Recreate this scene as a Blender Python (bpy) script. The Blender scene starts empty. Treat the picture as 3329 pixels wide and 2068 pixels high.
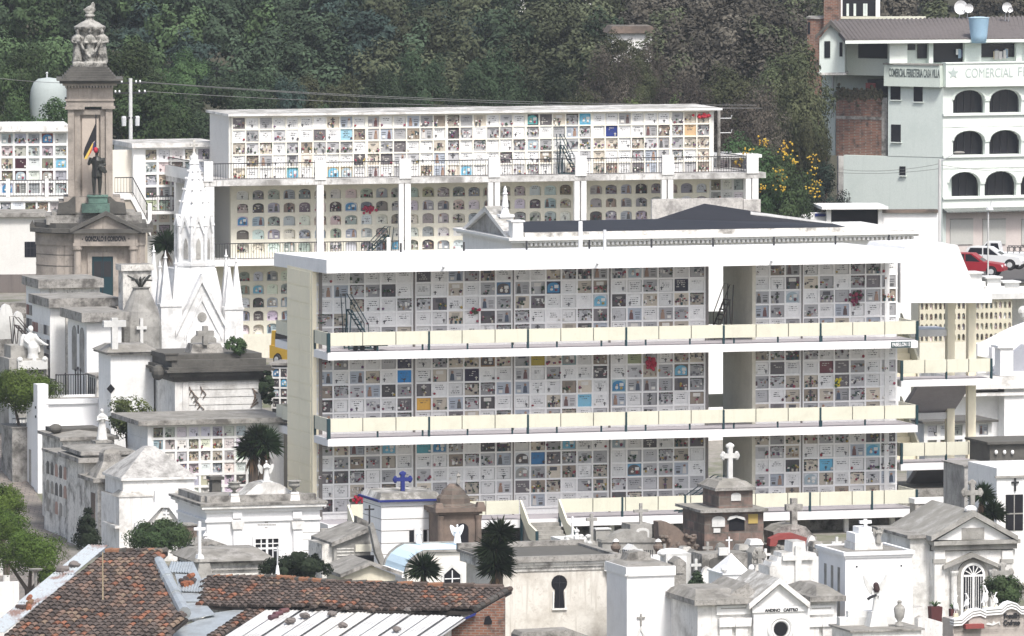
import bpy, bmesh, math, random
import numpy as np
from math import sin, cos, pi, radians
from mathutils import Vector
R = random.Random(7)
HAZE = .00009
SC = bpy.context.scene
COL = SC.collection
# ------------------------------------------------------------------ camera model
IW, IH = 3329, 2068
FL, PIT, CX, CY, D0, HC = 27000.0, 0.0671, 1664.5, 1034.0, 409.0, 38.9
CAM = Vector((0, -D0, HC))
FW = Vector((0, cos(PIT), -sin(PIT))); UP = Vector((0, sin(PIT), cos(PIT)))
def ray(x, y):
    return FW + Vector((1, 0, 0))*((x-CX)/FL) - UP*((y-CY)/FL)
def P(x, y, Y):
    d = ray(x, y); return CAM + d*((Y+D0)/d.y)
def PZ(x, y, z):
    d = ray(x, y); return CAM + d*((z-HC)/d.z)
cd = bpy.data.cameras.new('camera'); co = bpy.data.objects.new('camera', cd); COL.objects.link(co)
cd.sensor_width = 36.0; cd.lens = FL/IW*36.0; cd.clip_start = 5; cd.clip_end = 6000
co.location = CAM; co.rotation_euler = (pi/2-PIT, 0, 0); SC.camera = co
TH = math.atan(0.30)
def sm(t):
    t = max(0., min(1., t)); return t*t*(3-2*t)
def gz(x, y):
    if y < 15: z = 0.
    elif y < 86: z = 3.0*sm((y-15)/71.)
    elif y < 150: z = 3.0+0.9*(y-86)/64.
    else: z = 3.9
    z = max(z, 7.4*sm((y-8)/52.)*sm((-15.5-x)/6.))
    # wooded hill behind
    hx = sm((24-x)/8.)
    if y > 122: z += hx*0.13*min(y-122, 190)
    if y > 178: z += (1-hx)*0.16*min(y-178, 150)
    return z
# ------------------------------------------------------------------ materials
MATS = {}
def new_mat(name):
    m = bpy.data.materials.new(name); m.use_nodes = True
    nt = m.node_tree; b = nt.nodes['Principled BSDF']
    return m, nt, b
def N(nt, typ, **kw):
    n = nt.nodes.new(typ)
    for k, v in kw.items():
        if k in n.inputs: n.inputs[k].default_value = v
        else: setattr(n, k, v)
    return n
def ramp(nt, src, a, b):
    r = N(nt, 'ShaderNodeMapRange'); r.clamp = True
    r.inputs[1].default_value = a; r.inputs[2].default_value = b
    nt.links.new(src, r.inputs[0]); return r.outputs[0]
def mixc(nt, fac, a, b):
    m = nt.nodes.new('ShaderNodeMix'); m.data_type = 'RGBA'
    for i, s in ((0, fac), (6, a), (7, b)):
        if hasattr(s, 'is_linked') or hasattr(s, 'links'): nt.links.new(s, m.inputs[i])
        elif i == 0: m.inputs[i].default_value = s
        else: m.inputs[i].default_value = (*s[:3], 1)
    return m.outputs[2]
def mth(nt, op, a, b=None):
    m = nt.nodes.new('ShaderNodeMath'); m.operation = op
    for i, s in ((0, a), (1, b)):
        if s is None: continue
        if hasattr(s, 'links'): nt.links.new(s, m.inputs[i])
        else: m.inputs[i].default_value = s
    return m.outputs[0]
def wmat(name, base, stain=None, amt=0.5, lo=.5, hi=.72, scale=.55, streak=.6, top=None, topamt=.8,
         rough=.85, attr=False, metal=0., fine=.12, spec=.3):
    """painted / stone surface with patchy stains, rain streaks and growth on its upward faces"""
    if name in MATS: return MATS[name]
    m, nt, b = new_mat(name); L = nt.links
    geo = N(nt, 'ShaderNodeNewGeometry')
    pos = geo.outputs['Position']
    c = base
    if attr:
        a = N(nt, 'ShaderNodeVertexColor'); a.layer_name = 'Col'; c = a.outputs[0]
    nz = N(nt, 'ShaderNodeTexNoise', Scale=9.0, Detail=4.0, Roughness=.7); L.new(pos, nz.inputs['Vector'])
    hsv = N(nt, 'ShaderNodeHueSaturation')
    v = mth(nt, 'ADD', mth(nt, 'MULTIPLY', nz.outputs[0], 2*fine), 1-fine)
    L.new(v, hsv.inputs['Value'])
    if hasattr(c, 'links'): L.new(c, hsv.inputs['Color'])
    else: hsv.inputs['Color'].default_value = (*c, 1)
    c = hsv.outputs[0]
    if stain:
        n1 = N(nt, 'ShaderNodeTexNoise', Scale=scale, Detail=9.0, Roughness=.68); L.new(pos, n1.inputs['Vector'])
        f = ramp(nt, n1.outputs[0], lo, hi)
        n1b = N(nt, 'ShaderNodeTexNoise', Scale=scale*5.5, Detail=10.0, Roughness=.78); L.new(pos, n1b.inputs['Vector'])
        f = mth(nt, 'MAXIMUM', f, mth(nt, 'MULTIPLY', ramp(nt, n1b.outputs[0], lo+.06, hi+.02), .9))
        if streak:
            vm = N(nt, 'ShaderNodeVectorMath', operation='MULTIPLY'); vm.inputs[1].default_value = (4.5, 4.5, .30)
            L.new(pos, vm.inputs[0])
            n2 = N(nt, 'ShaderNodeTexNoise', Scale=1.3, Detail=6.0, Roughness=.6); L.new(vm.outputs[0], n2.inputs['Vector'])
            f = mth(nt, 'MAXIMUM', f, mth(nt, 'MULTIPLY', ramp(nt, n2.outputs[0], .52, .75), streak))
        c = mixc(nt, mth(nt, 'MULTIPLY', f, amt), c, stain)
    if top:
        sp = N(nt, 'ShaderNodeSeparateXYZ'); L.new(geo.outputs['True Normal'], sp.inputs[0])
        n3 = N(nt, 'ShaderNodeTexNoise', Scale=1.1, Detail=8.0, Roughness=.7); L.new(pos, n3.inputs['Vector'])
        f = mth(nt, 'MULTIPLY', ramp(nt, sp.outputs[2], .35, .7), ramp(nt, n3.outputs[0], .30, .55))
        c = mixc(nt, mth(nt, 'MULTIPLY', f, topamt), c, top)
    L.new(c, b.inputs['Base Color'])
    b.inputs['Roughness'].default_value = rough; b.inputs['Metallic'].default_value = metal
    b.inputs['Specular IOR Level'].default_value = spec
    MATS[name] = m; return m
GRIME = (.12, .11, .095); MOSS = (.13, .125, .10); SOOT = (.06, .058, .055)
WHITE = wmat('white paint', (.79, .79, .775), (.42, .41, .39), .45, top=(.5, .49, .47), topamt=.6)
CLEAN = wmat('fresh white paint', (.80, .80, .80), (.52, .52, .51), .38, fine=.06, top=(.55, .55, .54), topamt=.45)
WORN = wmat('worn white plaster', (.76, .75, .725), (.20, .185, .16), .55, lo=.49, hi=.66, scale=.8, streak=.8, top=(.20, .19, .165), topamt=.85)
OLDW = wmat('old stained plaster', (.70, .68, .635), (.10, .092, .08), .78, lo=.47, hi=.62, scale=.9, streak=.9, top=(.13, .125, .11), topamt=.95)
GREYST = wmat('grey stone', (.38, .37, .345), (.10, .095, .085), .8, lo=.42, hi=.65, top=(.22, .21, .18), topamt=.7)
MARB = wmat('weathered marble', (.66, .66, .64), (.28, .28, .27), .6, lo=.45, hi=.7)
CONC = wmat('mossy concrete', (.36, .345, .32), (.06, .056, .05), .85, lo=.44, hi=.62, scale=1.3, top=(.20, .19, .165), topamt=.75)
DARKST = wmat('blackened stone', (.115, .11, .10), (.03, .03, .028), .7, lo=.42, hi=.66, top=(.10, .095, .08), topamt=.7)
BLOCKST, _nt, _b = new_mat('brown stone blocks')
_ge = N(_nt, 'ShaderNodeNewGeometry'); _sx = N(_nt, 'ShaderNodeSeparateXYZ'); _nt.links.new(_ge.outputs['Position'], _sx.inputs[0]); _cx = N(_nt, 'ShaderNodeCombineXYZ')
_nt.links.new(mth(_nt, 'ADD', _sx.outputs[0], _sx.outputs[1]), _cx.inputs[0]); _nt.links.new(_sx.outputs[2], _cx.inputs[1]); _bt = N(_nt, 'ShaderNodeTexBrick'); _nt.links.new(_cx.outputs[0], _bt.inputs['Vector'])
for _k, _v in (('Scale', 1.0), ('Mortar Size', .03), ('Brick Width', .75), ('Row Height', .42), ('Color1', (.27, .18, .15, 1)), ('Color2', (.12, .095, .08, 1)), ('Mortar', (.17, .15, .13, 1))): _bt.inputs[_k].default_value = _v
_n1 = N(_nt, 'ShaderNodeTexNoise', Scale=1.6, Detail=9.0, Roughness=.7); _nt.links.new(_ge.outputs['Position'], _n1.inputs['Vector']); _nt.links.new(mixc(_nt, mth(_nt, 'MULTIPLY', ramp(_nt, _n1.outputs[0], .42, .65), .8), _bt.outputs[0], (.06, .055, .048)), _b.inputs['Base Color']); _b.inputs['Roughness'].default_value = .9
BROWNST = wmat('brown stone', (.21, .16, .13), (.055, .05, .045), .8, lo=.42, hi=.66, top=(.09, .085, .07), topamt=.8)
TANST = wmat('pinkish tan stone', (.40, .35, .305), (.12, .112, .10), .85, lo=.46, hi=.70, streak=.9, top=(.10, .095, .085), topamt=.9)
GRANITE = wmat('speckled granite', (.42, .38, .345), (.25, .23, .21), .5, fine=.3)
CREAM = wmat('cream panel', (.64, .63, .52), (.46, .435, .35), .5, fine=.06)
PIER = wmat('grey brown pier', (.20, .185, .175), (.12, .11, .1), .4)
CREAMW = wmat('cream block wall', (.86, .80, .62), (.62, .58, .46), .3, fine=.06)
OLIVE = wmat('cream niche wall', (.66, .635, .54), (.36, .34, .28), .45)
LATT = wmat('white lattice', (.84, .84, .83), (.55, .53, .5), .3)
CHAP = wmat('chapel white', (.75, .75, .745), (.40, .40, .39), .6, scale=1.4, lo=.46, hi=.62, top=(.5, .5, .49), topamt=.5)
CARVE = wmat('lichened carved stone', (.36, .35, .32), (.05, .048, .043), .95, scale=2.6, lo=.44, hi=.58, top=(.4, .39, .36), topamt=.5)
FLOORG = wmat('walkway screed', (.36, .34, .36), (.22, .21, .21), .5)
PLAQ = wmat('grave plaque', (.5, .5, .5), (.25, .24, .22), .25, scale=1.8, streak=.4, attr=True, rough=.5, fine=.16)
COLR = wmat('painted colour', (.5, .5, .5), attr=True, rough=.6, fine=.15)
BLACKR = wmat('black roof felt', (.016, .017, .022), (.03, .03, .035), .5, rough=.75, fine=.2)
DARK = wmat('dark interior', (.010, .010, .013), rough=.9)
GLASS = wmat('dark glass', (.015, .016, .022), rough=.15, spec=.5)
TEAL = wmat('dark green metal', (.012, .04, .05), rough=.5)
IRON = wmat('dark iron', (.025, .025, .028), rough=.6)
RUSTY = wmat('old steel', (.07, .06, .055), (.12, .05, .03), .5)
BRONZE = wmat('dark bronze', (.035, .036, .032), (.06, .075, .06), .5, rough=.45)
PATINA = wmat('green patina', (.13, .22, .18), (.03, .05, .045), .8, lo=.42, hi=.6, streak=1.)
GALV = wmat('galvanised sheet', (.42, .46, .48), (.26, .27, .27), .6, scale=1.5, lo=.42, hi=.62, rough=.45, metal=.35, fine=.08)
GALVR = wmat('rusting galvanised sheet', (.46, .50, .52), (.22, .115, .08), .85, lo=.52, hi=.62, scale=.7, streak=.4, rough=.5, metal=.3)
ZINCW = wmat('pale zinc sheet', (.58, .58, .57), (.36, .35, .33), .55, scale=1.2, lo=.45, hi=.62, rough=.55, metal=.1)
STEELG = wmat('light grey steel', (.52, .53, .54), rough=.5)
POSTC = wmat('grey concrete post', (.58, .58, .57), (.3, .3, .29), .4)
ROCK = wmat('rough stones', (.16, .14, .13), (.05, .05, .05), .6)
REDP = wmat('faded red paint', (.26, .06, .055), (.12, .08, .07), .6)
BLUEP = wmat('deep blue paint', (.02, .03, .16), (.03, .05, .2), .4)
SKYB = wmat('pale blue paint', (.52, .66, .74), (.42, .5, .54), .35)
MINT = wmat('pale mint plaster', (.64, .70, .66), (.42, .50, .46), .45, scale=.25)
MINTL = wmat('light mint plaster', (.74, .79, .74), (.55, .60, .55), .45, scale=.3)
BARK = wmat('bark', (.10, .08, .065), (.045, .04, .035), .7)
LIME = wmat('limewashed bark', (.70, .69, .66), (.35, .33, .3), .5)
# ------------------------------------------------------------------ shapes: (verts, faces[, colour])
def J(*ss):
    out = []
    for s in ss:
        if isinstance(s, list): out += J(*s)
        else: out.append(s)
    return out
BOXF = [(0,3,2,1), (4,5,6,7), (0,1,5,4), (1,2,6,5), (2,3,7,6), (3,0,4,7)]
def wbox(c, sx, sy, sz, col=None):
    x, y, z = c; a, b, d = sx/2, sy/2, sz/2
    v = [(x-a,y-b,z-d),(x+a,y-b,z-d),(x+a,y+b,z-d),(x-a,y+b,z-d),(x-a,y-b,z+d),(x+a,y-b,z+d),(x+a,y+b,z+d),(x-a,y+b,z+d)]
    return (v, BOXF, col)
def wtube(pts, rs, n=6, col=None, cap=True):
    """tapered tube through world points"""
    pts = [Vector(p) for p in pts]
    if not hasattr(rs, '__len__'): rs = [rs]*len(pts)
    vs, fs = [], []
    for i, p in enumerate(pts):
        d = (pts[min(i+1, len(pts)-1)] - pts[max(i-1, 0)]).normalized()
        a = d.cross(Vector((0.13, 1, 0.07))); a = a.normalized() if a.length > 1e-3 else Vector((1,0,0))
        b = d.cross(a)
        for k in range(n):
            t = 2*pi*k/n; vs.append(tuple(p + a*(rs[i]*cos(t)) + b*(rs[i]*sin(t))))
    for i in range(len(pts)-1):
        for k in range(n):
            k2 = (k+1) % n; fs.append((i*n+k, i*n+k2, (i+1)*n+k2, (i+1)*n+k))
    if cap:
        fs.append(tuple(range(n-1, -1, -1))); fs.append(tuple(range((len(pts)-1)*n, len(pts)*n)))
    return (vs, fs, col)
def ell(c, rx, ry, rz, n=10, m=7, col=None, rot=0.):
    vs, fs = [], []
    for j in range(1, m):
        t = pi*j/m
        for k in range(n):
            a = 2*pi*k/n; x, y = rx*sin(t)*cos(a), ry*sin(t)*sin(a)
            vs.append((c[0]+x*cos(rot)-y*sin(rot), c[1]+x*sin(rot)+y*cos(rot), c[2]+rz*cos(t)))
    top = len(vs); vs.append((c[0], c[1], c[2]+rz)); bot = len(vs); vs.append((c[0], c[1], c[2]-rz))
    for j in range(m-2):
        for k in range(n):
            k2 = (k+1) % n; fs.append((j*n+k, (j+1)*n+k, (j+1)*n+k2, j*n+k2))
    for k in range(n):
        k2 = (k+1) % n; fs.append((top, k, k2)); fs.append((bot, (m-2)*n+k2, (m-2)*n+k))
    return (vs, fs, col)
class Fr:
    """a building's own axes: u along its front, v back from the front, z up"""
    def __init__(s, px, Y, py=1500, th=TH, o=None):
        o = o or P(px, py, Y); s.o = Vector((o[0], o[1], 0))
        s.th = th; s.u = Vector((cos(th), sin(th), 0)); s.v = Vector((-sin(th), cos(th), 0))
    def w(s, u, v, z): 
        q = s.o + s.u*u + s.v*v; return (q.x, q.y, z)
    def at(s, x, y, v=0.):
        d = ray(x, y); q = s.o + s.v*v
        t = (q-CAM).dot(s.v)/d.dot(s.v); h = CAM + d*t
        return (h-s.o).dot(s.u), h.z
    def mpp(s, x=1664, y=1500):           # metres per source pixel
        return ((s.o-CAM).length)/FL
    def rect(s, r, v=0.):
        x0, y0, x1, y1 = r; xm, ym = (x0+x1)/2, (y0+y1)/2
        return s.at(x0, ym, v)[0], s.at(x1, ym, v)[0], s.at(xm, y1, v)[1], s.at(xm, y0, v)[1]
    def bb(s, u0, u1, v0, v1, z0, z1, col=None):
        return ([s.w(u0,v0,z0), s.w(u1,v0,z0), s.w(u1,v1,z0), s.w(u0,v1,z0),
                 s.w(u0,v0,z1), s.w(u1,v0,z1), s.w(u1,v1,z1), s.w(u0,v1,z1)], BOXF, col)
    def bx(s, r, v0, v1, pv=None, col=None, z0=None, z1=None):
        a, b, c, d = s.rect(r, v0 if pv is None else pv)
        return s.bb(a, b, v0, v1, c if z0 is None else z0, d if z1 is None else z1, col)
    def pm(s, pts, v0, v1, col=None):     # polygon (u,z) extruded v0..v1
        n = len(pts)
        vs = [s.w(u, v0, z) for u, z in pts] + [s.w(u, v1, z) for u, z in pts]
        fs = [tuple(range(n)), tuple(range(2*n-1, n-1, -1))] + [(i, i+n, (i+1) % n+n, (i+1) % n) for i in range(n)]
        return (vs, fs, col)
    def pg(s, pts, v0, v1, pv=None, col=None):
        return s.pm([s.at(x, y, v0 if pv is None else pv) for x, y in pts], v0, v1, col)
    def sd(s, pts, u0, u1, col=None):     # polygon (v,z) extruded u0..u1
        n = len(pts)
        vs = [s.w(u0, v, z) for v, z in pts] + [s.w(u1, v, z) for v, z in pts]
        fs = [tuple(range(n-1, -1, -1)), tuple(range(n, 2*n))] + [(i, (i+1) % n, (i+1) % n+n, i+n) for i in range(n)]
        return (vs, fs, col)
    def fl(s, pts, z0, z1, col=None):     # plan polygon (u,v) extruded z0..z1
        n = len(pts)
        vs = [s.w(u, v, z0) for u, v in pts] + [s.w(u, v, z1) for u, v in pts]
        fs = [tuple(range(n-1, -1, -1)), tuple(range(n, 2*n))] + [(i, (i+1) % n, (i+1) % n+n, i+n) for i in range(n)]
        return (vs, fs, col)
    def fr(s, u0, u1, v0, v1, z0, z1, iu, iv, col=None):   # frustum, top inset by iu, iv
        return ([s.w(u0,v0,z0), s.w(u1,v0,z0), s.w(u1,v1,z0), s.w(u0,v1,z0), s.w(u0+iu,v0+iv,z1), s.w(u1-iu,v0+iv,z1),
                 s.w(u1-iu,v1-iv,z1), s.w(u0+iu,v1-iv,z1)], BOXF, col)
    def la(s, u, v, prof, n=12, col=None, ph=0.):    # lathe, prof [(r,z)]
        vs, fs = [], []
        for r, z in prof:
            for k in range(n):
                a = 2*pi*(k+ph)/n; vs.append(s.w(u+r*cos(a), v+r*sin(a), z))
        for i in range(len(prof)-1):
            for k in range(n):
                k2 = (k+1) % n; fs.append((i*n+k, i*n+k2, (i+1)*n+k2, (i+1)*n+k))
        fs.append(tuple(range(n-1, -1, -1))); fs.append(tuple(range((len(prof)-1)*n, len(prof)*n)))
        return (vs, fs, col)
    def tb(s, pts, r, n=6, col=None):
        return wtube([s.w(*p) for p in pts], r, n, col)
    def el(s, u, v, z, ru, rv, rz, col=None, n=10, m=7):
        return ell(s.w(u, v, z), ru, rv, rz, n, m, col, s.th)
    def cross(s, u, v, z0, h, w, t, arm=.66, d=None, col=None):
        d = d or t
        return [s.bb(u-t/2, u+t/2, v-d/2, v+d/2, z0, z0+h, col),
                s.bb(u-w/2, u+w/2, v-d/2-.004, v+d/2+.004, z0+h*arm-t/2, z0+h*arm+t/2, col)]
# ------------------------------------------------------------------ objects
def mesh(name, shapes, smooth=False):
    shapes = J(*shapes); vs, fs, cols = [], [], []
    hascol = any(len(s) > 2 and s[2] is not None for s in shapes)
    for s in shapes:
        o = len(vs); vs += [tuple(v) for v in s[0]]
        for f in s[1]: fs.append(tuple(i+o for i in f))
        if hascol:
            c = s[2] if len(s) > 2 and s[2] is not None else (.5, .5, .5)
            if isinstance(c, list): cols += c
            else: cols += [c]*len(s[1])
    me = bpy.data.meshes.new(name)
    return me, vs, fs, cols, hascol
def finish(me, vs, fs, cols, hascol, off, smooth):
    ox, oy, oz = off
    me.from_pydata([(x-ox, y-oy, z-oz) for x, y, z in vs], [], fs)
    if hascol:
        at = me.color_attributes.new('Col', 'FLOAT_COLOR', 'CORNER')
        arr = np.ones((len(me.loops), 4), dtype=np.float32); i = 0
        cnt = [len(f) for f in fs]
        arr[:, :3] = np.repeat(np.array([c[:3] for c in cols], dtype=np.float32), cnt, axis=0)
        at.data.foreach_set('color', arr.ravel())
    if smooth: me.polygons.foreach_set('use_smooth', [True]*len(me.polygons))
    me.update()
def wpos(p):
    q = Vector((0, 0, 0))
    while p is not None: q = q + p.location; p = p.parent
    return q
def tag(o, label, cat, group=None, kind=None):
    if label: o['label'] = label
    if cat: o['category'] = cat
    if group: o['group'] = group
    if kind: o['kind'] = kind
    return o
def thing(name, label, cat, loc, group=None):
    o = bpy.data.objects.new(name, None); COL.objects.link(o)
    o.location = loc; o.empty_display_size = .3
    return tag(o, label, cat, group)
def part(par, name, mat, *shapes, label=None, smooth=False, kind=None):
    d = mesh(name, shapes); off = wpos(par)
    vs = d[1]
    c = Vector((sum(v[0] for v in vs)/len(vs), sum(v[1] for v in vs)/len(vs), min(v[2] for v in vs)))
    finish(*d, c, smooth)
    o = bpy.data.objects.new(name, d[0]); COL.objects.link(o); o.parent = par
    o.location = c - off; o.data.materials.append(mat)
    if label: o['label'] = label
    if kind: o['kind'] = kind
    return o
def solo(name, label, cat, mat, *shapes, group=None, smooth=False, kind=None):
    d = mesh(name, shapes); vs = d[1]
    c = Vector((sum(v[0] for v in vs)/len(vs), sum(v[1] for v in vs)/len(vs), min(v[2] for v in vs)))
    finish(*d, c, smooth)
    o = bpy.data.objects.new(name, d[0]); COL.objects.link(o); o.location = c; o.data.materials.append(mat)
    return tag(o, label, cat, group, kind)
def parts(par, name, mat, shapes, **k):
    return [part(par, name, mat, s, **k) for s in shapes]
def remesh(o, vox):
    m = o.modifiers.new('merge', 'REMESH'); m.mode = 'VOXEL'; m.voxel_size = vox; m.use_smooth_shade = True
    return o
def txt(par, name, mat, text, fr, u, v, z, size, width=None, align='CENTER', ext=.015, label=None, bold=0.):
    cu = bpy.data.curves.new(name, 'FONT'); cu.body = text; cu.size = size; cu.align_x = align; cu.align_y = 'CENTER'
    cu.extrude = ext; cu.offset = bold
    t = bpy.data.objects.new(name, cu); COL.objects.link(t)
    dg = bpy.context.evaluated_depsgraph_get(); me = bpy.data.meshes.new_from_object(t.evaluated_get(dg))
    bpy.data.objects.remove(t)
    xs = [q.co.x for q in me.vertices]; w0 = max(xs)-min(xs)
    k = width/w0 if width else 1.
    for q in me.vertices:
        x, y, d = q.co.x*k, q.co.y, q.co.z
        q.co = fr.u*x + Vector((0, 0, 1))*y - fr.v*d
    o = bpy.data.objects.new(name, me); COL.objects.link(o); o.parent = par
    o.location = Vector(fr.w(u, v, z)) - (wpos(par) if par else Vector()); me.materials.clear(); me.materials.append(mat)
    return o
# ------------------------------------------------------------------ light
wd = bpy.data.worlds.new('World'); SC.world = wd; wd.use_nodes = True
SUN_EL, SUN_AZ = radians(56), radians(24)      # azimuth measured from straight behind the camera to the right
sky = wd.node_tree.nodes.new('ShaderNodeTexSky'); sky.sky_type = 'NISHITA'; sky.sun_disc = False
sky.sun_elevation = SUN_EL; sky.sun_rotation = pi - SUN_AZ; sky.air_density = 1.0; sky.dust_density = 4.0; sky.ozone_density = .6
shs = wd.node_tree.nodes.new('ShaderNodeHueSaturation'); shs.inputs['Saturation'].default_value = .85
wd.node_tree.links.new(sky.outputs[0], shs.inputs['Color']); wd.node_tree.links.new(shs.outputs[0], wd.node_tree.nodes['Background'].inputs[0])
wd.node_tree.nodes['Background'].inputs[1].default_value = 0.115
sl = bpy.data.lights.new('sun', 'SUN'); sl.energy = 2.1; sl.angle = radians(11); sl.color = (1, .98, .95)
so = bpy.data.objects.new('sun', sl); COL.objects.link(so)
sdir = Vector((sin(SUN_AZ)*cos(SUN_EL), -cos(SUN_AZ)*cos(SUN_EL), sin(SUN_EL)))
so.rotation_euler = (-sdir).to_track_quat('-Z', 'Y').to_euler(); so.location = (60, -100, 120)
SC.view_settings.view_transform = 'Standard'; SC.view_settings.look = 'None'
SC.view_settings.exposure = 0.84; SC.view_settings.gamma = 1.0
def proj(p):
    d = Vector(p)-CAM; f = d.dot(FW)
    return CX+FL*d.x/f, CY-FL*d.dot(UP)/f
FLOW = [(.28,.03,.04), (.30,.05,.09), (.16,.03,.07), (.66,.64,.60), (.68,.66,.62), (.68,.66,.62), (.40,.30,.08), (.13,.06,.15), (.42,.22,.24), (.10,.04,.06), (.07,.06,.07), (.07,.06,.07)]
GRNS = [(.03,.07,.035), (.05,.08,.04)]
def plaque(fr, u0, u1, z0, z1, v, rg, tone=0., force=None, arch=False, n=8):
    """one grave front: the slab with its lettering lines, cross, portrait, vases and flowers"""
    w, h = u1-u0, z1-z0; out = []
    k = rg.random()
    def q(a, b, c, d, dv, col): out.append(fr.bb(u0+w*a, u0+w*b, v-dv, v+.004, z0+h*c, z0+h*d, col))
    def blob(a, c, r, col, dv=.07):
        out.append(fr.el(u0+w*a, v-dv, z0+h*c, w*r, .06, h*r*rg.uniform(.8, 1.3), col, 5, 4))
    wh = rg.uniform(.68, .82); g = rg.uniform(.32, .56)
    if force: base = force; kind = 'scene' if rg.random() < .5 else 'text'
    elif k < .38-tone*.22: base = (wh, wh, wh*.99); kind = 'text'
    elif k < .70: base = (g, g, g*1.02); kind = rg.choice(['flower', 'flower', 'text', 'portrait', 'vases', 'mess', 'mess', 'mess'])
    elif k < .82: base = (g*1.22, g*1.1, g*.92); kind = rg.choice(['flower', 'mess', 'vases', 'mess'])
    elif k < .88: base = (.06+.12*rg.random(),)*3; base = (base[0]*1.1, base[1], base[2]*1.05); kind = rg.choice(['text', 'vases', 'mess'])
    elif k < .93: base = (.30, .25, .20); kind = rg.choice(['vases', 'mess'])
    elif k < .945: base = (.62, .65, .68); kind = 'scene'
    else: base = (.40, .44, .50); kind = 'portrait'
    if tone: base = tuple(c*(1-.45*tone*rg.random()) for c in base)
    dk = (.07, .07, .075) if sum(base) > .6 else (.55, .53, .48)
    mid = tuple(c*.62+.02 for c in base)
    if arch:
        pts = arch_pts(u0, u1, z0, z1, arch)
        out.append(fr.pm(pts, v, v+.03, base))
    else:
        out.append(fr.bb(u0, u1, v, v+.03, z0, z1, base))
        if rg.random() < .55:               # moulded surround
            e = .055; t = .03; cc = tuple(min(.8, c*1.25) for c in base) if rg.random() < .5 else mid
            q(0, e, 0, 1, t, cc); q(1-e, 1, 0, 1, t, cc); q(e, 1-e, 0, e, t, cc); q(e, 1-e, 1-e, 1, t, cc)
    if kind == 'text':
        top = rg.uniform(.66, .84); nl = rg.choice([2, 3, 3, 4])
        for i in range(nl):
            zz = top-.15*i; a = .5-rg.uniform(.16, .36)
            x = a
            while x < 1-a-.05:
                e = min(rg.uniform(.06, .2), 1-a-x); q(x, x+e, zz-.028, zz+.028, .012, mid if rg.random() < .5 else dk); x += e+.05
        if rg.random() < .45:
            cx, cz = rg.choice([.2, .5, .8]), rg.uniform(.2, .3)
            q(cx-.03, cx+.03, cz-.14, cz+.14, .03, dk); q(cx-.09, cx+.09, cz+.02, cz+.08, .034, dk)
        if rg.random() < .35: blob(rg.choice([.12, .88]), .2, .10, rg.choice(FLOW))
    elif kind == 'flower':
        for i in range(rg.randint(5, 11)):
            a, c = rg.choice([(.16, .3), (.84, .3), (.5, .28)])
            blob(a+rg.uniform(-.13, .13), c+rg.uniform(-.18, .22), rg.uniform(.06, .12), rg.choice(FLOW+GRNS*3+[mid, mid, (.08, .07, .08)]))
        q(.3, .7, .7, .76, .012, dk); q(.36, .64, .58, .63, .012, dk)
    elif kind == 'mess':
        for i in range(rg.randint(5, 9)):
            a = rg.choice([.15, .85, .5, rg.random()]); a = min(.9, max(.1, a+rg.uniform(-.12, .12))); c = rg.uniform(.05, .62); s = rg.uniform(.03, .09)
            q(a-s, a+s, c, min(.95, c+rg.uniform(.08, .26)), rg.uniform(.02, .08), rg.choice([(.05, .05, .06), (.66, .65, .62), (.09, .05, .06), mid, (.06, .09, .09), (.30, .22, .15), (.72, .71, .69), (.15, .15, .17)]))
        for i in range(rg.randint(2, 5)): blob(rg.uniform(.12, .88), rg.uniform(.2, .6), rg.uniform(.05, .09), rg.choice(FLOW+GRNS))
        if rg.random() < .5:
            for i in range(9):           # dark garland along the edge
                blob(.06+.88*(i/8), .93+rg.uniform(-.03, .03), .05, rg.choice(GRNS+[(.12, .03, .05), (.07, .05, .06)]), .04)
                if rg.random() < .7: blob(rg.choice([.05, .95]), .9-.07*i, .05, rg.choice(GRNS+[(.12, .03, .05)]), .04)
        q(.3, .7, .72, .77, .012, dk); q(.38, .62, .62, .66, .012, dk)
    elif kind == 'portrait':
        s = rg.choice([-1, 1]); c = .5+.22*s
        out.append(fr.pm([(u0+w*(c-.14), z0+h*.1), (u0+w*(c+.14), z0+h*.1), (u0+w*(c+.11), z0+h*.55), (u0+w*(c+.05), z0+h*.66), (u0+w*(c-.05), z0+h*.66), (u0+w*(c-.11), z0+h*.55)],
                   v-.03, v+.004, rg.choice([(.10, .07, .07), (.14, .07, .07), (.07, .09, .13), (.3, .2, .15), (.09, .09, .09), (.6, .58, .55)])))
        blob(c, .74, .10, (.35, .22, .16), .03)
        for i in range(2): q(.5-.22*s-.17, .5-.22*s+.17, .62-.16*i, .67-.16*i, .012, dk)
        q(.5-.22*s-.12, .5-.22*s+.12, .14, .34, .04, rg.choice([(.7, .68, .64), mid, (.1, .1, .1)]))
    elif kind == 'vases':
        for a in (.2, .8, .5):
            if rg.random() < .75:
                q(a-.06, a+.06, .04, .26, .09, rg.choice([(.72, .70, .66), (.1, .1, .11), (.45, .42, .36), (.03, .08, .09)]))
                for i in range(4): blob(a+rg.uniform(-.11, .11), .36+rg.uniform(-.07, .2), rg.uniform(.055, .10), rg.choice(FLOW+GRNS*4+[(.08, .06, .06)]))
        if rg.random() < .6: q(.25, .75, .60, .88, .02, rg.choice([mid, (.66, .64, .6), (.09, .09, .1)]))
        else: q(.44, .56, .5, .92, .02, dk); q(.33, .67, .70, .79, .024, dk)
    else:
        sky_ = rg.choice([(.30, .30, .28), (.10, .09, .09), (.34, .42, .46), (.10, .34, .52), (.16, .42, .58), (.05, .22, .42), (.10, .36, .36)])
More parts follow.
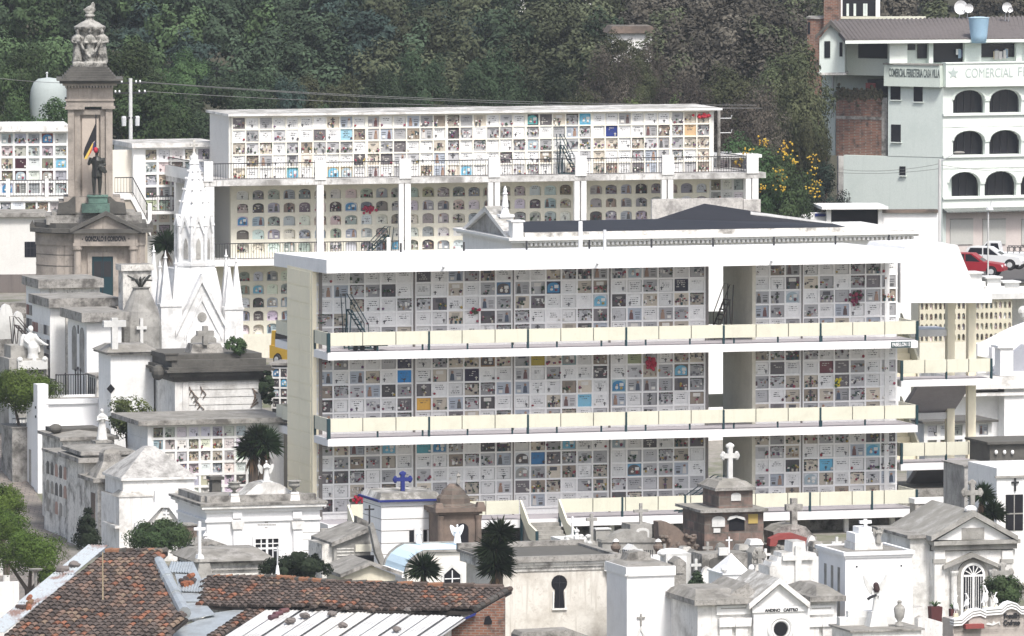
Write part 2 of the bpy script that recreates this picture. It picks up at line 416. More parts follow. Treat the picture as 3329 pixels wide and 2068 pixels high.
        n = 7; out.append(fr.pm([(u0+w*.08, z0+h*.1), (u0+w*.92, z0+h*.1)]+[(u0+w*(.5+.42*cos(pi*i/n)), z0+h*(.55+.34*sin(pi*i/n))) for i in range(n+1)], v-.02, v+.004, sky_))
        blob(.35, .35, .12, (.72, .70, .66), .03); blob(.38, .55, .07, (.5, .35, .25), .03); blob(.68, .3, .12, rg.choice(FLOW), .03)
        q(.56, .84, .45, .7, .028, (.66, .66, .64))
    return out
def arch_pts(u0, u1, z0, z1, k):
    w, h = u1-u0, z1-z0; n = 6; r = h*.30
    return [(u0, z0), (u1, z0)] + [(u0+w*(.5+.5*cos(pi*i/n)), z1-r+r*sin(pi*i/n)) for i in range(n+1)]
class Plaques:
    """collects grave fronts; the ones that show largest become parts of their own, the rest one mass"""
    def __init__(s): s.items = []
    def add(s, shapes, w): s.items.append((w, shapes))
    def build(s, par, name='niche_plaque', most=100):
        it = sorted(s.items, key=lambda t: -t[0])
        for w, sh in it[:most]: part(par, name, PLAQ, sh)
        if it[most:]: part(par, name+'s', PLAQ, *[sh for w, sh in it[most:]], kind='stuff')
def niche_grid(fr, u0, u1, z0, z1, nc, nr, v, pl, rg, over=(), bar=.085, depth=.13, tone=0., weight=1.):
    """white concrete lattice with one grave front set back in every opening; returns the lattice shapes"""
    cw, ch = (u1-u0)/nc, (z1-z0)/nr; out = []
    out.append(fr.bb(u0-bar/2-.02, u1+bar/2+.02, v+depth-.012, v+depth+.03, z0-bar/2, z1+bar/2))
    for i in range(nc+1): out.append(fr.bb(u0+i*cw-bar/2, u0+i*cw+bar/2, v, v+depth, z0-bar/2, z1+bar/2))
    for j in range(nr+1): out.append(fr.bb(u0-bar/2-.01, u1+bar/2+.01, v-.006, v+depth-.006, z0+j*ch-bar/2, z0+j*ch+bar/2))
    for i in range(nc):
        for j in range(nr):
            a, b, c, d = u0+i*cw+bar/2, u0+(i+1)*cw-bar/2, z0+j*ch+bar/2, z0+(j+1)*ch-bar/2
            px, py = proj(fr.w((a+b)/2, v, (c+d)/2)); f = None
            for ox, oy, oc in over:
                if abs(ox-px) < 24 and abs(oy-py) < 24: f = oc
            dv = rg.choice([.03, .06, .09, .09])
            pl.add(plaque(fr, a-.01, b+.01, c-.01, d+.01, v+dv, rg, tone, f), weight+(1 if 0 < j < nr-1 else 0)+.5*rg.random())
    return out
# ================================================================== the three storey niche pavilion
M = Fr(1066, 0, 1450)
zM = lambda y: M.at(1066, y)[1]
UE = M.at(2983, 1407)[0]
VN = 2.65; VB = 10.0
pav = thing('niche_pavilion', 'long three storey white niche pavilion with pale cream balcony panels on every floor', 'burial pavilion', M.w(0, 0, 0))
SL = [(zM(1733), zM(1706)), (zM(1452), zM(1427)), (zM(1172), zM(1146))]    # floor slabs
RB, RT = zM(889), zM(845)
# roof with its deep white fascia
UR = M.at(2950, 840)[0]
roof = part(pav, 'roof', CLEAN, M.sd([(0, RB), (0, RT), (VB, RT-.22), (VB, RB-.22)], -.05, UR))
for x, y in ((1303, 828), (1508, 825), (1712, 820), (1916, 815), (2118, 811), (2318, 808), (2516, 803), (2716, 800), (2890, 797)):
    u = M.at(x, y, 8.0)[0]; part(roof, 'vent_pipe', IRON, M.bb(u-.04, u+.04, 7.96, 8.04, RT-.2, RT+.28))
for x, y in ((1438, 868), (1938, 857), (2504, 849)):
    u, z = M.at(x, y, 0); part(roof, 'rain_spout', STEELG, M.tb([(u-.1, -.28, z+.03), (u+.12, .05, z-.03)], .045))
for x, y0, y1, m in ((1887, 752, 806, CLEAN), (1966, 790, 834, STEELG)):
    u, z = M.at(x, y1, 6.0); part(roof, 'standpipe', m, M.tb([(u, 6, RT-.3), (u, 6, RT+(1.35 if y0 < 770 else .9))], .10 if y0 < 770 else .08, 8))
# floor slabs and walkway screed
parts(pav, 'floor_slab', CLEAN, [M.bb(0, UE, 0, VB, a, b-.01) for a, b in SL])
parts(pav, 'walkway', FLOORG, [M.bb(.12, UE-.1, .1, VB-.1, b-.02, b) for a, b in SL])
# stone-faced end wall, panels with open joints
wl = [M.bb(-.06, .26, VN, 7.4, -.3, RB-.02)]
nz_ = 17; zt = RB-.1
for i in range(nz_):
    z0 = -.2+(zt+.2)*i/nz_; z1 = -.2+(zt+.2)*(i+1)/nz_
    for a, b in ((VN+.3, 5.02), (5.05, 7.35)): wl.append(M.bb(-.085, -.05, a, b, z0+.03, z1-.03))
part(pav, 'end_wall', CREAMW, *wl)
part(pav, 'column', PIER, M.bb(.26, .44, VN-.02, VN+.3, SL[0][1], RB))
# niche blocks
bays = [(1032, 1341, 6), (1352, 1664, 6), (1673, 1977, 6), (1987, 2291, 6), (2452, 2602, 3), (2611, 2914, 6)]
uu = [(M.at(a, 1280, VN)[0], M.at(b, 1280, VN)[0], n) for a, b, n in bays]
rg = random.Random(11); pl = Plaques(); lat = []; pier = []
BL, OR, LB = (.03, .26, .62), (.70, .40, .07), (.22, .50, .66)
over = [(1314, 1227, BL), (1377, 1328, OR), (1900, 1316, LB), (1377, 1460, (.10, .36, .44)), (1744, 1177, (.42, .33, .04)),
        (1850, 1170, (.16, .32, .33)), (1636, 940, (.10, .20, .34)), (1802, 936, (.02, .025, .06)), (2210, 938, (.03, .03, .05)),
        (1526, 1225, (.025, .02, .045)), (2670, 1500, (.14, .45, .66)), (2065, 1180, (.34, .38, .22)), (1600, 1180, (.5, .25, .08)), (2855, 1455, (.30, .50, .56)), (1316, 1160, (.05, .05, .08)),
        (2015, 1255, (.36, .52, .56)), (1770, 1485, (.04, .18, .40)), (2200, 1220, (.16, .14, .12)), (2690, 1190, (.16, .05, .06)), (2075, 1545, (.18, .42, .62)), (2430, 1250, (.04, .05, .07))]
zref = [M.at(1034, 1203, VN)[1], M.at(1034, 1480, VN)[1]]
pitch = (M.at(1034, 1203, VN)[1]-M.at(1034, 1355, VN)[1])/3
for f, (a, b) in enumerate(SL):
    cl = SL[f+1][0] if f < 2 else RB
    zb = b+.34; zt = zb+5*pitch
    for i, (u0, u1, n) in enumerate(uu):
        lat += niche_grid(M, u0, u1, zb, min(zt, cl-.02), n, 5, VN, pl, rg, over, weight=1.0+.01*i, tone=0.)
        lat.append(M.bb(u0-.03, u1+.03, VN+.06, VN+.3, b, zb-.04))
    for i in (0, 1, 2, 4):
        x0, x1 = uu[i][1]+.045, uu[i+1][0]-.045; pier.append(M.bb(x0, x1, VN-.05, VN+.2, b, cl))
    x0 = uu[3][1]+.045; pier.append(M.bb(x0, x0+.14, VN-.05, VN+.2, b, cl))
part(pav, 'niche_lattice', LATT, *lat)
parts(pav, 'pier', PIER, pier)
ub1 = uu[3][1]+.19; ub2 = uu[4][0]-.10
bl = []
for f, (a, b) in enumerate(SL):
    cl = SL[f+1][0] if f < 2 else RB
    bl += [M.bb(.27, ub1, VN+.14, 7.3, b, cl-.01), M.bb(ub2, UE-.95, VN+.14, 7.3, b, cl-.01)]
    bl += [M.bb(ub2-.02, ub2+.16, VN-.03, 7.36, b, cl-.012)]
parts(pav, 'niche_block', OLIVE, bl)
pl.build(pav)
parts(pav, 'column', WHITE, [M.bb(UE-.85, UE-.6, VN-.02, VN+.5, b, (SL[f+1][0] if f < 2 else RB)) for f, (a, b) in enumerate(SL)])
# basement below the raised floor
part(pav, 'basement_wall', CONC, M.bb(.5, UE-.4, 2.2, 7.2, -.3, SL[0][0]))
parts(pav, 'column', WHITE, [M.bb(u, u+.22, .9, 1.15, -.3, SL[0][0]) for u in [2.5+3.1*i for i in range(9)]+[UE-1.1]])
# balcony panels and their posts
def panels(par, fr, u0, u1, n, v, zb, zt, th=.06, mat=CREAM):
    w = (u1-u0)/n
    for i in range(n):
        part(par, 'balcony_panel', mat, fr.bb(u0+i*w+.025, u0+(i+1)*w-.025, v, v+th, zb, zt))
        if 0 < i: part(par, 'panel_joint', PIER, fr.bb(u0+i*w-.05, u0+i*w+.05, v+th+.002, v+th+.03, zb, zt-.01))
def sidepanels(par, fr, u, v0, v1, n, zb, zt, mat=CREAM):
    w = (v1-v0)/n
    for i in range(n):
        part(par, 'balcony_panel', mat, fr.bb(u, u+.06, v0+i*w+.02, v0+(i+1)*w-.02, zb, zt))
posts = []
PZ0, PZ1 = [zM(1688), zM(1406), zM(1126)], [zM(1643), zM(1362), zM(1083)]
for f in (1, 2):
    panels(pav, M, .1, UE-.04, 18, .06, PZ0[f], PZ1[f])
    sidepanels(pav, M, .02, .16, VN, 2, PZ0[f], PZ1[f]); sidepanels(pav, M, .02, 7.45, VB-.1, 2, PZ0[f], PZ1[f])
    sidepanels(pav, M, UE-.1, .16, VN, 2, PZ0[f], PZ1[f])
    panels(pav, M, .1, UE-.04, 1, VB-.2, PZ0[f], PZ1[f])
    w = (UE-.14)/18
    for i in range(0, 19, 3): posts.append(M.bb(.1+i*w-.05, .1+i*w+.05, .03, .15, SL[f][1]-.02, PZ1[f]-.02))
    for i in range(12): posts.append(M.bb(2.6+2.32*i-.04, 2.6+2.32*i+.04, .14, .2, SL[f][1]-.02, PZ0[f]+.1))
    posts.append(M.bb(-.02, .1, .0, .16, SL[f][1]-.05, PZ1[f]-.01)); posts.append(M.bb(UE-.08, UE+.04, .0, .16, SL[f][1]-.05, PZ1[f]-.01))
    posts.append(M.bb(.0, .1, VN-.12, VN, SL[f][1]-.02, PZ1[f]-.02))
uS = [M.at(x, 1690)[0] for x in (1140, 1690, 1822, 2983)]
panels(pav, M, uS[0], uS[1], 5, .06, PZ0[0], PZ1[0]); panels(pav, M, uS[2], UE-.04, 11, .06, PZ0[0], PZ1[0])
sidepanels(pav, M, UE-.1, .16, VN, 2, PZ0[0], PZ1[0])
for i in range(5): posts.append(M.bb(uS[2]+3.2+3.3*i, uS[2]+3.3+3.3*i, .03, .15, SL[0][1]-.02, PZ1[0]))
posts.append(M.bb(UE-.08, UE+.04, 0, .16, SL[0][1]-.05, PZ1[0]))
parts(pav, 'post', TEAL, posts)
# front stairs down to the cemetery path
for k, (a, b) in enumerate(((M.at(1030, 1690)[0], uS[0]-.12), (uS[1]+.06, uS[2]-.06))):
    st = []; h = SL[0][1]/7.
    for i in range(7): st.append(M.bb(a+.1, b-.1, -.34*(i+1), -.34*i, -.2, SL[0][1]-h*(i+1)))
    part(pav, 'stairs', GREYST, *st)
    zt0 = PZ1[0]; L = -2.7
    for u in (a, b):
        if k == 0 and u == a: continue
        s_ = part(pav, 'stair_parapet', CREAM, M.sd([(0, PZ0[0]-.05), (0, zt0), (L*.55, zt0-1.05), (L, zt0-1.3), (L, .2), (L*.55, .35)], u-.05, u+.05))
        parts(s_, 'post', TEAL, [M.bb(u-.07, u+.07, L-.08, L, -.1, zt0-1.3), M.bb(u-.06, u+.06, -.12, -.02, 0, PZ0[0])])
# name sign on the slab edge
r = M.rect((2897, 1111, 2961, 1130), -.02)
sg = part(pav, 'sign', wmat('sign board', (.02, .055, .06), rough=.5), M.bb(r[0], r[1], -.05, -.006, r[2], r[3]))
txt(sg, 'lettering', CLEAN, 'PABELLON 13', M, (r[0]+r[1])/2, -.056, (r[2]+r[3])/2, .26, (r[1]-r[0])*.9, bold=.006)
# stair tower at the right end
VT = 2.6; x0 = M.at(2930, 1245, VT)[0]; x1 = M.at(3225, 1245, VT)[0]
mass = [M.at(x, y, VT) for x, y in ((2928, 985), (3225, 985), (3225, 946), (3169, 936), (3113, 797), (2945, 803), (2928, 828))]
part(pav, 'stair_roof', CLEAN, M.pm(mass, VT, 8.2))
LZ = []
for yb, yt, pb, pt in ((1258, 1236, 1215, 1172), (1530, 1507, 1484, 1441)):
    zb, zt = M.at(2935, yb, VT)[1], M.at(2935, yt, VT)[1]; p0, p1 = M.at(2935, pb, VT)[1], M.at(2935, pt, VT)[1]
    LZ.append((zb, zt))
    part(pav, 'stair_landing', CLEAN, M.bb(x0, x1, VT, 4.9, zb, zt-.01)); part(pav, 'walkway', FLOORG, M.bb(x0+.1, x1-.1, VT+.1, 4.9, zt-.02, zt))
    panels(pav, M, x0+.1, x1-.06, 4, VT+.05, p0, p1); sidepanels(pav, M, x0+.02, VT+.12, 4.6, 2, p0, p1); sidepanels(pav, M, x1-.1, VT+.12, 4.6, 2, p0, p1)
    parts(pav, 'post', TEAL, [M.bb(x0-.02, x0+.1, VT-.01, VT+.12, zt-.03, p1), M.bb(x1-.08, x1+.03, VT-.01, VT+.12, zt-.03, p1), M.bb((x0+x1)/2-.04, (x0+x1)/2+.04, VT+.02, VT+.14, zt-.03, p0+.05)])
for f in (1, 2):          # flights: one down to the landing, one on down behind it
    zl = LZ[2-f][1]; zf = SL[f][1]; zd = SL[f-1][1]
    st = []
    for i in range(8): st.append(M.bb(x0+.15, x0+1.6, 4.9+.3*i, 5.2+.3*i, zl+(zf-zl)*(i+.2)/8-.2, zl+(zf-zl)*(i+1)/8))
    part(pav, 'stairs', CREAMW, st)
    part(pav, 'stair_parapet', CREAM, M.sd([(4.7, zl-.15), (7.4, zf-.15), (7.4, zf+.85), (4.7, zl+.9)], x0+1.62, x0+1.72))
    part(pav, 'stair_flight', FLOORG, M.sd([(4.6, LZ[2-f][0]), (4.6, zl-.02), (8.0, zd+.05), (8.0, zd-.3)], x0+1.75, x1-.3))
    part(pav, 'floor_slab', CLEAN, M.bb(x0+.12, x1-.4, 7.3, VB, SL[f][0]+.02, SL[f][1]-.03))
parts(pav, 'column', CREAMW, [M.bb(M.at(3148, 1300, 4.5)[0], M.at(3173, 1300, 4.5)[0], 4.5, 4.9, -.3, mass[0][1]+.1),
     M.bb(M.at(3080, 1300, 7.2)[0], M.at(3104, 1300, 7.2)[0], 7.2, 7.6, -.3, mass[0][1]+.1)])
part(pav, 'plinth_wall', CONC, M.bb(x0+.3, x1-.2, 3.2, 7.6, -.3, LZ[1][0]-1.0))
# ------------------------------------------------------------------ statues
def robed(fr, u, v, z, h, w=.30, arms='pray', head=True, lean=0.):
    """a standing draped figure, h tall: robe, shoulders, arms, neck, head with face and hair"""
    r = h*w/2; S = []
    prof = [(1.0,0),(.98,.05),(.86,.2),(.74,.38),(.64,.52),(.60,.60),(.72,.70),(.80,.77),(.62,.82),(.26,.845)]
    n = 14; vs, fs = [], []
    for i, (k, t) in enumerate(prof):
        for j in range(n):
            a = 2*pi*j/n; f = 1+.07*math.sin(5*a+i*.6)*(1-t)
            vs.append(fr.w(u+r*k*f*cos(a)+lean*h*t, v+r*.72*k*f*sin(a), z+h*t))
    for i in range(len(prof)-1):
        for j in range(n):
            j2 = (j+1) % n; fs.append((i*n+j, i*n+j2, (i+1)*n+j2, (i+1)*n+j))
    fs.append(tuple(range(n-1, -1, -1))); fs.append(tuple(range((len(prof)-1)*n, len(prof)*n)))
    S.append((vs, fs)); uu_ = u+lean*h*.8
    if head:
        S += [fr.tb([(uu_, v, z+h*.81), (uu_, v, z+h*.89)], h*.034, 8), fr.el(uu_, v, z+h*.925, h*.050, h*.058, h*.072, n=12, m=9),
              fr.el(uu_, v-h*.055, z+h*.918, h*.012, h*.018, h*.018, n=6, m=5), fr.el(uu_, v+h*.02, z+h*.935, h*.060, h*.055, h*.070, n=10, m=8)]
    for s in (-1, 1):
        sh = (uu_+s*r*.74, v, z+h*.765)
        if arms == 'pray': pp = [sh, (uu_+s*r*.95, v-r*.35, z+h*.63), (uu_+s*.02*h, v-r*.95, z+h*.69)]
        elif arms == 'open': pp = [sh, (uu_+s*r*1.35, v-r*.3, z+h*.62), (uu_+s*r*1.75, v-r*.7, z+h*.55)]
        elif arms == 'down': pp = [sh, (uu_+s*r*1.02, v-r*.1, z+h*.60), (uu_+s*r*.9, v-r*.5, z+h*.47)]
        else: pp = [sh, (uu_+s*r*1.05, v-r*.4, z+h*.62), (uu_+s*r*.2, v-r*.9, z+h*.60)]
        S.append(fr.tb(pp, [h*.042, h*.036, h*.026], 7)); S.append(fr.el(*pp[-1], h*.026, h*.026, h*.030, n=7, m=5))
    return S
def wing(fr, u, v, z, h, s, spread=.5, rise=1.0, t=.05):
    """one feathered wing rising from the shoulder"""
    pts = [(0,.70),(.10,.86),(.26,.96),(.42,1.0),(.46,.90),(.42,.76),(.36,.62),(.28,.50),(.20,.40),(.10,.36),(.03,.50)]
    return fr.pm([(u+s*a*spread/.46*h, z+h*(.55+(b-.55)*rise)) for a, b in pts], v+h*.05, v+h*.05+t)
# ------------------------------------------------------------------ railings and arched niche walls
def railing(fr, pts, h, gap=.16, r=.014, bar=.03):
    """iron bars between two rails along a path of (u,v,z) feet"""
    out = []
    for a, b in zip(pts[:-1], pts[1:]):
        A, B = Vector(a), Vector(b); n = max(2, int((B-A).length/gap))
        out.append(fr.tb([(A.x, A.y, A.z+h), (B.x, B.y, B.z+h)], bar, 4)); out.append(fr.tb([(A.x, A.y, A.z+.08), (B.x, B.y, B.z+.08)], bar*.7, 4))
        for i in range(n+1):
            q = A.lerp(B, i/n); out.append(fr.tb([(q.x, q.y, q.z+.05), (q.x, q.y, q.z+h)], r, 3))
    return out
def ray_poly(pts, c, a):
    d = (cos(a), sin(a)); best = None
    for i in range(len(pts)):
        p, q = pts[i], pts[(i+1) % len(pts)]
        ex, ey = q[0]-p[0], q[1]-p[1]; den = d[0]*ey-d[1]*ex
        if abs(den) < 1e-9: continue
        t = ((p[0]-c[0])*ey-(p[1]-c[1])*ex)/den; s = ((p[0]-c[0])*d[1]-(p[1]-c[1])*d[0])/den
        if t > 0 and -1e-6 <= s <= 1+1e-6 and (best is None or t < best): best = t
    return (c[0]+d[0]*best, c[1]+d[1]*best)
def arch_wall(fr, u0, u1, z0, z1, nc, nr, v, pl, rg, wf=.76, hf=.74, depth=.22, weight=0., tall=1., tone=.5, jit=0.):
    """rendered wall pierced by arched grave niches, each closed by its own slab"""
    cw, ch = (u1-u0)/nc, (z1-z0)/nr; vs, fs = [], []
    for i in range(nc):
        for j in range(nr):
            a, b, c, d = u0+i*cw, u0+(i+1)*cw, z0+j*ch, z0+(j+1)*ch
            w = cw*wf*rg.uniform(.92, 1.06); h = ch*hf*rg.uniform(.94, 1.06)
            ca = (a+b)/2; x0, x1 = ca-w/2, ca+w/2; y0 = c+ch*.12; y1 = y0+h
            ap = arch_pts(x0, x1, y0, y1, tall); cc = (ca, y0+h*.45)
            rc = [(a, c), (b, c), (b, d), (a, d)]
            an = sorted(set(round(math.atan2(p[1]-cc[1], p[0]-cc[0]), 5) for p in ap+rc))
            m = len(an); o = len(vs)
            for t in an:
                p = ray_poly(ap, cc, t); q = ray_poly(rc, cc, t)
                vs += [fr.w(p[0], v, p[1]), fr.w(q[0], v, q[1]), fr.w(p[0], v+depth, p[1])]
            for k in range(m):
                k2 = (k+1) % m
                fs += [(o+3*k, o+3*k+1, o+3*k2+1, o+3*k2), (o+3*k, o+3*k2, o+3*k2+2, o+3*k+2)]
            pl.add(plaque(fr, x0, x1, y0, y1, v+depth*rg.choice([.5, .7, .9]), rg, tone, None, arch=tall), weight+.3*rg.random())
    return [(vs, fs)]
# ================================================================== two storey pavilion behind
B = Fr(738, 86, 590)
zB = lambda y, v=0., x=738: B.at(x, y, v)[1]
uB = lambda x, y=590, v=0.: B.at(x, y, v)[0]
bp = thing('terraced_niche_pavilion', 'older white niche pavilion behind, with a railed terrace over arched niches in cream walls', 'burial pavilion', B.w(uB(690), 0, gz(-10, 86)))
VU = 2.2
ru = B.rect((747, 379, 2312, 379), VU); zt = zB(379, VU, 747); zf = B.at(690, 606)[1]+.34
pt2 = 41/54.0
pl2 = Plaques(); rg = random.Random(5)
SK = (.08, .36, .52)
over2 = [(1900, 382, SK), (1984, 425, (.02, .04, .20)), (2235, 425, (.55, .38, .22)), (968, 560, (.15, .42, .40)), (1112, 430, (.30, .52, .62)), (1745, 385, (.03, .025, .04)), (2330, 545, (.50, .33, .12)), (1105, 545, (.5, .42, .28))]
l2 = niche_grid(B, uB(755, 400, VU), uB(2308, 400, VU), zt-5*pt2-.03, zt-.05, 36, 5, VU, pl2, rg, over2, bar=.085, weight=5, tone=0)
for i in (5, 10, 16, 22, 27, 33):
    cw = (uB(2308, 400, VU)-uB(755, 400, VU))/36; x = uB(755, 400, VU)+cw*i; l2.append(B.bb(x-.09, x+.09, VU-.012, VU+.15, zf, zt))
part(bp, 'niche_lattice', wmat('cream lattice', (.76, .74, .66), (.5, .47, .40), .4), l2)
uE = uB(2315, 400, VU)
part(bp, 'upper_block', wmat('off white render', (.66, .65, .62), (.5, .49, .46), .4), B.bb(uB(745, 400, VU), uE+.15, VU+.12, VU+4.6, zf, zt))
zr = zB(372, VU)
part(bp, 'roof', WORN, B.sd([(VU-.35, zt+.02), (VU-.35, zt+.15), (VU+5.0, zt+.20), (VU+5.0, zt+.05)], uB(745, 400, VU)-.15, uE+.55))
# terrace slab
uL, uR_ = uB(640, 606), uB(2490, 580)
part(bp, 'terrace_slab', wmat('stained white concrete', (.68, .67, .65), (.16, .15, .14), .8, lo=.44, hi=.62, streak=1., top=(.35, .34, .33)), B.fl([(uL, 0), (uR_, 0), (uR_, 9), (uL, 9)], zf-.34, zf))
tp = zf+1.15
px_posts = [(663, 692), (1024, 1060), (1298, 1336), (1588, 1625), (1870, 1906), (2152, 2190), (2427, 2465)]
pu = [(uB(a), uB(b)) for a, b in px_posts]
parts(bp, 'terrace_post', WHITE, [B.bb(a, b, -.06, .14, zf-.05, tp) for a, b in pu])
for (a, b), (c, d) in zip(pu[:-1], pu[1:]): part(bp, 'railing', IRON, railing(B, [(b, .05, zf), (c, .05, zf)], 1.0))
part(bp, 'railing', IRON, railing(B, [(pu[-1][0], .1, zf), (pu[-1][0]-.1, 6, zf)], 1.0))
part(bp, 'terrace_parapet', WHITE, B.bb(uL-.03, uL+.15, .4, 8.6, zf-.03, zf+.62))
part(bp, 'railing', IRON, railing(B, [(uL+.06, .5, zf+.55), (uL+.06, 7, zf+.55)], .55))
# columns of the lower storey
zlo = zB(846); cols = []
for a, b in ((693, 697), (1031, 1053), (1298, 1313), (1317, 1336), (1588, 1604), (1609, 1626), (1868, 1885), (1890, 1907), (2152, 2167), (2172, 2189), (2425, 2442), (2446, 2466)):
    cols.append(B.bb(uB(a, 700), uB(b, 700), .02, .3, zlo, zf-.34))
cols.append(B.bb(uB(668, 700), uB(692, 700), .02, .3, zlo, zf-.34)); cols.append(B.bb(uL+.1, uL+.75, 5.4, 5.9, gz(-18, 86)-.3, zf-.34))
parts(bp, 'column', WHITE, cols)
# arched niche wall, middle storey
ua, ub = uB(764, 700, VU), uB(2306, 700, VU)
zT = zB(608, VU, 764); ph = 43/54.0
w2 = arch_wall(B, ua, ub, zT-5*ph-.08, zT-.08, 31, 5, VU, pl2, rg, weight=0)
w2.append(B.bb(ua-.2, ub+.1, VU-.02, VU+.2, zT-.08, zf-.342)); w2.append(B.bb(ua-.26, ua, VU-.03, VU+.25, zlo, zf-.343))
uq = ub+.1
w2.append(B.bb(ua, ub, VU, VU+.2, zlo-.1, zT-5*ph-.08))
part(bp, 'arched_niche_wall', OLIVE, w2)
part(bp, 'middle_block', wmat('grey toned render', (.40, .39, .37), (.3, .29, .27), .4), B.bb(ua-.22, ub+.06, VU+.26, VU+4.2, zlo-.2, zf-.344))  # end face lies in shade; that grey is put into the block's colour
# lower balcony
part(bp, 'balcony_slab', WHITE, B.bb(uB(640, 850), ub, 0, VU+.1, zB(866), zlo))
ur = [uB(697, 840)+i*(uB(1330, 840)-uB(697, 840))/2 for i in range(3)]
for a, b in zip(ur[:-1], ur[1:]): part(bp, 'railing', IRON, railing(B, [(a, .05, zlo), (b, .05, zlo)], .98))
part(bp, 'column', WHITE, B.bb(uB(1258, 830), uB(1270, 830), .02, .16, zlo, zlo+1.2))
zT3 = zB(872, VU, 764)
w3 = arch_wall(B, uB(772, 1000, VU), uB(1090, 1000, VU), zT3-5*ph-.1, zT3-.1, 7, 5, VU, pl2, rg, weight=.5)
w3 += [B.bb(uB(700, 1000, VU), uB(772, 1000, VU), VU, VU+.2, zT3-6*ph, zlo-.22), B.bb(uB(772, 1000, VU), uB(1090, 1000, VU), VU, VU+.2, zT3-.1, zlo-.22), B.bb(uB(740, 1000, VU), uB(1090, 1000, VU), VU-.02, VU+.2, 1., zT3-5*ph-.1)]
part(bp, 'arched_niche_wall', OLIVE, w3)
part(bp, 'lower_block', OLIVE, B.bb(uB(745, 1000, VU), ub, VU+.25, VU+4, 1.5, zlo-.21))
# little roofed niche wing at the right end
VR = 6.5; a, b = uB(2326, 540, VR), uB(2466, 540, VR); z1 = zB(512, VR, 2400)
l4 = niche_grid(B, a+.1, b-.1, z1-3*pt2-.1, z1-.1, 3, 3, VR, pl2, rg, bar=.085, weight=-1, tone=.8)
part(bp, 'wing_lattice', WHITE, l4)
part(bp, 'wing_block', WHITE, B.bb(a, b, VR+.14, VR+3, zf-.02, z1), B.bb(a-.3, b+.05, VR-.5, VR+3.3, z1+.002, z1+.2))
a, b = uB(2304, 620, 3.), uB(2425, 620, 3.)
part(bp, 'wing_lattice', WHITE, niche_grid(B, a+.1, b-.1, zf-.5-3*pt2, zf-.5, 3, 3, 3., pl2, rg, bar=.12, weight=-1, tone=.3), B.bb(a, b, 3.14, 6, zlo-2, zf-.36))
pl2.build(bp)
# ================================================================== niche blocks on the left
Cf = Fr(0, 88, 560, th=math.atan(.12)); uC = lambda x, y=560, v=0.: Cf.at(x, y, v)[0]; zC = lambda y, v=0., x=100: Cf.at(x, y, v)[1]
cb = thing('niche_block', 'white niche block at the far left behind the pillar monument, with railed balcony', 'niche block', Cf.w(uC(100), 0, gz(-27, 88)))
pl3 = Plaques(); rg = random.Random(9); z1 = zC(430); p3 = 40.5/54.3
l3 = niche_grid(Cf, uC(-86), uC(220), z1-5*p3, z1, 7, 5, 0, pl3, rg, [(152, 445, (.22, .04, .03)), (150, 555, (.2, .1, .09)), (65, 555, (.06, .02, .03))], bar=.14, weight=2, tone=.45)
part(cb, 'niche_lattice', WHITE, l3)
part(cb, 'roof', wmat('roof edge white', (.76, .75, .72), (.10, .09, .08), .9, lo=.52, hi=.62, scale=1.6), Cf.bb(uC(-95), uC(226), -.4, 5, z1+.05, zC(407)))
zb_ = zC(637)
part(cb, 'wall', WHITE, Cf.bb(uC(-90), uC(222), .15, 5, gz(-30, 90)-.5, z1+.05))
part(cb, 'balcony_slab', WORN, Cf.bb(uC(-90), uC(222), -1.3, .14, zb_-.24, zb_))
for a, b in ((-90, -30), (-20, 18), (30, 140), (150, 220)): part(cb, 'railing', IRON, railing(Cf, [(uC(a), -1.25, zb_), (uC(b), -1.25, zb_)], 1.0))
parts(cb, 'balcony_post', WHITE, [Cf.bb(uC(a), uC(b), -1.32, -1.12, zb_, zb_+1.1) for a, b in ((15, 28), (142, 153), (216, 224))])
part(cb, 'niche_lattice', WHITE, niche_grid(Cf, uC(-86), uC(195), zC(690, -1.2), zb_-.26, 7, 1, -1.2, pl3, rg, bar=.12, weight=1, tone=.5))
part(cb, 'lower_wall', WHITE, Cf.bb(uC(-90), uC(222), -1.0, .12, zC(700, -1.2), zb_-.25))
part(cb, 'ledge', CONC, Cf.bb(uC(-90), uC(222), -1.6, .13, zC(706, -1.6)-.1, zC(690, -1.6)))
pl3.build(cb)
# cream lower building with barred window and rubble base
Df = Fr(0, 82, 800, th=math.atan(.12)); uD = lambda x: Df.at(x, 800)[0]; zD = lambda y: Df.at(60, y)[1]
db = thing('chapel_annex', 'low off white building with a dark barred window on a rubble base', 'building', Df.w(uD(60), 0, gz(-29, 82)))
part(db, 'wall', wmat('off white render'	, (.6, .6, .6)), Df.bb(uD(-120), uD(150), 0, 4, zD(892), zD(705)))
part(db, 'roof_slab', CONC, Df.bb(uD(-130), uD(158), -.3, 4, zD(705)+.002, zD(692)))
part(db, 'rubble_base', ROCK, Df.bb(uD(-120), uD(160), -.12, 4, gz(-29, 82)-1, zD(892)))
w_ = part(db, 'window', GLASS, Df.bx((80, 786, 118, 836), -.02, .05))
part(w_, 'bars', IRON, *[Df.bx((x, 786, x+2, 836), -.04, -.022) for x in (86, 98, 110)], Df.bx((80, 805, 118, 808), -.045, -.041))
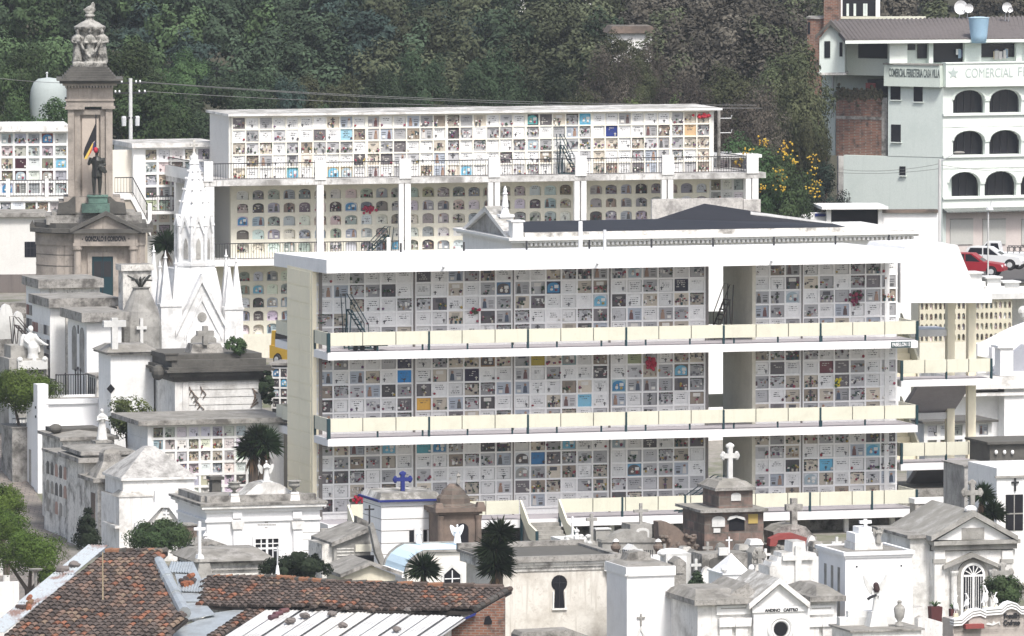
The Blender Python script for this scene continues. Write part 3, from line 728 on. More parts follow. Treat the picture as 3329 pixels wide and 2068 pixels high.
# cream wall and mid niche block, between pillar and spire
Gf = Fr(435, 92, 560); uG = lambda x, v=0.: Gf.at(x, 560, v)[0]; zG = lambda y, v=0., x=560: Gf.at(x, y, v)[1]
gb = thing('niche_block', 'white niche block between the pillar monument and the white spire, stairs on its left', 'niche block', Gf.w(uG(550), 0, gz(-18, 92)))
pl4 = Plaques(); z1 = zG(482); 
part(gb, 'niche_lattice', WHITE, niche_grid(Gf, uG(470), uG(684), z1-7*.76, z1, 5, 7, 0, pl4, rg, bar=.14, tone=.6))
part(gb, 'wall', WHITE, Gf.bb(uG(436), uG(720), .15, 5, gz(-18, 92)-.5, z1+.04))
part(gb, 'roof', WORN, Gf.bb(uG(425), uG(720), -.35, 5, z1+.06, z1+.34))
part(gb, 'end_pillar', WHITE, Gf.bb(uG(433), uG(470), -.05, .3, gz(-18, 92)-.5, z1+.05))
pl4.build(gb)
part(gb, 'balcony_slab', WHITE, Gf.bb(uG(476), uG(640), -1.4, .1, zG(692), zG(684)))
part(gb, 'railing', IRON, railing(Gf, [(uG(478), -1.3, zG(684)), (uG(640), -1.3, zG(684))], .95))
cw_ = solo('boundary_wall', 'plain cream wall with a dark top, right of the pillar monument', 'wall', wmat('pale cream render', (.72, .68, .60), (.6, .56, .5), .3), Gf.bb(uG(355), uG(437), .6, .9, gz(-21, 92)-.3, zG(487)))
sf = thing('outside_stairs', 'white stair flight with iron railing descending beside the niche block', 'stairs', Gf.w(uG(420), -1, gz(-20, 90)))
z0 = zG(628, -2)
part(sf, 'flight', WHITE, Gf.pm([(uG(372, -2), z0), (uG(425, -2), z0), (uG(490, -2), z0-2.0), (uG(490, -2), z0-2.6), (uG(425, -2), z0-.35), (uG(372, -2), z0-.35)], -2, -.7))
part(sf, 'wall', wmat('tan render', (.42, .38, .32), (.25, .22, .2), .5), Gf.pm([(uG(385, -2), z0-.36), (uG(425, -2), z0-.36), (uG(480, -2), z0-2.4), (uG(480, -2), gz(-20, 90)-.5), (uG(385, -2), gz(-20, 90)-.5)], -1.9, -.8))
part(sf, 'railing', IRON, railing(Gf, [(uG(374, -2), -1.95, z0), (uG(432, -2), -1.95, z0), (uG(488, -2), -1.95, z0-1.95)], .98))
parts(sf, 'post', WHITE, [Gf.bb(uG(480, -2), uG(493, -2), -2.02, -1.85, z0-2, z0-.6)])
def skirt(tops, z0, drop=None):
    """solid under a few top polygons (world points): walls go down to z0, or by drop"""
    vs, fs = [], []
    for t in tops:
        n = len(t); o = len(vs)
        vs += [tuple(p) for p in t] + [(p[0], p[1], p[2]-drop if drop else z0) for p in t]
        fs += [tuple(range(o, o+n)), tuple(range(o+2*n-1, o+n-1, -1))] + [(o+i, o+n+i, o+n+(i+1) % n, o+(i+1) % n) for i in range(n)]
    return (vs, fs)
# ================================================================== pillar mausoleum with the bronze man
E = Fr(235, 60, 900, th=.06)
uE_ = lambda x, v=0., y=800: E.at(x, y, v)[0]
zE = lambda y, v=0., x=345: E.at(x, y, v)[1]
def ebx(x0, x1, y0, y1, v0, v1, col=None): return E.bx((x0, y0, x1, y1), v0, v1, col=col)
mo = thing('pillar_mausoleum', 'tan stone mausoleum with a tall pillar, carved crown and pedimented porch', 'mausoleum', E.w(1.9, 0, gz(-24, 60)))
g0 = gz(-24, 60)-.6
W = uE_(455); wl_, wm_ = uE_(185), uE_(118)
plan = lambda e: [(wl_-e*.6, .35-e), (0-e*.3, -e), (W+e*.3, -e), (W+e+.4, .6-e), (W+e+.5, 5), (wm_-e, 5), (wm_-e, 1.6-e*.5)]
part(mo, 'body', TANST, E.fl([(wl_, .8), (.0, .5), (W, .5), (W+.3, .9), (W+.3, 4.6), (wm_, 4.6), (wm_, 2.0)], g0, zE(800)))
courses = []
for y in (905, 945, 868, 832): courses.append(E.fl([(wl_-.015, .79), (-.01, .49), (.32, .49), (.32, .6), (.3, 4.2), (wm_-.015, 4.2), (wm_-.015, 1.99)], zE(y), zE(y-2)))
part(mo, 'course_joint', DARKST, courses)
part(mo, 'frieze', TANST, E.fl([(wl_-.05, .75), (-.0, .45), (W, .45), (W+.35, .85), (W+.35, 4.65), (wm_-.05, 4.65), (wm_-.05, 1.95)], zE(800)+.002, zE(762)))
part(mo, 'entablature', TANST, ebx(240, 447, 756, 790, -.02, .44), ebx(237, 450, 790, 800, -.07, .44))
part(mo, 'cornice', DARKST, E.fl([(wl_-.3, .25), (-.15, .0), (-.15, -.25), (W+.15, -.25), (W+.15, .1), (W+.75, .5), (W+.8, 5), (wm_-.35, 5), (wm_-.35, 1.7)], zE(758), zE(744)),
     E.fl([(wl_-.05, .6), (-.1, .4), (W+.1, .4), (W+.4, .8), (W+.4, 4.7), (wm_-.1, 4.7), (wm_-.1, 2.1)], zE(744), zE(728)))
part(mo, 'acroterion', DARKST, E.pg([(97, 745), (97, 732), (106, 716), (114, 736), (122, 745)], 1.9, 2.4), E.pg([(476, 744), (484, 732), (494, 716), (500, 745)], .6, 1.1))
# pediment
pd = part(mo, 'pediment', TANST, E.pg([(250, 750), (345, 702), (440, 750)], -.05, .4))
part(pd, 'raking_cornice', DARKST, E.pg([(228, 757), (228, 746), (345, 687), (345, 701)], -.3, .6), E.pg([(345, 701), (345, 687), (462, 746), (462, 757)], -.3, .6))
part(mo, 'porch_column', TANST, E.la(uE_(252), .15, [(.24, zE(968)), (.22, zE(880)), (.20, zE(815)), (.28, zE(811)), (.28, zE(800))], 14), smooth=False)
part(mo, 'porch_column', TANST, E.la(uE_(433), .15, [(.24, zE(968)), (.22, zE(880)), (.20, zE(815)), (.28, zE(811)), (.28, zE(800))], 14))
part(mo, 'door_surround', TANST, ebx(285, 382, 820, 834, .38, .52), ebx(285, 299, 834, 1010, .38, .52), ebx(368, 382, 834, 1010, .38, .52))
dr = part(mo, 'door', TEAL, ebx(300, 367, 834, 1010, .42, .55)); part(dr, 'door_panels', IRON, ebx(305, 330, 850, 900, .405, .418), ebx(337, 362, 850, 900, .405, .418), ebx(332, 335, 834, 1005, .40, .417))
tx = part(mo, 'inscription', IRON, ebx(266, 270, 776, 780, -.045, -.022), ebx(417, 421, 774, 778, -.045, -.022))
txt(mo, 'inscription', IRON, 'GONZALO S CORDOVA', E, uE_(343, 0, 777), -.025, zE(777), .36, uE_(410)-uE_(276), bold=.024)
parts(mo, 'slit_window', DARK, [E.bb(wl_-.32+a, wl_-.27+a, 1.19-a*.55, 1.4, zE(900), zE(850)) for a in (0, .12)])
# attic and steps under the pillar
at_ = []
for x0, x1, y0, y1, v0, v1 in ((150, 462, 700, 730, 1., 4.6), (168, 440, 690, 701, 1.2, 4.5), (192, 405, 655, 690, 1.2, 4.4), (208, 392, 640, 656, 1.3, 4.3)):
    at_.append(E.bb(uE_(x0, v0), uE_(x1, v0), v0, v1, zE(y1, v0), zE(y0, v0)-.003))
part(mo, 'stepped_attic', CONC, at_[:2]); part(mo, 'pillar_base', TANST, at_[2:])
parts(mo, 'scroll_buttress', DARKST, [E.pm([(uE_(x, 1.1), zE(695, 1.1)), (uE_(x+d*60, 1.1), zE(695, 1.1)), (uE_(x+d*55, 1.1), zE(660, 1.1)), (uE_(x+d*25, 1.1), zE(655, 1.1)), (uE_(x+d*8, 1.1), zE(640, 1.1)), (uE_(x, 1.1), zE(640, 1.1))], 1.05, 1.9) for x, d in ((246, -1), (352, 1))])
# pillar
v0 = 1.7
bq = lambda x0, x1, y0, y1, a, b: E.bb(uE_(x0, a), uE_(x1, a), a, b, zE(y1, a), zE(y0, a))
sh = bq(224, 365, 355, 642, v0+.35, v0+2.45)
pil = part(mo, 'pillar', TANST, sh, bq(222, 243, 355, 640, v0, v0+.4), bq(345, 367, 355, 640, v0, v0+.4), bq(244, 262, 372, 640, v0+.15, v0+.38), bq(328, 344, 372, 640, v0+.15, v0+.38), bq(244, 344, 357, 373, v0+.14, v0+.38))
part(pil, 'niche_panel', wmat('pale tan stone', (.50, .43, .37), (.25, .2, .17), .5), bq(268, 322, 385, 640, v0+.28, v0+.36))
part(pil, 'capital', TANST, bq(213, 285-8, 347, 356, v0-.12, v0+2.6), bq(332, 376, 346, 355, v0-.121, v0+2.61), bq(217, 371, 328, 347, v0-.02, v0+2.5), bq(213, 375, 322, 328, v0-.1, v0+2.6), bq(219, 369, 286, 322, v0-.02, v0+2.5))
part(pil, 'dentil_course', TANST, *[bq(214+10*i, 220+10*i, 279, 286, v0-.25, v0+.0) for i in range(16)], bq(206, 381, 272, 279, v0-.3, v0+2.7))
part(pil, 'cornice', DARKST, bq(186, 402, 257, 263, v0-.75, v0+3.2), bq(196, 392, 263, 272, v0-.5, v0+3.))
stp = [bq(205+i*6.5, 378-i*6.5, 257-8*(i+1), 257-8*i+.2, v0-.4+i*.12, v0+2.8-i*.12) for i in range(5)]
part(mo, 'stepped_pyramid', DARKST, stp)
cr_u, cr_v = uE_(292, v0+1.2, 150), v0+1.2
zz = lambda y: zE(y, cr_v, 292)
fg = [bq(238, 349, 202, 219, v0+.1, v0+2.3)]
crown = part(mo, 'carved_crown', CARVE, fg, E.la(cr_u, cr_v, [(.62, zz(202)), (.55, zz(180)), (.5, zz(140)), (.66, zz(105)), (.88, zz(96)), (.92, zz(86)), (.75, zz(82)), (.55, zz(74)), (.25, zz(66)), (.2, zz(56))], 16),
     *[robed(E, cr_u+a, cr_v+b, zz(204), zz(95)-zz(204), .34, 'cross') for a, b in ((-.68, -.55), (.68, -.55), (0, -.78), (-.72, .5), (.72, .5))],
     E.tb([(cr_u-.6, cr_v-.8, zz(130)), (cr_u-.3, cr_v-.95, zz(165)), (cr_u, cr_v-.98, zz(185)), (cr_u+.3, cr_v-.95, zz(165)), (cr_u+.6, cr_v-.8, zz(130))], .08, 6))
remesh(crown, .05)
u = uE_(294, cr_v, 30)
bird = part(mo, 'finial_bird', CARVE, E.la(cr_u, cr_v, [(.2, zz(58)), (.32, zz(52)), (.2, zz(44)), (.26, zz(40))], 10), E.el(u, cr_v, zz(32), .30, .2, .24), E.el(u+.14, cr_v, zz(18), .13, .12, .2), E.tb([(u+.12, cr_v, zz(16)), (u+.22, cr_v, zz(12))], .05), E.pm([(u-.45, zz(32)), (u-.1, zz(22)), (u, zz(36)), (u-.2, zz(40))], cr_v-.1, cr_v+.1))
remesh(bird, .04)
# the bronze man and his flag stand on the green base
gp = solo('bronze_plinth', 'green patinated bronze plinth under the bronze man statue', 'plinth', PATINA, bq(288, 350, 638, 662, .55, 1.65), bq(284, 352, 636, 641, .5, 1.66), bq(266, 357, 664, 692, .25, 1.65))
um, vm = uE_(315, 1.1, 560), 1.1; zb0 = zE(636, 1.1); H = zE(480, 1.1)-zb0
def man(fr, u, v, z, h):
    q = lambda a, b, c: (u+a*h, v+b*h, z+c*h)
    S = []
    for s, f in ((-1, -.02), (1, .02)):
        S.append(fr.tb([q(.055*s, 0, .50), q(.062*s, -.012+f, .28), q(.058*s, .01+f, .05)], [h*.060, h*.045, h*.030], 9))
        S.append(fr.el(*q(.06*s, -.04+f, .025), h*.032, h*.075, h*.028, n=8, m=5))
    S.append(fr.tb([q(0, .0, .40), q(0, 0, .50), q(0, 0, .62), q(0, -.005, .74), q(0, 0, .82)], [h*.115, h*.108, h*.098, h*.125, h*.075], 12))
    S.append(fr.tb([q(0, 0, .80), q(0, -.005, .90)], h*.036, 8)); S.append(fr.el(*q(0, -.01, .935), h*.048, h*.056, h*.066, n=12, m=9))
    S.append(fr.el(*q(0, -.065, .93), h*.011, h*.016, h*.016, n=6, m=5)); S.append(fr.el(*q(0, .01, .955), h*.052, h*.056, h*.052, n=10, m=7))
    S.append(fr.tb([q(-.12, 0, .79), q(-.17, -.03, .66), q(-.15, -.13, .76), q(-.14, -.15, .80)], [h*.045, h*.036, h*.026, h*.024], 8))
    S.append(fr.tb([q(.12, 0, .79), q(.165, -.02, .65), q(.06, -.13, .62)], [h*.045, h*.036, h*.026], 8))
    for k in range(4):
        S.append(fr.tb([q(.06-.012*k, -.13, .622-.012*k), q(.03-.012*k, -.145, .61-.012*k)], h*.011, 5))
        S.append(fr.tb([q(-.155+.011*k, -.15, .805), q(-.15+.011*k, -.175, .80)], h*.010, 5))
    # coat skirt and hat held at the waist
    S.append(fr.pm([(u+.02*h, z+.62*h), (u+.16*h, z+.62*h), (u+.22*h, z+.50*h), (u+.15*h, z+.47*h), (u+.06*h, z+.54*h)], v-.13*h, v-.08*h))
    return S
st = solo('bronze_statue', 'dark bronze statue of a standing man in a coat, one arm raised to a flag', 'statue', BRONZE, man(E, um, vm, zb0-.02, H))
remesh(st, .035)
fu = uE_(312, 1.0, 450); zt = zE(381, 1.0); 
fl = thing('flag', 'draped black, yellow and red flag on a pole against the bronze man', 'flag', E.w(fu, .72, zb0))
part(fl, 'pole', IRON, E.tb([(fu-.02, .72, zb0+.9), (fu, .72, zt)], .035, 6), E.la(fu, .72, [(.02, zt), (.06, zt+.06), (.005, zt+.22)], 6))
def drape(pts, col, k):
    top = [E.at(x, y, .70) for x, y in pts]
    return E.pm(top, .70+k*.02, .74+k*.02, col)
part(fl, 'cloth', COLR, drape([(311, 400), (313, 455), (302, 463), (274, 517), (271, 500), (276, 480)], (.015, .014, .018), 0), drape([(302, 463), (303, 470), (283, 517), (273, 517)], (.62, .44, .10), -.5), drape([(303, 470), (297, 495), (276, 524), (282, 516)], (.50, .05, .02), -.3),
     drape([(313, 455), (313, 480), (300, 492), (303, 466)], (.035, .03, .10), .4), E.el(uE_(311, .6, 488), .62, zE(488, .6), .13, .14, .17, (.40, .02, .04)))
# ================================================================== white gothic chapel
K = Fr(522, 45, 1100)
uK = lambda x, v=0., y=1000: K.at(x, y, v)[0]
zK = lambda y, v=0., x=650: K.at(x, y, v)[1]
gch = thing('gothic_chapel', 'tall white gothic chapel with an openwork spire and clustered pinnacles', 'chapel', K.w(2, 1, gz(-17, 45)))
uc = uK(632, 2.3); vc = 2.3; zk = lambda y: zK(y, vc, 632)
gk = gz(-17, 45)-.6; KW = uK(765)
part(gch, 'nave', CHAP, K.bb(uK(545), KW, .25, 4.6, gk, zK(1072)), K.bb(uK(520), uK(792), -.02, 4.7, gk, zK(1170)), K.bb(uK(523), uK(788), -.06, 4.74, zK(1172), zK(1160)))
part(gch, 'side_window', GREYST, K.bx((527, 1300, 538, 1345), -.04, .0))
part(gch, 'roof', CHAP, K.fr(uK(560), KW-.25, .5, 4.2, zK(1072), zk(870), (KW-.25-uK(560))/2-1.15, .75))
hx = lambda r0, r1, z0, z1, ph=.5: K.la(uc, vc, [(r0, z0), (r1, z1)], 8, None, ph)
s5 = 59.5
part(gch, 'lantern_base', CHAP, K.la(uc, vc, [(1.25, zk(895)), (1.12, zk(862)), (1.18, zk(862)), (1.18, zk(852)), (1.05, zk(848))], 8, None, .5))
part(gch, 'lantern', CHAP, hx(.98, .98, zk(852), zk(735)), *[K.la(uc+1.02*cos(2*pi*(k+.5)/8), vc+1.02*sin(2*pi*(k+.5)/8), [(.12, zk(850)), (.10, zk(735)), (.14, zk(732)), (.02, zk(705))], 6) for k in range(8)])
def lancet(u, z0, z1, w): return [(u-w, z0), (u+w, z0), (u+w, z0+(z1-z0)*.7), (u+w*.6, z0+(z1-z0)*.88), (u, z1), (u-w*.6, z0+(z1-z0)*.88), (u-w, z0+(z1-z0)*.7)]
ap = .98*cos(pi/8)
for k in range(8):
    a = 2*pi*k/8+TH; c = K.w(uc, vc, 0); nrm = Vector((cos(a), sin(a), 0))
    f2 = Fr(0, 0, th=a+pi/2, o=Vector(c)+nrm*ap)
    if f2.v.y < .2: continue
    part(gch, 'lancet_window', GREYST, f2.pm(lancet(0, zk(840), zk(772), .13), -.03, .05))
    part(gch, 'gablet', CHAP, f2.pm([(-.42, zk(757)), (-.28, zk(757)), (0, zk(715)), (.28, zk(757)), (.42, zk(757)), (0, zk(695))], -.12, .06))
sp = part(gch, 'spire', wmat('spire white', (.80, .80, .79), (.5, .5, .5), .6), K.la(uc, vc, [(1.02, zk(735)), (.98, zk(722)), (.90, zk(690)), (.70, zk(640)), (.42, zk(575)), (.26, zk(535)), (.30, zk(532)), (.22, zk(520)), (.22, zk(510)), (.05, zk(495))], 8, None, .5))
parts(sp, 'crocket', CHAP, [K.el(uc+r*cos(2*pi*(k+.5)/8), vc+r*sin(2*pi*(k+.5)/8), zk(y), .07, .07, .08, n=6, m=5) for k in range(8) for r, y in ((.98, 700), (.79, 655), (.62, 615), (.46, 580), (.34, 556))])
part(sp, 'finial', OLDW, K.el(uc, vc, zk(505), .17, .17, .13), *K.cross(uc, vc, zk(505), .85, .42, .12))
def pinn(x, yb, ym, yt, v, w=.24):
    w *= 1.3
    u = uK(x, v, ym); z0, z1, z2 = zK(yb, v, x), zK(ym, v, x), zK(yt, v, x)
    return [K.bb(u-w, u+w, v-w, v+w, min(z0, gk), z1), K.bb(u-w-.05, u+w+.05, v-w-.05, v+w+.05, z1-.1, z1+.05), K.fr(u-w, u+w, v-w, v+w, z1+.05, z2-.2, w-.03, w-.03), K.fr(u-.1, u+.1, v-.1, v+.1, z2-.32, z2-.24, .02, .02), K.fr(u-.05, u+.05, v-.05, v+.05, z2-.2, z2+.1, .04, .04)]
for x, ym, yt, v, w in ((538, 990, 820, .1, .26), (500, 985, 800, 3.2, .22), (572, 990, 840, .25, .2), (520, 1010, 850, 1.6, .2), (745, 1000, 845, .1, .24), (768, 1000, 832, .9, .24), (735, 985, 815, 2.8, .2)):
    part(gch, 'pinnacle', CHAP, pinn(x, 1180, ym, yt, v, w))
part(gch, 'front_gable', CHAP, K.pg([(578, 1160), (578, 1085), (657, 905), (742, 1085), (742, 1160)], -.05, .5))
part(gch, 'gable_moulding', CHAP, K.pg([(572, 1095), (572, 1075), (657, 890), (657, 918)], -.18, .3), K.pg([(657, 918), (657, 890), (748, 1075), (748, 1095)], -.18, .3), K.pg([(600, 1105), (600, 1090), (657, 960), (657, 978)], -.12, .0), K.pg([(657, 978), (657, 960), (722, 1090), (722, 1105)], -.12, .0))
part(gch, 'rosette', GREYST, K.la(uK(656), -.08, [(.28, zK(1032)-.02), (.28, zK(1032)+.02)], 12) if 0 else K.pm([(uK(656)+.26*cos(2*pi*i/12), zK(1030)+.26*sin(2*pi*i/12)) for i in range(12)], -.09, 0))
part(gch, 'door_arch', CHAP, K.pm(lancet(uK(660), zK(1158), zK(1062), .95), -.10, 0)); part(gch, 'door', GREYST, K.pm(lancet(uK(660), zK(1158), zK(1078), .72), -.125, 0))
for x in (565, 752): part(gch, 'blind_arch', CHAP, K.pm(lancet(uK(x), zK(1155), zK(1068), .22), -.06, .3))
# ================================================================== hall with the black roof, behind the main pavilion
Hf = Fr(1700, 45, 780); uH = lambda x, v=0., y=770: Hf.at(x, y, v)[0]; zH = lambda y, v=0., x=1900: Hf.at(x, y, v)[1]
ha = thing('black_roofed_hall', 'white classical hall with a dentil cornice and flat black felt roof', 'hall', Hf.w(5, 2, gz(5, 48)))
g = gz(5, 50)-.4; HR = uH(2985)
part(ha, 'wall', WHITE, Hf.bb(.2, HR-.3, .3, 9.5, g, zH(800, 0, 1700)))
part(ha, 'cornice', WHITE, Hf.bb(-.1, HR, -.1, 10, zH(790, 0, 1700), zH(782, 0, 1700)), Hf.bb(-.25, HR+.15, -.3, 10.2, zH(782, 0, 1700)+.001, zH(774, 0, 1700)))
part(ha, 'dentil_course', WHITE, *[Hf.bb(.15+.26*i, .28+.26*i, -.09, .31, zH(800, 0, 1700), zH(791, 0, 1700)) for i in range(int(HR/.26)-1)])
part(ha, 'parapet', OLDW, Hf.bb(.3, uH(2772, .6), .6, .9, zH(774, 0, 1700), zH(757, .6, 1700)), Hf.bb(uH(2772, .6), HR, .5, .8, zH(774, 0, 1700), zH(770, .6, 1700)))
Q = lambda x, y, v: Hf.w(*(lambda t: (t[0], v, t[1]))(Hf.at(x, y, v)))
A_, B_, C_, D_, E2, F2 = Q(1699, 760, .95), Q(2765, 742, .95), Q(1699, 720, 6.5), Q(2135, 712, 6.5), Q(2290, 662, 9), Q(2706, 726, 6.5)
part(ha, 'roof', BLACKR, skirt([[A_, B_, F2, D_, C_], [D_, F2, E2]], zH(774, 0, 1700)))
part(ha, 'roof_edging', WHITE, skirt([[Q(2440, 687, 7.5), Q(2706, 722, 6.4), Q(2706, 727, 6.4), Q(2440, 692, 7.5)]], 0, .1))
# its pedimented end and corner piers
part(ha, 'corner_pier', WHITE, Hf.bb(-.55, .05, .1, .9, zH(776), zH(722, .1, 1690)), Hf.bb(-.65, .15, .05, 1., zH(722, .1, 1690), zH(717, .1, 1690)))
part(ha, 'end_wall', WHITE, Hf.bb(-.5, .2, .4, 10.0, g, zH(785)), Hf.bb(-.75, .15, -.2, 10.4, zH(786), zH(778)), Hf.bb(-.9, .16, -.35, 10.6, zH(778)+.001, zH(770)))
zp = zH(770); part(ha, 'end_pediment', GREYST, Hf.sd([(1.0, zp), (9.0, zp), (5.0, zp+1.25)], -.5, .2)); part(ha, 'raking_cornice', WORN, Hf.sd([(.5, zp), (1.1, zp), (5.0, zp+1.2), (5, zp+1.5)], -.7, .25), Hf.sd([(9.5, zp), (8.9, zp), (5.0, zp+1.2), (5, zp+1.5)], -.7, .25))
uo = uH(1642, 3.5, 690); zo = zH(704, 3.5, 1642)
ob = solo('stone_finial', 'small white stepped finial with a ball, on the corner of the hall pediment', 'finial', CLEAN, Hf.bb(uo-.35, uo+.35, 3.15, 3.85, zp-.1, zo), Hf.bb(uo-.42, uo+.42, 3.08, 3.92, zo-.02, zo+.12), Hf.la(uo, 3.5, [(.26, zo+.12), (.16, zo+.5), (.2, zo+.52), (.12, zo+1.2), (.16, zo+1.25), (.10, zo+1.35), (.11, zo+1.5), (.02, zo+1.7)], 10))
ow = solo('old_parapet_wall', 'old mottled grey wall with a dark stain line behind the black roof', 'wall', wmat('mottled render', (.50, .48, .45), (.20, .19, .18), .8, scale=1.5, lo=.45, hi=.6), Hf.bb(uH(2132, 9.5), uH(2425, 9.5), 10.0, 10.3, gz(10, 55)-.3, zH(647, 9.5, 2280)), Hf.bb(uH(2126, 9.5), uH(2142, 9.5), 9.9, 10.1, gz(10, 55)-.3, zH(650, 9.5, 2140)), Hf.bb(uH(2425, 9.5), uH(2480, 9.5), 9.9, 10.3, gz(10, 55)-.3, zH(650, 9.5, 2450)))
class Tb:
    """a tomb: walls from a front rectangle (photo pixels) at depth Y, running back d metres"""
    def __init__(s, name, label, cat, r, Y, d, wall, cap=None, capmat=None, top=None, th=TH, wname='wall', base=True):
        s.f = f = Fr(r[0], Y, (r[1]+r[3])/2, th); a, b, z0, z1 = f.rect(r); s.W, s.z1, s.d = b, z1, d
        q = f.w(b/2, d/2, 0); g = gz(q[0], q[1]); s.g = min(g, gz(*f.w(0, 0, 0)[:2]), gz(*f.w(b, 0, 0)[:2]))-.3
        s.t = thing(name, label, cat, f.w(b/2, d/2, g)); s.k = 1.0/(FL/(f.o-CAM).length)
        if wall: part(s.t, wname, wall, f.bb(0, b, 0, d, s.g if base else z0, z1))
        s.top = z1
        if cap:
            o, h = cap; h *= s.k
            part(s.t, 'cornice', capmat or wall, f.bb(-o, b+o, -o, d+o, z1+.002, z1+h)); s.top = z1+h
        o = cap[0] if cap else 0
        if top and top[0] == 'pyr':
            h = top[1]*s.k; part(s.t, 'roof', top[2], f.fr(-o+.05, b+o-.05, -o+.05, d+o-.05, s.top+.002, s.top+h, (b+2*o)/2-.06-.01, (d+2*o)/2-.06-.01)); s.top += h
        if top and top[0] == 'gable':
            h = top[1]*s.k; e = top[3] if len(top) > 3 else .2
            part(s.t, 'roof', top[2], f.pm([(-e, s.top-.02), (b/2, s.top+h), (b+e, s.top-.02), (b+e, s.top+.14), (b/2, s.top+h+.18), (-e, s.top+.14)], -e, d+e))
            part(s.t, 'gable', wall, f.pm([(-.001, s.top), (b+.001, s.top), (b/2, s.top+h-.01)], .003, d-.003)); s.top += h+.18
        if top and top[0] == 'tray':      # parapet round a sunk roof
            h = top[1]*s.k; w = .22
            part(s.t, 'parapet', top[2], f.bb(-o, b+o, -o, -o+w, s.top+.002, s.top+h), f.bb(-o, b+o, d+o-w, d+o, s.top+.002, s.top+h), f.bb(-o, -o+w, -o+w+.001, d+o-w-.001, s.top+.002, s.top+h), f.bb(b+o-w, b+o, -o+w+.001, d+o-w-.001, s.top+.002, s.top+h))
            part(s.t, 'sunk_roof', CONC, f.bb(-o+w+.01, b+o-w-.01, -o+w+.01, d+o-w-.01, s.top+.003, s.top+.04))
    def at(s, x, y, v=0.): return s.f.at(x, y, v)
    def u(s, x, v=0., y=None): return s.f.at(x, y or 1500, v)[0]
    def px(s, name, mat, r, v0, v1, par=None, **k): return part(par or s.t, name, mat, s.f.bx(r, v0, v1), **k)
    def pg(s, name, mat, pts, v0, v1, par=None, pv=None): return part(par or s.t, name, mat, s.f.pg(pts, v0, v1, pv))
def Pq(f, r, v, rg, force=None): a, b, c, d = f.rect(r, v); return plaque(f, a, b, c, d, v, rg, 0, force)
rg = random.Random(21)
def cross_thing(label, x, yt, yb, wpx, Y, mat, tpx, arm=.68, name='grave_cross', flare=False, d=None, zb=None, base=None):
    f = Fr(x, Y, yb); z1 = f.at(x, yt)[1]; z0 = f.at(x, yb)[1] if zb is None else zb; k = (f.o-CAM).length/FL
    S = f.cross(0, 0, z0, z1-z0, wpx*k, tpx*k, arm, d)
    if flare:
        t = tpx*k; h = z1-z0; w = wpx*k
        for u, z in ((-w/2, z0+h*arm), (w/2, z0+h*arm), (0, z1)):
            S += [f.el(u, 0, z, t*.75, t*.45, t*.75, n=8, m=6), f.el(u-t*.5*(u == 0)-0, 0, z+t*.5*(u != 0), t*.5, t*.4, t*.5, n=8, m=6), f.el(u+t*.5*(u == 0), 0, z-t*.5*(u != 0), t*.5, t*.4, t*.5, n=8, m=6)]
    if base: S.append(f.fr(-base*k/2, base*k/2, -.25, .25, z0-base*k*.5, z0+.03, base*k*.15, .05))
    return solo(name, label, 'cross', mat, S)
# ---- niche blocks with dark roofs climbing the left slope
t = Tb('niche_tomb', 'grey niche block with two stepped blackened roof slabs, seen end-on left of the steps', 'niche block', (165, 935, 325, 1200), 38, 5.5, OLDW)
f = t.f
a, b = t.u(75, .0, 930), t.W
part(t.t, 'roof_slab', CONC, f.bb(-.75, b+.15, -.3, 3.6, f.at(245, 935)[1]+.004, f.at(245, 906)[1]))
part(t.t, 'gallery_side', WHITE, f.bb(-.55, -.02, .1, 3.4, t.g, f.at(245, 936)[1]))
n0 = [f.bb(-.59, -.55, .25+.62*i, .25+.62*i+.48, f.at(165, 1000+45*j)[1]-.55, f.at(165, 1000+45*j)[1], rg.choice([(.05, .05, .06), (.2, .2, .2), (.45, .44, .42), (.2, .1, .09)])) for i in range(5) for j in range(5)]
for s_ in n0: part(t.t, 'niche_plaque', PLAQ, s_)
t2 = Tb('niche_tomb', 'lower niche block under a weathered dark roof slab, red flowers on its side', 'niche block', (215, 1000, 382, 1200), 31, 6, OLDW)
f = t2.f
part(t2.t, 'roof_slab', CONC, f.bb(-1.0, t2.W+.1, -.25, 4.4, f.at(300, 997)[1], f.at(300, 968)[1]))
part(t2.t, 'gallery_side', WHITE, f.bb(-.85, -.02, .1, 4.2, t2.g, f.at(300, 998)[1]))
for i in range(6):
    for j in range(5): part(t2.t, 'niche_plaque', PLAQ, f.bb(-.89, -.85, .25+.66*i, .25+.66*i+.5, f.at(215, 1060+46*j)[1]-.5, f.at(215, 1060+46*j)[1], rg.choice([(.04, .04, .05), (.16, .16, .17), (.4, .39, .37), (.6, .59, .57), (.2, .1, .09)])))
t3 = Tb('white_tomb', 'white tomb with two blind arches on its side and a mossy grey roof slab', 'tomb', (282, 1045, 395, 1235), 26, 4.2, WHITE, (.35, 30), CONC)
for v in (1.0, 2.7): part(t3.t, 'blind_arch', GREYST, t3.f.sd([(v-.5, t3.f.at(282, 1215)[1])]+[(v+.5*cos(pi-pi*i/8), t3.f.at(282, 1100)[1]+.5*sin(pi*i/8)) for i in range(9)]+[(v+.5, t3.f.at(282, 1215)[1])], -.03, .0))
part(t3.t, 'vent', DARK, t3.f.bb(-.02, 0, 1.75, 1.95, t3.z1-.75, t3.z1-.3))
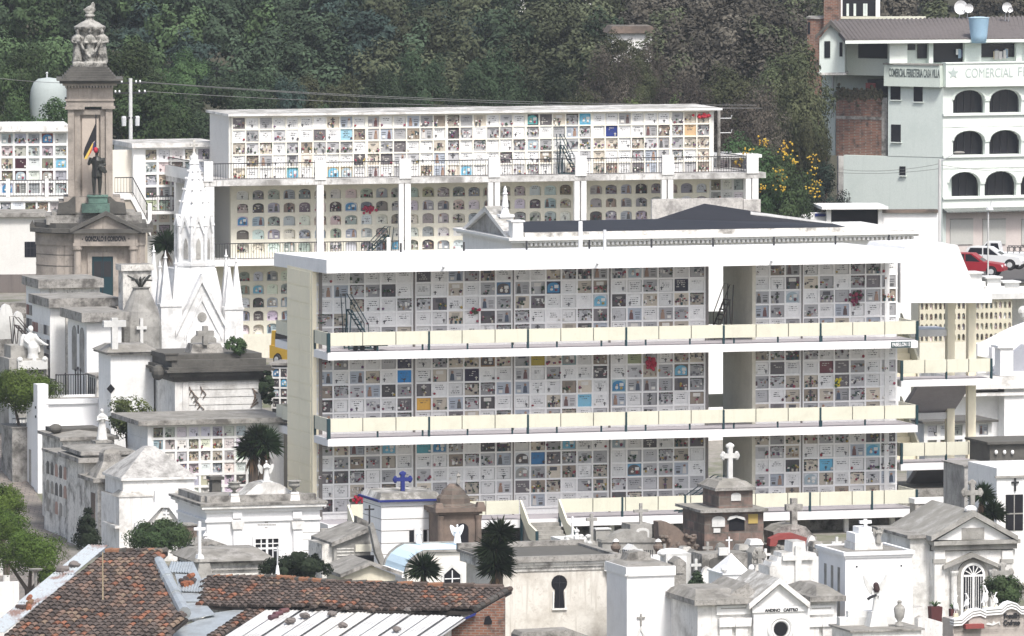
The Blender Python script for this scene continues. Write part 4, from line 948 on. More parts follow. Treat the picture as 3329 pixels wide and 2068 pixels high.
# grotto mausoleum with bell roof and urn
t4 = Tb('grotto_tomb', 'grey stained mausoleum with a bell-shaped stone grotto and leafy bronze urn', 'mausoleum', (400, 880, 492, 1240), 30, 1.0, OLDW, (.12, 20), OLDW)
f = t4.f; uu0 = t4.u(458, -1.2, 1000)
part(t4.t, 'bell_grotto', GREYST, f.la(uu0, -1.2, [(1.15, t4.g), (1.1, f.at(458, 1060, -1.2)[1]), (.95, f.at(458, 1010, -1.2)[1]), (.62, f.at(458, 965, -1.2)[1]), (.42, f.at(458, 940, -1.2)[1]), (.5, f.at(458, 934, -1.2)[1])], 16))
part(t4.t, 'bronze_leaves', BRONZE, *[f.tb([(uu0, -1.2, f.at(458, 938, -1.2)[1]), (uu0+.3*cos(i*1.1), -1.2+.25*sin(i*1.1), f.at(458, 910, -1.2)[1]), (uu0+(.55+.2*(i % 2))*cos(i*1.1), -1.2+.5*sin(i*1.1), f.at(458, 895+8*(i % 3), -1.2)[1])], [.05, .07, .04], 5) for i in range(9)])
cr = f.cross(uu0-.25, -2.3, f.at(440, 1118, -2.3)[1], 1.35, .55, .16, .62); part(t4.t, 'small_cross', MARB, cr)
# white tomb with the tall slim cross
t5 = Tb('white_tomb', 'plain white tomb with a grey flat roof carrying a tall slim white cross', 'tomb', (360, 1152, 500, 1330), 18, 2.6, WHITE, (.22, 8), CONC)
part(t5.t, 'roof', CONC, t5.f.fr(-.3, t5.W+.25, -.3, 2.9, t5.top+.002, t5.top+.35, .5, .9))
part(t5.t, 'diamond_window', DARK, t5.f.pm([(a, t5.f.at(366, 1264)[1]+b) for a, b in ((-.0, -.25), (.22, 0), (0, .25), (-.22, 0))], -.03, 0))
cross_thing('tall slim white cross with a grey capital, on the roof of a plain white tomb', 372, 1034, 1150, 74, 18.3, MARB, 20, .84)
# iron fence and grey box tomb
t6 = Tb('box_tomb', 'low grey box tomb with a barred side, behind the black iron grave fence', 'tomb', (314, 1225, 362, 1340), 23.2, 2, OLDW, (.1, 5), CONC)
for i in range(6): part(t6.t, 'bar', IRON, t6.f.bb(-.05, -.02, .3+.45*i, .36+.45*i, t6.g+.2, t6.z1-.1))
ff = Fr(182, 23.5, 1280); zf_ = gz(*ff.w(1, 0, 0)[:2])
z0 = ff.at(230, 1290)[1]
solo('grave_fence', 'ornate black iron grave fence with tall spear finials', 'fence', IRON, railing(ff, [(0, 0, z0), (1.75, 0, z0)], ff.at(230, 1218)[1]-z0, .13, .02), railing(ff, [(0, 0, z0), (-.3, 2.4, z0)], .9, .16, .02),
     *[ff.tb([(a, -.02, gz(*ff.w(a, 0, 0)[:2])-.2), (a, -.02, ff.at(230, y)[1])], .035, 6) for a, y in ((1.05, 1205), (1.18, 1200), (1.31, 1205), (0, 1215), (.5, 1212))], *[ff.el(a, -.02, ff.at(230, y)[1], .06, .06, .1) for a, y in ((1.05, 1203), (1.18, 1198), (1.31, 1203))])
# seated angel on pedestal, ladder behind
sf_ = Fr(112, 30, 1200); zs = lambda y: sf_.at(112, y)[1]; us = lambda x: sf_.at(x, 1150)[0]
ped = thing('angel_pedestal', 'stepped grey and white pedestal under the seated white statue', 'pedestal', sf_.w(0, 0, gz(-25, 30)))
part(ped, 'step', GREYST, sf_.bb(us(28), us(155), -.1, 2.2, gz(-25, 30)-.4, zs(1165))); part(ped, 'block', GREYST, sf_.bb(us(42), us(150), .5, 2., zs(1165)+.001, zs(1125)))
part(ped, 'white_scrolls', MARB, sf_.bb(us(55), us(150), -.3, .0, zs(1200), zs(1172)), sf_.el(us(62), -.2, zs(1168), .16, .16, .16), sf_.el(us(143), -.2, zs(1168), .16, .16, .16))
sw = thing('seated_statue', 'white marble statue of a seated robed woman with one arm stretched aside', 'statue', sf_.w(0, 0, zs(1172)))
S = [sf_.la(us(110), .2, [(.34, zs(1172)), (.27, zs(1150)), (.30, zs(1130)), (.22, zs(1122))], 12), sf_.el(us(101), .25, zs(1127), .16, .26, .17), sf_.el(us(114), .25, zs(1127), .16, .26, .17), sf_.el(us(108), .6, zs(1124), .40, .34, .24), sf_.tb([(us(107), .55, zs(1125)), (us(106), .5, zs(1100)), (us(107), .5, zs(1086))], [.27, .22, .17], 10), sf_.tb([(us(118), .6, zs(1095)), (us(128), .55, zs(1120)), (us(134), .5, zs(1150))], [.1, .14, .1], 7),
     sf_.tb([(us(107), .5, zs(1090)), (us(107), .48, zs(1078))], .09, 8), sf_.el(us(107), .46, zs(1073), .13, .15, .18), sf_.el(us(107), .52, zs(1071), .16, .15, .18),
     sf_.tb([(us(118), .5, zs(1090)), (us(130), .4, zs(1108)), (us(150), .35, zs(1122)), (us(163), .35, zs(1125))], [.13, .11, .09, .05], 8), sf_.tb([(us(96), .5, zs(1092)), (us(88), .35, zs(1108)), (us(96), .1, zs(1118))], [.13, .11, .07], 8), sf_.pm([(us(72), zs(1128)), (us(88), zs(1128)), (us(92), zs(1090)), (us(84), zs(1086)), (us(74), zs(1100))], .5, .7)]
remesh(part(sw, 'figure', MARB, S), .045)
def ladder(label, fr, x0, x1, yt, yb, v, w, back, mat=TEAL, name='rolling_ladder', rungs=8, zb=None):
    """a rolling platform ladder: two raking stiles with rungs, rear props, hand rails and a foot frame"""
    u0, z0 = fr.at(x1, yb, v); u1, z1 = fr.at(x0, yt, v)
    if zb is not None: z0 = zb
    o = thing(name, label, 'ladder', fr.w((u0+u1)/2, v, z0)); h = z1-z0; dx = u1-u0; ht = h*.72
    for s in (0, w):
        part(o, 'stile', mat, fr.tb([(u0, v+s, z0), (u1, v+s, z0+ht)], .035, 4)); part(o, 'prop', mat, fr.tb([(u1+dx*.1, v+s, z0), (u1, v+s, z0+ht)], .03, 4), fr.tb([(u0, v+s, z0+.05), (u1+dx*.1, v+s, z0+.05)], .03, 4))
        part(o, 'hand_rail', mat, fr.tb([(u0+dx*.3, v+s, z0+ht*.3+h*.24), (u1, v+s, z1), (u1+dx*.25, v+s, z1), (u1+dx*.12, v+s, z0+.05)], .025, 4), fr.tb([(u0+dx*.3, v+s, z0+ht*.3), (u0+dx*.3, v+s, z0+ht*.3+h*.24)], .02, 4))
    for i in range(1, rungs+1):
        q = i/rungs; part(o, 'rung', mat, fr.bb(u0+dx*q-.08, u0+dx*q+.08, v, v+w, z0+ht*q-.02, z0+ht*q+.015))
    return o
ladder('brown steel rolling ladder standing behind the seated white statue', Fr(50, 34, 1100), 60, 125, 1032, 1130, 0, .9, 1, RUSTY)
ladder('dark green rolling ladder on the top balcony, left end of the main pavilion', M, 1142, 1222, 958, 1085, 1.4, .8, 1, zb=SL[2][1])
ladder('tall dark steel ladder standing in the open passage of the top floor', M, 2372, 2322, 926, 1090, 3.2, .9, 1, RUSTY, zb=SL[2][1])
ladder('dark green rolling ladder on the terrace of the rear pavilion', B, 1832, 1880, 437, 560, 1.2, .7, 1, zb=zf)
ladder('dark green platform ladder on the lower balcony of the rear pavilion', B, 1262, 1190, 738, 830, 1.0, .8, 1, zb=zlo)
ladder('dark green ladder lying against the ground floor niches beside the brown mausoleum', M, 2335, 2205, 1548, 1640, 1.2, .7, 1, zb=SL[0][1])
uq_ = M.at(1195, 1132, 1.0)[0]
tr = thing('trolley', 'low dark flat trolley on two wheels on the top balcony floor', 'trolley', M.w(uq_, 1, SL[2][1]))
part(tr, 'deck', TEAL, M.bb(uq_-.85, uq_+.9, .5, 1.1, SL[2][1]+.22, SL[2][1]+.29))
for a in (-.75, -.4, .3): part(tr, 'wheel', IRON, ([M.w(uq_+a+.13*cos(pi*i/5), w_, SL[2][1]+.13+.13*sin(pi*i/5)) for w_ in (.5, .58) for i in range(10)], [tuple(range(9, -1, -1)), tuple(range(10, 20))]+[(i, (i+1) % 10, 10+(i+1) % 10, 10+i) for i in range(10)]))
# bright flower wreaths that hang on or stand by the niches
def bouquet(label, fr, x, y, v, wpx, hpx, cols, n=26, cat='flowers'):
    k = (fr.o-CAM).length/FL; u, z = fr.at(x, y, v); r2 = random.Random(int(x))
    S = [fr.el(u+r2.gauss(0, .26)*wpx*k, v-.02-.1*r2.random(), z+r2.gauss(0, .26)*hpx*k, .085, .07, .085, r2.choice(cols), 6, 5) for _ in range(n)]
    return solo('flower_bouquet', label, cat, COLR, S)
bouquet('heap of bright red flowers low on the ground floor niches', M, 1160, 1622, VN, 44, 18, [(.55, .02, .05), (.6, .04, .08), (.03, .07, .03)])
bouquet('red garland hung over a top niche of the middle floor', M, 2112, 1182, VN, 44, 40, [(.42, .02, .05), (.36, .02, .05)], 40)
bouquet('dark red wreath round a grave front on the top floor, right of the passage', M, 2785, 965, VN, 46, 46, [(.18, .03, .07), (.25, .03, .06), (.05, .06, .04)], 36)
bouquet('crimson bunches framing an arched niche in the rear cream wall', B, 1198, 680, VU, 46, 24, [(.30, .02, .06), (.34, .03, .07)], 26)
bouquet('pair of red blooms at the top right corner of the rear upper niches', B, 2290, 376, VU, 50, 12, [(.5, .03, .05), (.4, .03, .05)], 18)
bouquet('yellow and green bunch on a middle floor niche near the right end', M, 2722, 1245, VN, 14, 30, [(.6, .5, .03), (.04, .09, .03)], 18)
bouquet('dark red flowers beside a middle floor plaque left of the passage', M, 1545, 1010, VN, 22, 20, [(.4, .03, .08), (.05, .07, .04)], 14)
# ---- white block with the tall chimney-like stack
t = Tb('white_block_tomb', 'bright white block tomb with a square corner stack and sunk dark roof', 'tomb', (155, 1312, 375, 1650), 20, 2.7, CLEAN, (.12, 6), CLEAN, ('tray', 10, CLEAN))
part(t.t, 'stack', CLEAN, t.f.bb(-.55, .02, -.1, .8, t.g, t.f.at(140, 1250)[1])); part(t.t, 'side_wall', CLEAN, t.f.bb(-.5, -.001, .8, 2.6, t.g, t.z1))
part(t.t, 'ledge', CLEAN, t.f.bb(.01, t.W+.35, -.35, .0, t.f.at(265, 1396)[1], t.f.at(265, 1384)[1]))
for y in (1322, 1352): part(t.t, 'vent', DARK, t.f.bb(-.57, -.55, .2, .42, t.f.at(135, y+8)[1], t.f.at(135, y)[1]))
part(t.t, 'side_slot', GREYST, t.f.bb(-.53, -.5, 1.6, 2.0, t.f.at(140, 1640)[1]-1, t.f.at(140, 1470)[1]))
# ---- weathered cluster along the path
f = None
t = Tb('weathered_mausoleum', 'long weathered mausoleum with stained niches along the stone path', 'mausoleum', (250, 1500, 330, 1760), 3, 7, OLDW, (.1, 8), CONC)
for i in range(7):
    for j in range(3):
        v = .35+.92*i; zz_ = t.z1-.5-.95*j
        part(t.t, 'side_niche', PLAQ, t.f.sd([(v, zz_-.6), (v+.55, zz_-.6)]+[(v+.275+.275*cos(pi*k/6), zz_-.15+.2*sin(pi*k/6)) for k in range(7)], -.02, .0, rg.choice([(.06, .06, .06), (.25, .24, .22), (.45, .44, .41), (.35, .22, .18)])))
t = Tb('weathered_mausoleum', 'old stained tomb with a flat mossy stone roof below the white Virgin statue', 'mausoleum', (205, 1430, 372, 1640), 10, 4.5, OLDW, (.2, 10), CONC, ('pyr', 12, CONC))
part(t.t, 'attic', DARKST, t.f.bb(.1, t.W-.1, 2.2, 4.2, t.z1, t.f.at(260, 1405)[1])); parts(t.t, 'attic_urn', DARKST, [t.f.el(.1, 2, t.f.at(180, 1404)[1], .35, .3, .25), t.f.el(t.W+.1, 2, t.f.at(365, 1420)[1], .2, .2, .3)])
t = Tb('pedestal', 'square grey and white pedestal carrying the white Virgin statue', 'pedestal', (316, 1440, 360, 1500), 5, .8, MARB, (.1, 6), CONC)
zvp, uvp, fvp = t.top, t.W/2, t.f
vs_ = solo('virgin_statue', 'white standing robed statue on a pedestal in front of the white block tomb', 'statue', MARB, robed(fvp, uvp, .4, zvp-.01, fvp.at(335, 1330)[1]-zvp, .36, 'pray')); remesh(vs_, .035)
t = Tb('weathered_mausoleum', 'squat old tomb with wide stone slabs stepped under a low roof', 'mausoleum', (275, 1478, 420, 1700), 0, 3.6, OLDW, (.25, 12), CONC, ('pyr', 14, CONC))
part(t.t, 'upper_step', CONC, t.f.bb(-.4, t.W+.4, -.4, 4, t.z1-.35, t.z1-.12))
t = Tb('domed_tomb', 'weathered tomb under a dark mossy bell-shaped roof', 'tomb', (318, 1566, 438, 1760), -3, 2.6, OLDW, (.3, 12), CONC)
part(t.t, 'bell_roof', CONC, t.f.la(t.W/2, 1.2, [(1.35, t.top), (1.2, t.top+.18), (.9, t.top+.45), (.66, t.top+.75), (.62, t.top+1.15), (.45, t.top+1.3), (.1, t.top+1.38)], 4, None, .5), smooth=False)
part(t.t, 'rust_stain_panel', BROWNST, t.f.bb(-.03, 0, .5, 1.3, t.z1-2.2, t.z1-.6))
# ---- pyramid roofed mausoleum
t = Tb('pyramid_mausoleum', 'white mausoleum with a streaked grey pyramid roof and keyhole shaped gable', 'mausoleum', (400, 1560, 632, 1900), -7, 3.6, WORN, (.12, 8), WORN)
f = t.f; W = t.W; q = lambda x, y, v=0.: f.at(x, y, v)
part(t.t, 'roof', wmat('streaked grey roof', (.44, .43, .41), (.13, .125, .115), .75, streak=1., lo=.45, hi=.62, scale=1.2), f.fr(-.1, W+.1, -.1, 3.7, t.top+.002, q(510, 1450, 1.8)[1], W/2-.15, 1.65))
part(t.t, 'wing', WORN, f.bb(-.25, W+.25, -.25, 3.4, t.g, q(510, 1612)[1])); part(t.t, 'wing_roof', WORN, *[f.fr(a, b, -.3, 1.2, q(510, 1612)[1]+.002, q(510, 1580)[1], .5, .6) for a, b in ((-.3, W*.40), (W*.62, W+.3))])
part(t.t, 'keyhole_gable', CLEAN, f.pg([(438, 1720), (438, 1700), (502, 1632), (502, 1596), (566, 1596), (566, 1632), (620, 1700), (620, 1720), (600, 1720), (548, 1650), (522, 1650), (456, 1720)], -.5, -.25, -.4))
part(t.t, 'tympanum', WORN, f.pg([(505, 1690), (532, 1650), (562, 1690)], -.36, -.25)); part(t.t, 'niche_cross', CLEAN, f.cross(q(534, 1690)[0], -.38, q(534, 1690)[1], .55, .3, .07))
part(t.t, 'side_cornice', WORN, f.bb(-.5, -.25, -.4, 2.2, q(420, 1715)[1], q(420, 1706)[1]))
# ---- niche block with white lattice and grey roof, before the pavilion end
t = Tb('niche_block', 'white niche block of seven columns with a flat grey overhanging roof', 'niche block', (488, 1374, 935, 1640), 7, 4.8, None)
f = t.f; u0 = t.u(490, 0, 1450); u1 = t.u(925, 0, 1450); zt = f.at(700, 1376)[1]; p_ = 40/65.
pl5 = Plaques(); lat5 = niche_grid(f, u0+.08, u0+.08+10*p_, zt-6*p_-.1, zt-.1, 10, 6, 0, pl5, rg, bar=.12, tone=.45)
part(t.t, 'niche_lattice', WHITE, lat5); pl5.build(t.t)
part(t.t, 'block_wall', WHITE, f.bb(u0, u1, .14, 4.7, t.g, zt-.02)); part(t.t, 'pillar', WHITE, f.bb(u0-.18, u0+.02, -.1, .5, t.g, zt-.02))
part(t.t, 'roof', CONC, f.bb(u0-.75, u1+.3, -.5, 5.2, zt, zt+.24)); part(t.t, 'end_panels', WHITE, *[f.bb(u0-.03, u0-.001, .55+1.4*i, 1.9+1.4*i, zt-.75-.62*j, zt-.17-.62*j) for i in range(3) for j in range(6)])
# ---- dark corniced mausoleum
t = Tb('dark_corniced_mausoleum', 'banded white mausoleum with a heavy blackened cornice and stone cross on top', 'mausoleum', (568, 1236, 850, 1400), 15, 5., WORN, None)
f = t.f; W = t.W; q = lambda x, y, v=0.: f.at(x, y, v)[1]
part(t.t, 'wall_band', WORN, *[f.bb(.75, W-.15, -.04, 0, q(700, y+22), q(700, y)) for y in (1243, 1268, 1293, 1318, 1343)])
parts(t.t, 'pilaster', WORN, [f.bb(.0, .25, -.06, 0, t.g, q(700, 1240)), f.bb(.42, .7, -.07, 0, t.g, q(700, 1240)), f.bb(W-.15, W+.02, -.06, 0, t.g, q(700, 1240))])
part(t.t, 'cornice', DARKST, *[f.bb(-a, W+a, -a, 5+a, q(700, y1), q(700, y0)-.002) for a, y0, y1 in ((.12, 1222, 1238), (.35, 1207, 1222), (.55, 1199, 1207), (.42, 1190, 1199), (.2, 1168, 1190))])
part(t.t, 'attic', DARKST, f.bb(-.3, W+.1, .3, 4.8, q(700, 1168)+.001, q(700, 1152))); part(t.t, 'corner_block', DARKST, f.bb(-.55, .1, -.3, .5, q(700, 1168)+.001, q(540, 1152)), f.bb(-.62, .15, -.35, .55, q(540, 1152), q(540, 1148)), f.el(-.8, .3, q(540, 1212), .35, .4, .4))
ua_, ub_ = f.at(622, 1140, 1.2)[0], f.at(722, 1140, 1.2)[0]
part(t.t, 'cross_pedestal', CONC, f.fr(ua_-.1, ub_+.1, 1.0, 2.4, q(670, 1152, 1.2), q(670, 1118, 1.2), .18, .2))
cross_thing('dark stone cross with scrolled arms on the blackened cornice', 667, 1060, 1122, 56, 16.6, GREYST, 16, .62, flare=False)
ivy = [(.35+.1*k, 1255+12*(k % 6)) for k in range(8)]
part(t.t, 'dry_creeper', BROWNST, *[f.tb([(u+.4, -.09, q(700, y)), (u+.48+.1*(k % 3), -.09, q(700, y+14)), (u+.42, -.09, q(700, y+26))], .03, 4) for k, (u, y) in enumerate(ivy)], *[f.tb([(W-.5+.06*k, -.09, q(840, 1262+9*k)), (W-.25-.07*k, -.09, q(840, 1278+9*k))], .035, 4) for k in range(6)])
# ---- classical white tomb with urns and angel
t = Tb('urn_mausoleum', 'broad white classical tomb with stone urns, carved pilasters and lattice door', 'mausoleum', (672, 1652, 1040, 1960), -17, 5.5, CLEAN)
f = t.f; W = t.W; q = lambda x, y, v=0.: f.at(x, y, v)
part(t.t, 'entablature', CLEAN, f.bb(-.08, W+.06, -.08, 5.5, q(850, 1694)[1], q(850, 1686)[1]), f.bb(-.12, W+.1, -.12, 5.5, q(850, 1662)[1], q(850, 1650)[1]))
part(t.t, 'cornice', WORN, f.bb(-.3, W+.25, -.3, 5.7, q(850, 1650)[1]+.001, q(850, 1640)[1])); part(t.t, 'roof_slab', CONC, f.bb(-.38, W+.3, -.35, 5.8, q(850, 1640)[1]+.001, q(850, 1632)[1]))
zr_ = q(850, 1632)[1]
part(t.t, 'parapet', CONC, f.bb(.1, W-.1, .3, .7, zr_+.001, zr_+.3), f.bb(-.1, .25, .7, 5, zr_+.001, zr_+.3))
for x in (770, 965): 
    u = q(x, 1700)[0]; p_ = part(t.t, 'pilaster', CLEAN, f.bb(u-.2, u+.2, -.16, 0, t.g, q(x, 1722)[1])); part(p_, 'capital', WORN, f.fr(u-.25, u+.25, -.22, 0, q(x, 1720)[1], q(x, 1694)[1], -.06, -.03)); part(p_, 'frieze_block', CLEAN, f.bb(u-.22, u+.22, -.14, 0, q(x, 1685)[1], q(x, 1663)[1]))
    uv = thing('stone_urn', 'grey stone urn on the white classical tomb roof, '+('left of' if x < 800 else 'right of')+' the winged angel', 'urn', f.w(u, .5, zr_), 'urns on the classical tomb')
    part(uv, 'foot', WORN, f.fr(u-.24, u+.24, .26, .74, zr_, zr_+.40, .06, .06)); part(uv, 'bowl', GREYST, f.la(u, .5, [(.12, zr_+.40), (.07, zr_+.52), (.13, zr_+.58), (.26, zr_+.66), (.30, zr_+.76), (.25, zr_+.80), (.27, zr_+.88), (.33, zr_+.90), (.33, zr_+.94), (.24, zr_+.94)], 14), smooth=True)
for k, y in enumerate((1732, 1756, 1790, 1815)): part(t.t, 'block_joint', GREYST, f.bb(q(985, 1700)[0], W, -.005, .0, q(1000, y)[1], q(1000, y)[1]+.03))
wn = part(t.t, 'lattice_door', DARK, f.bx((831, 1752, 906, 1880), -.05, .02)); part(t.t, 'door_frame', CLEAN, f.bx((823, 1742, 915, 1752), -.12, 0), f.bx((823, 1752, 831, 1890), -.12, 0), f.bx((906, 1752, 915, 1890), -.12, 0))
part(wn, 'bars', CLEAN, *[f.bx((x, 1752, x+3, 1880), -.09, -.05) for x in (848, 886)], f.bx((865, 1752, 872, 1880), -.1, -.05), *[f.bx((831, y, 906, y+3), -.095, -.055) for y in (1766, 1780, 1783)])
for x, y, w in ((868, 1698.5, 12), (868, 1706, 60), (868, 1715, 14)): part(t.t, 'inscription', GREYST, *[f.bx((x-w/2+i*5, y-1.5, x-w/2+i*5+3.6, y+1.5), -.02, 0) for i in range(int(w/5))])
um_ = q(862, 1640, 1.5)[0]; zm_ = zr_+.25
part(t.t, 'mound', WORN, f.pm([(um_-1.6, zr_), (um_+1.7, zr_), (um_+1.2, zm_+.1), (um_+.6, zm_+.5), (um_, zm_+.62), (um_-.6, zm_+.5), (um_-1.1, zm_+.1)], .8, 2.2)); part(t.t, 'angel_plinth', MARB, f.bb(um_-.26, um_+.26, 1.0, 1.5, zm_+.1, zm_+.62))
an = thing('angel_statue', 'grey white winged angel with folded wings between two urns on the classical tomb', 'statue', f.w(um_, 1.25, zm_+.62)); hA = q(862, 1497, 1.2)[1]-zm_-.6
remesh(part(an, 'figure', MARB, robed(f, um_, 1.25, zm_+.6, hA, .34, 'pray')), .035); [part(an, 'wing', MARB, wing(f, um_+s*.12, 1.3, zm_+.58, hA*.92, s, .30, .8)) for s in (-1, 1)]
# stepped stone and urn on the niche roof left of it
t = Tb('stepped_plinth', 'small dark stepped stone plinth with a broken cross, before the white niche block', 'plinth', (690, 1560, 720, 1640), -2, .6, DARKST, (.12, 10), DARKST)

t = Tb('dark_niche_rack', 'small dark niche rack with a white grid between the dark mausoleum and pavilion end', 'niche block', (884, 1188, 932, 1330), 24, 3, None, th=-.2)
plk = Plaques(); part(t.t, 'lattice', WORN, niche_grid(t.f, 0, t.W*1.6, t.at(905, 1326)[1], t.at(905, 1196)[1], 3, 4, 0, plk, rg, [(x, y, (.05, .045, .05)) for x in (890, 905, 920, 940) for y in range(1200, 1330, 25)], bar=.09)); plk.build(t.t); part(t.t, 'wall', DARKST, t.f.bb(-.02, t.W*1.6, .15, 2.5, t.g, t.z1)); part(t.t, 'roof', CONC, t.f.bb(-.15, t.W*1.6+.1, -.1, 2.6, t.z1+.001, t.z1+.12))
# ================================================================== tombs in front of the main pavilion, left to right
def stub(f, u, v, z, h, S): return S
t = Tb('mossy_tomb', 'old grey tomb with a mossy sloping cornice just behind the tiled roof', 'tomb', (655, 1830, 868, 1990), -36, 4, OLDW, (.25, 8), CONC)
f = t.f; q = lambda x, y, v=0.: f.at(x, y, v)
part(t.t, 'mossy_roof', CONC, f.fr(-.4, t.W+.4, -.4, 4.4, t.top+.001, t.top+.42, .5, 1.6)); part(t.t, 'moulding', OLDW, f.bb(-.12, t.W+.1, -.12, 4, q(760, 1852)[1], q(760, 1845)[1]), f.bb(-.3, t.W+.25, -.3, 4, q(760, 1872)[1], q(760, 1862)[1]))
part(t.t, 'corner_block', GREYST, f.fr(-.35, .45, -.5, .3, q(660, 1880)[1], q(660, 1812)[1], .2, .2))
t = Tb('old_stone_post', 'brown stained stone post tomb beside the slim white cross', 'tomb', (598, 1710, 640, 1840), -27, 1.2, BROWNST, (.06, 4), CONC)
part(t.t, 'capital', MARB, t.f.bb(-.1, .3, -.15, .1, t.at(610, 1800)[1], t.at(610, 1755)[1]))
cross_thing('slim white wooden cross beside the tiled roof and the broad classical tomb', 649, 1695, 1805, 38, -37.5, CLEAN, 9, .78, base=22)
f = Fr(668, -28, 1760); z0 = f.at(668, 1768)[1]
vs_ = thing('small_statue', 'tiny white standing statue on a small white gable beside the slim cross', 'statue', f.w(0, 0, z0)); remesh(part(vs_, 'figure', CLEAN, robed(f, 0, 0, z0-.02, f.at(668, 1726)[1]-z0, .42, 'pray')), .025)
t = Tb('gabled_tomb', 'small white gabled tomb carrying a tiny statue', 'tomb', (640, 1782, 725, 1850), -29, 2.5, CLEAN, None, None, ('gable', 14, CONC, .15))
# small white obelisk by the roof ridge
f = Fr(902, -42, 1880); z1 = f.at(902, 1838)[1]; z0 = gz(0, -42)-.2
ob = thing('white_obelisk', 'small white obelisk with a thin cross behind the tiled ridge', 'obelisk', f.w(0, 0, 0)); part(ob, 'shaft', CLEAN, f.fr(-.32, .32, -.32, .32, z0, z1-1.3, .1, .1), f.fr(-.19, .19, -.19, .19, z1-1.3, z1, .15, .15)); part(ob, 'cross', STEELG, f.cross(0, 0, z1-.1, .95, .32, .05, .8))
# slanted stone tomb
t = Tb('slant_roof_tomb', 'grey board-marked tomb with a single slanting stone roof and dark opening', 'tomb', (1085, 1770, 1205, 1960), -27, 2.6, GREYST)
f = t.f; q = lambda x, y, v=0.: f.at(x, y, v)
part(t.t, 'wall_left', OLDW, f.bb(-.5, -.001, .2, 2.6, t.g, q(1085, 1770)[1]))
part(t.t, 'gable', GREYST, f.pg([(1085, 1772), (1085, 1765), (1195, 1722), (1205, 1724), (1205, 1772)], .01, 2.5)); part(t.t, 'slant_roof', CONC, f.pg([(1078, 1778), (1078, 1764), (1202, 1714), (1206, 1727)], -.2, 3.4))
part(t.t, 'rear_slab', CONC, f.pg([(1160, 1712), (1160, 1678), (1206, 1700), (1206, 1722)], 2.0, 2.5)); part(t.t, 'opening', DARK, f.bx((1150, 1806, 1216, 1845), -.04, .02)); part(t.t, 'panel', OLIVE, f.bx((1156, 1770, 1208, 1794), -.05, 0))
part(t.t, 'board_marks', OLDW, *[f.bx((1095, y, 1150, y+4), -.03, 0) for y in (1782, 1792, 1803, 1815, 1827, 1840, 1853, 1866)])
part(t.t, 'raking_strut', GREYST, f.pg([(1203, 1712), (1214, 1700), (1240, 1790), (1256, 1835), (1240, 1840), (1222, 1800)], -.9, -.5))
cross_thing('thin black iron cross above the slanting stone tomb', 1201, 1642, 1712, 32, -25, IRON, 4.5, .80)
# blue trimmed white tomb
t = Tb('blue_trimmed_tomb', 'white banded tomb with a deep blue roof edge under the blue cross', 'tomb', (1240, 1630, 1428, 1900), -20, 3.2, CLEAN, (.2, 7), BLUEP, None)
f = t.f; q = lambda x, y, v=0.: f.at(x, y, v)
part(t.t, 'roof', OLDW, f.fr(-.1, t.W+.1, -.1, 3.3, t.top+.001, t.top+.3, .15, .3)); part(t.t, 'band', GREYST, *[f.bb(-.012, t.W, -.012, 3.2, q(1300, y)[1]-.03, q(1300, y)[1]) for y in (1646, 1686, 1724, 1764, 1800)])
part(t.t, 'door', DARK, f.bx((1331, 1724, 1388, 1790), -.03, .02)); part(t.t, 'door_frame', CLEAN, f.bx((1347, 1715, 1376, 1790), -.1, -.03))
b_ = cross_thing('deep blue ornate cross on the white banded tomb roof', 1309, 1540, 1606, 50, -18.6, BLUEP, 12, .72, flare=True, base=20)
z0 = q(1361, 1765, -2.5)[1]
def statue(label, x, yt, yb, Y, mat, w=.32, arms='pray', wings=0, base=None, z0=None, mats=None):
    f = Fr(x, Y, yb); z0 = f.at(x, yb)[1] if z0 is None else z0; h = f.at(x, yt)[1]-z0
    o = thing('angel_statue' if wings else 'statue', label, 'statue', f.w(0, 0, z0))
    remesh(part(o, 'figure', mat, robed(f, 0, 0, z0-.02, h, w, arms)), max(.022, h/55))
    if wings:
        for s in (-1, 1): part(o, 'wing', mat, wing(f, s*h*.05, .02, z0, h*wings, s, .34))
    return o, f, z0, h
# barrel vaulted tomb
t = Tb('barrel_vault_tomb', 'white tomb with a pale blue barrel vault roof and diamond topped window', 'tomb', (1320, 1795, 1575, 1990), -32, 3.4, None)
f = t.f; q = lambda x, y, v=0.: f.at(x, y, v)
prof = [(1320, 1868), (1326, 1845), (1340, 1824), (1362, 1806), (1385, 1794), (1560, 1790), (1600, 1800), (1612, 1870)]
pts = [q(x, y) for x, y in prof]; zb2 = t.g
part(t.t, 'front_wall', wmat('warm white plaster', (.76, .74, .68), (.4, .37, .3), .4), f.pm([(pts[0][0]+.05, zb2)]+[(a+.05, b-.04) for a, b in pts[:1]]+[(a, b-.05) for a, b in pts[1:-1]]+[(pts[-1][0]-.05, pts[-1][1]), (pts[-1][0]-.05, zb2)], .0, .25))
part(t.t, 'vault', SKYB, f.pm([(a-.06, b+.05) for a, b in pts]+[(pts[-1][0]-.2, pts[-1][1]-.1)]+[(a+.06, b-.07) for a, b in pts[::-1][1:-1]]+[(pts[0][0]+.1, pts[0][1]-.1)], .05, 3.4))
part(t.t, 'front_rim', GREYST, f.pm([(a-.1, b+.09) for a, b in pts]+[(a-.02, b-.02) for a, b in pts[::-1]], -.12, .05)); part(t.t, 'rear_rim', GREYST, f.pm([(a-.1, b+.12) for a, b in pts]+[(a-.02, b-.02) for a, b in pts[::-1]], 3.38, 3.5))
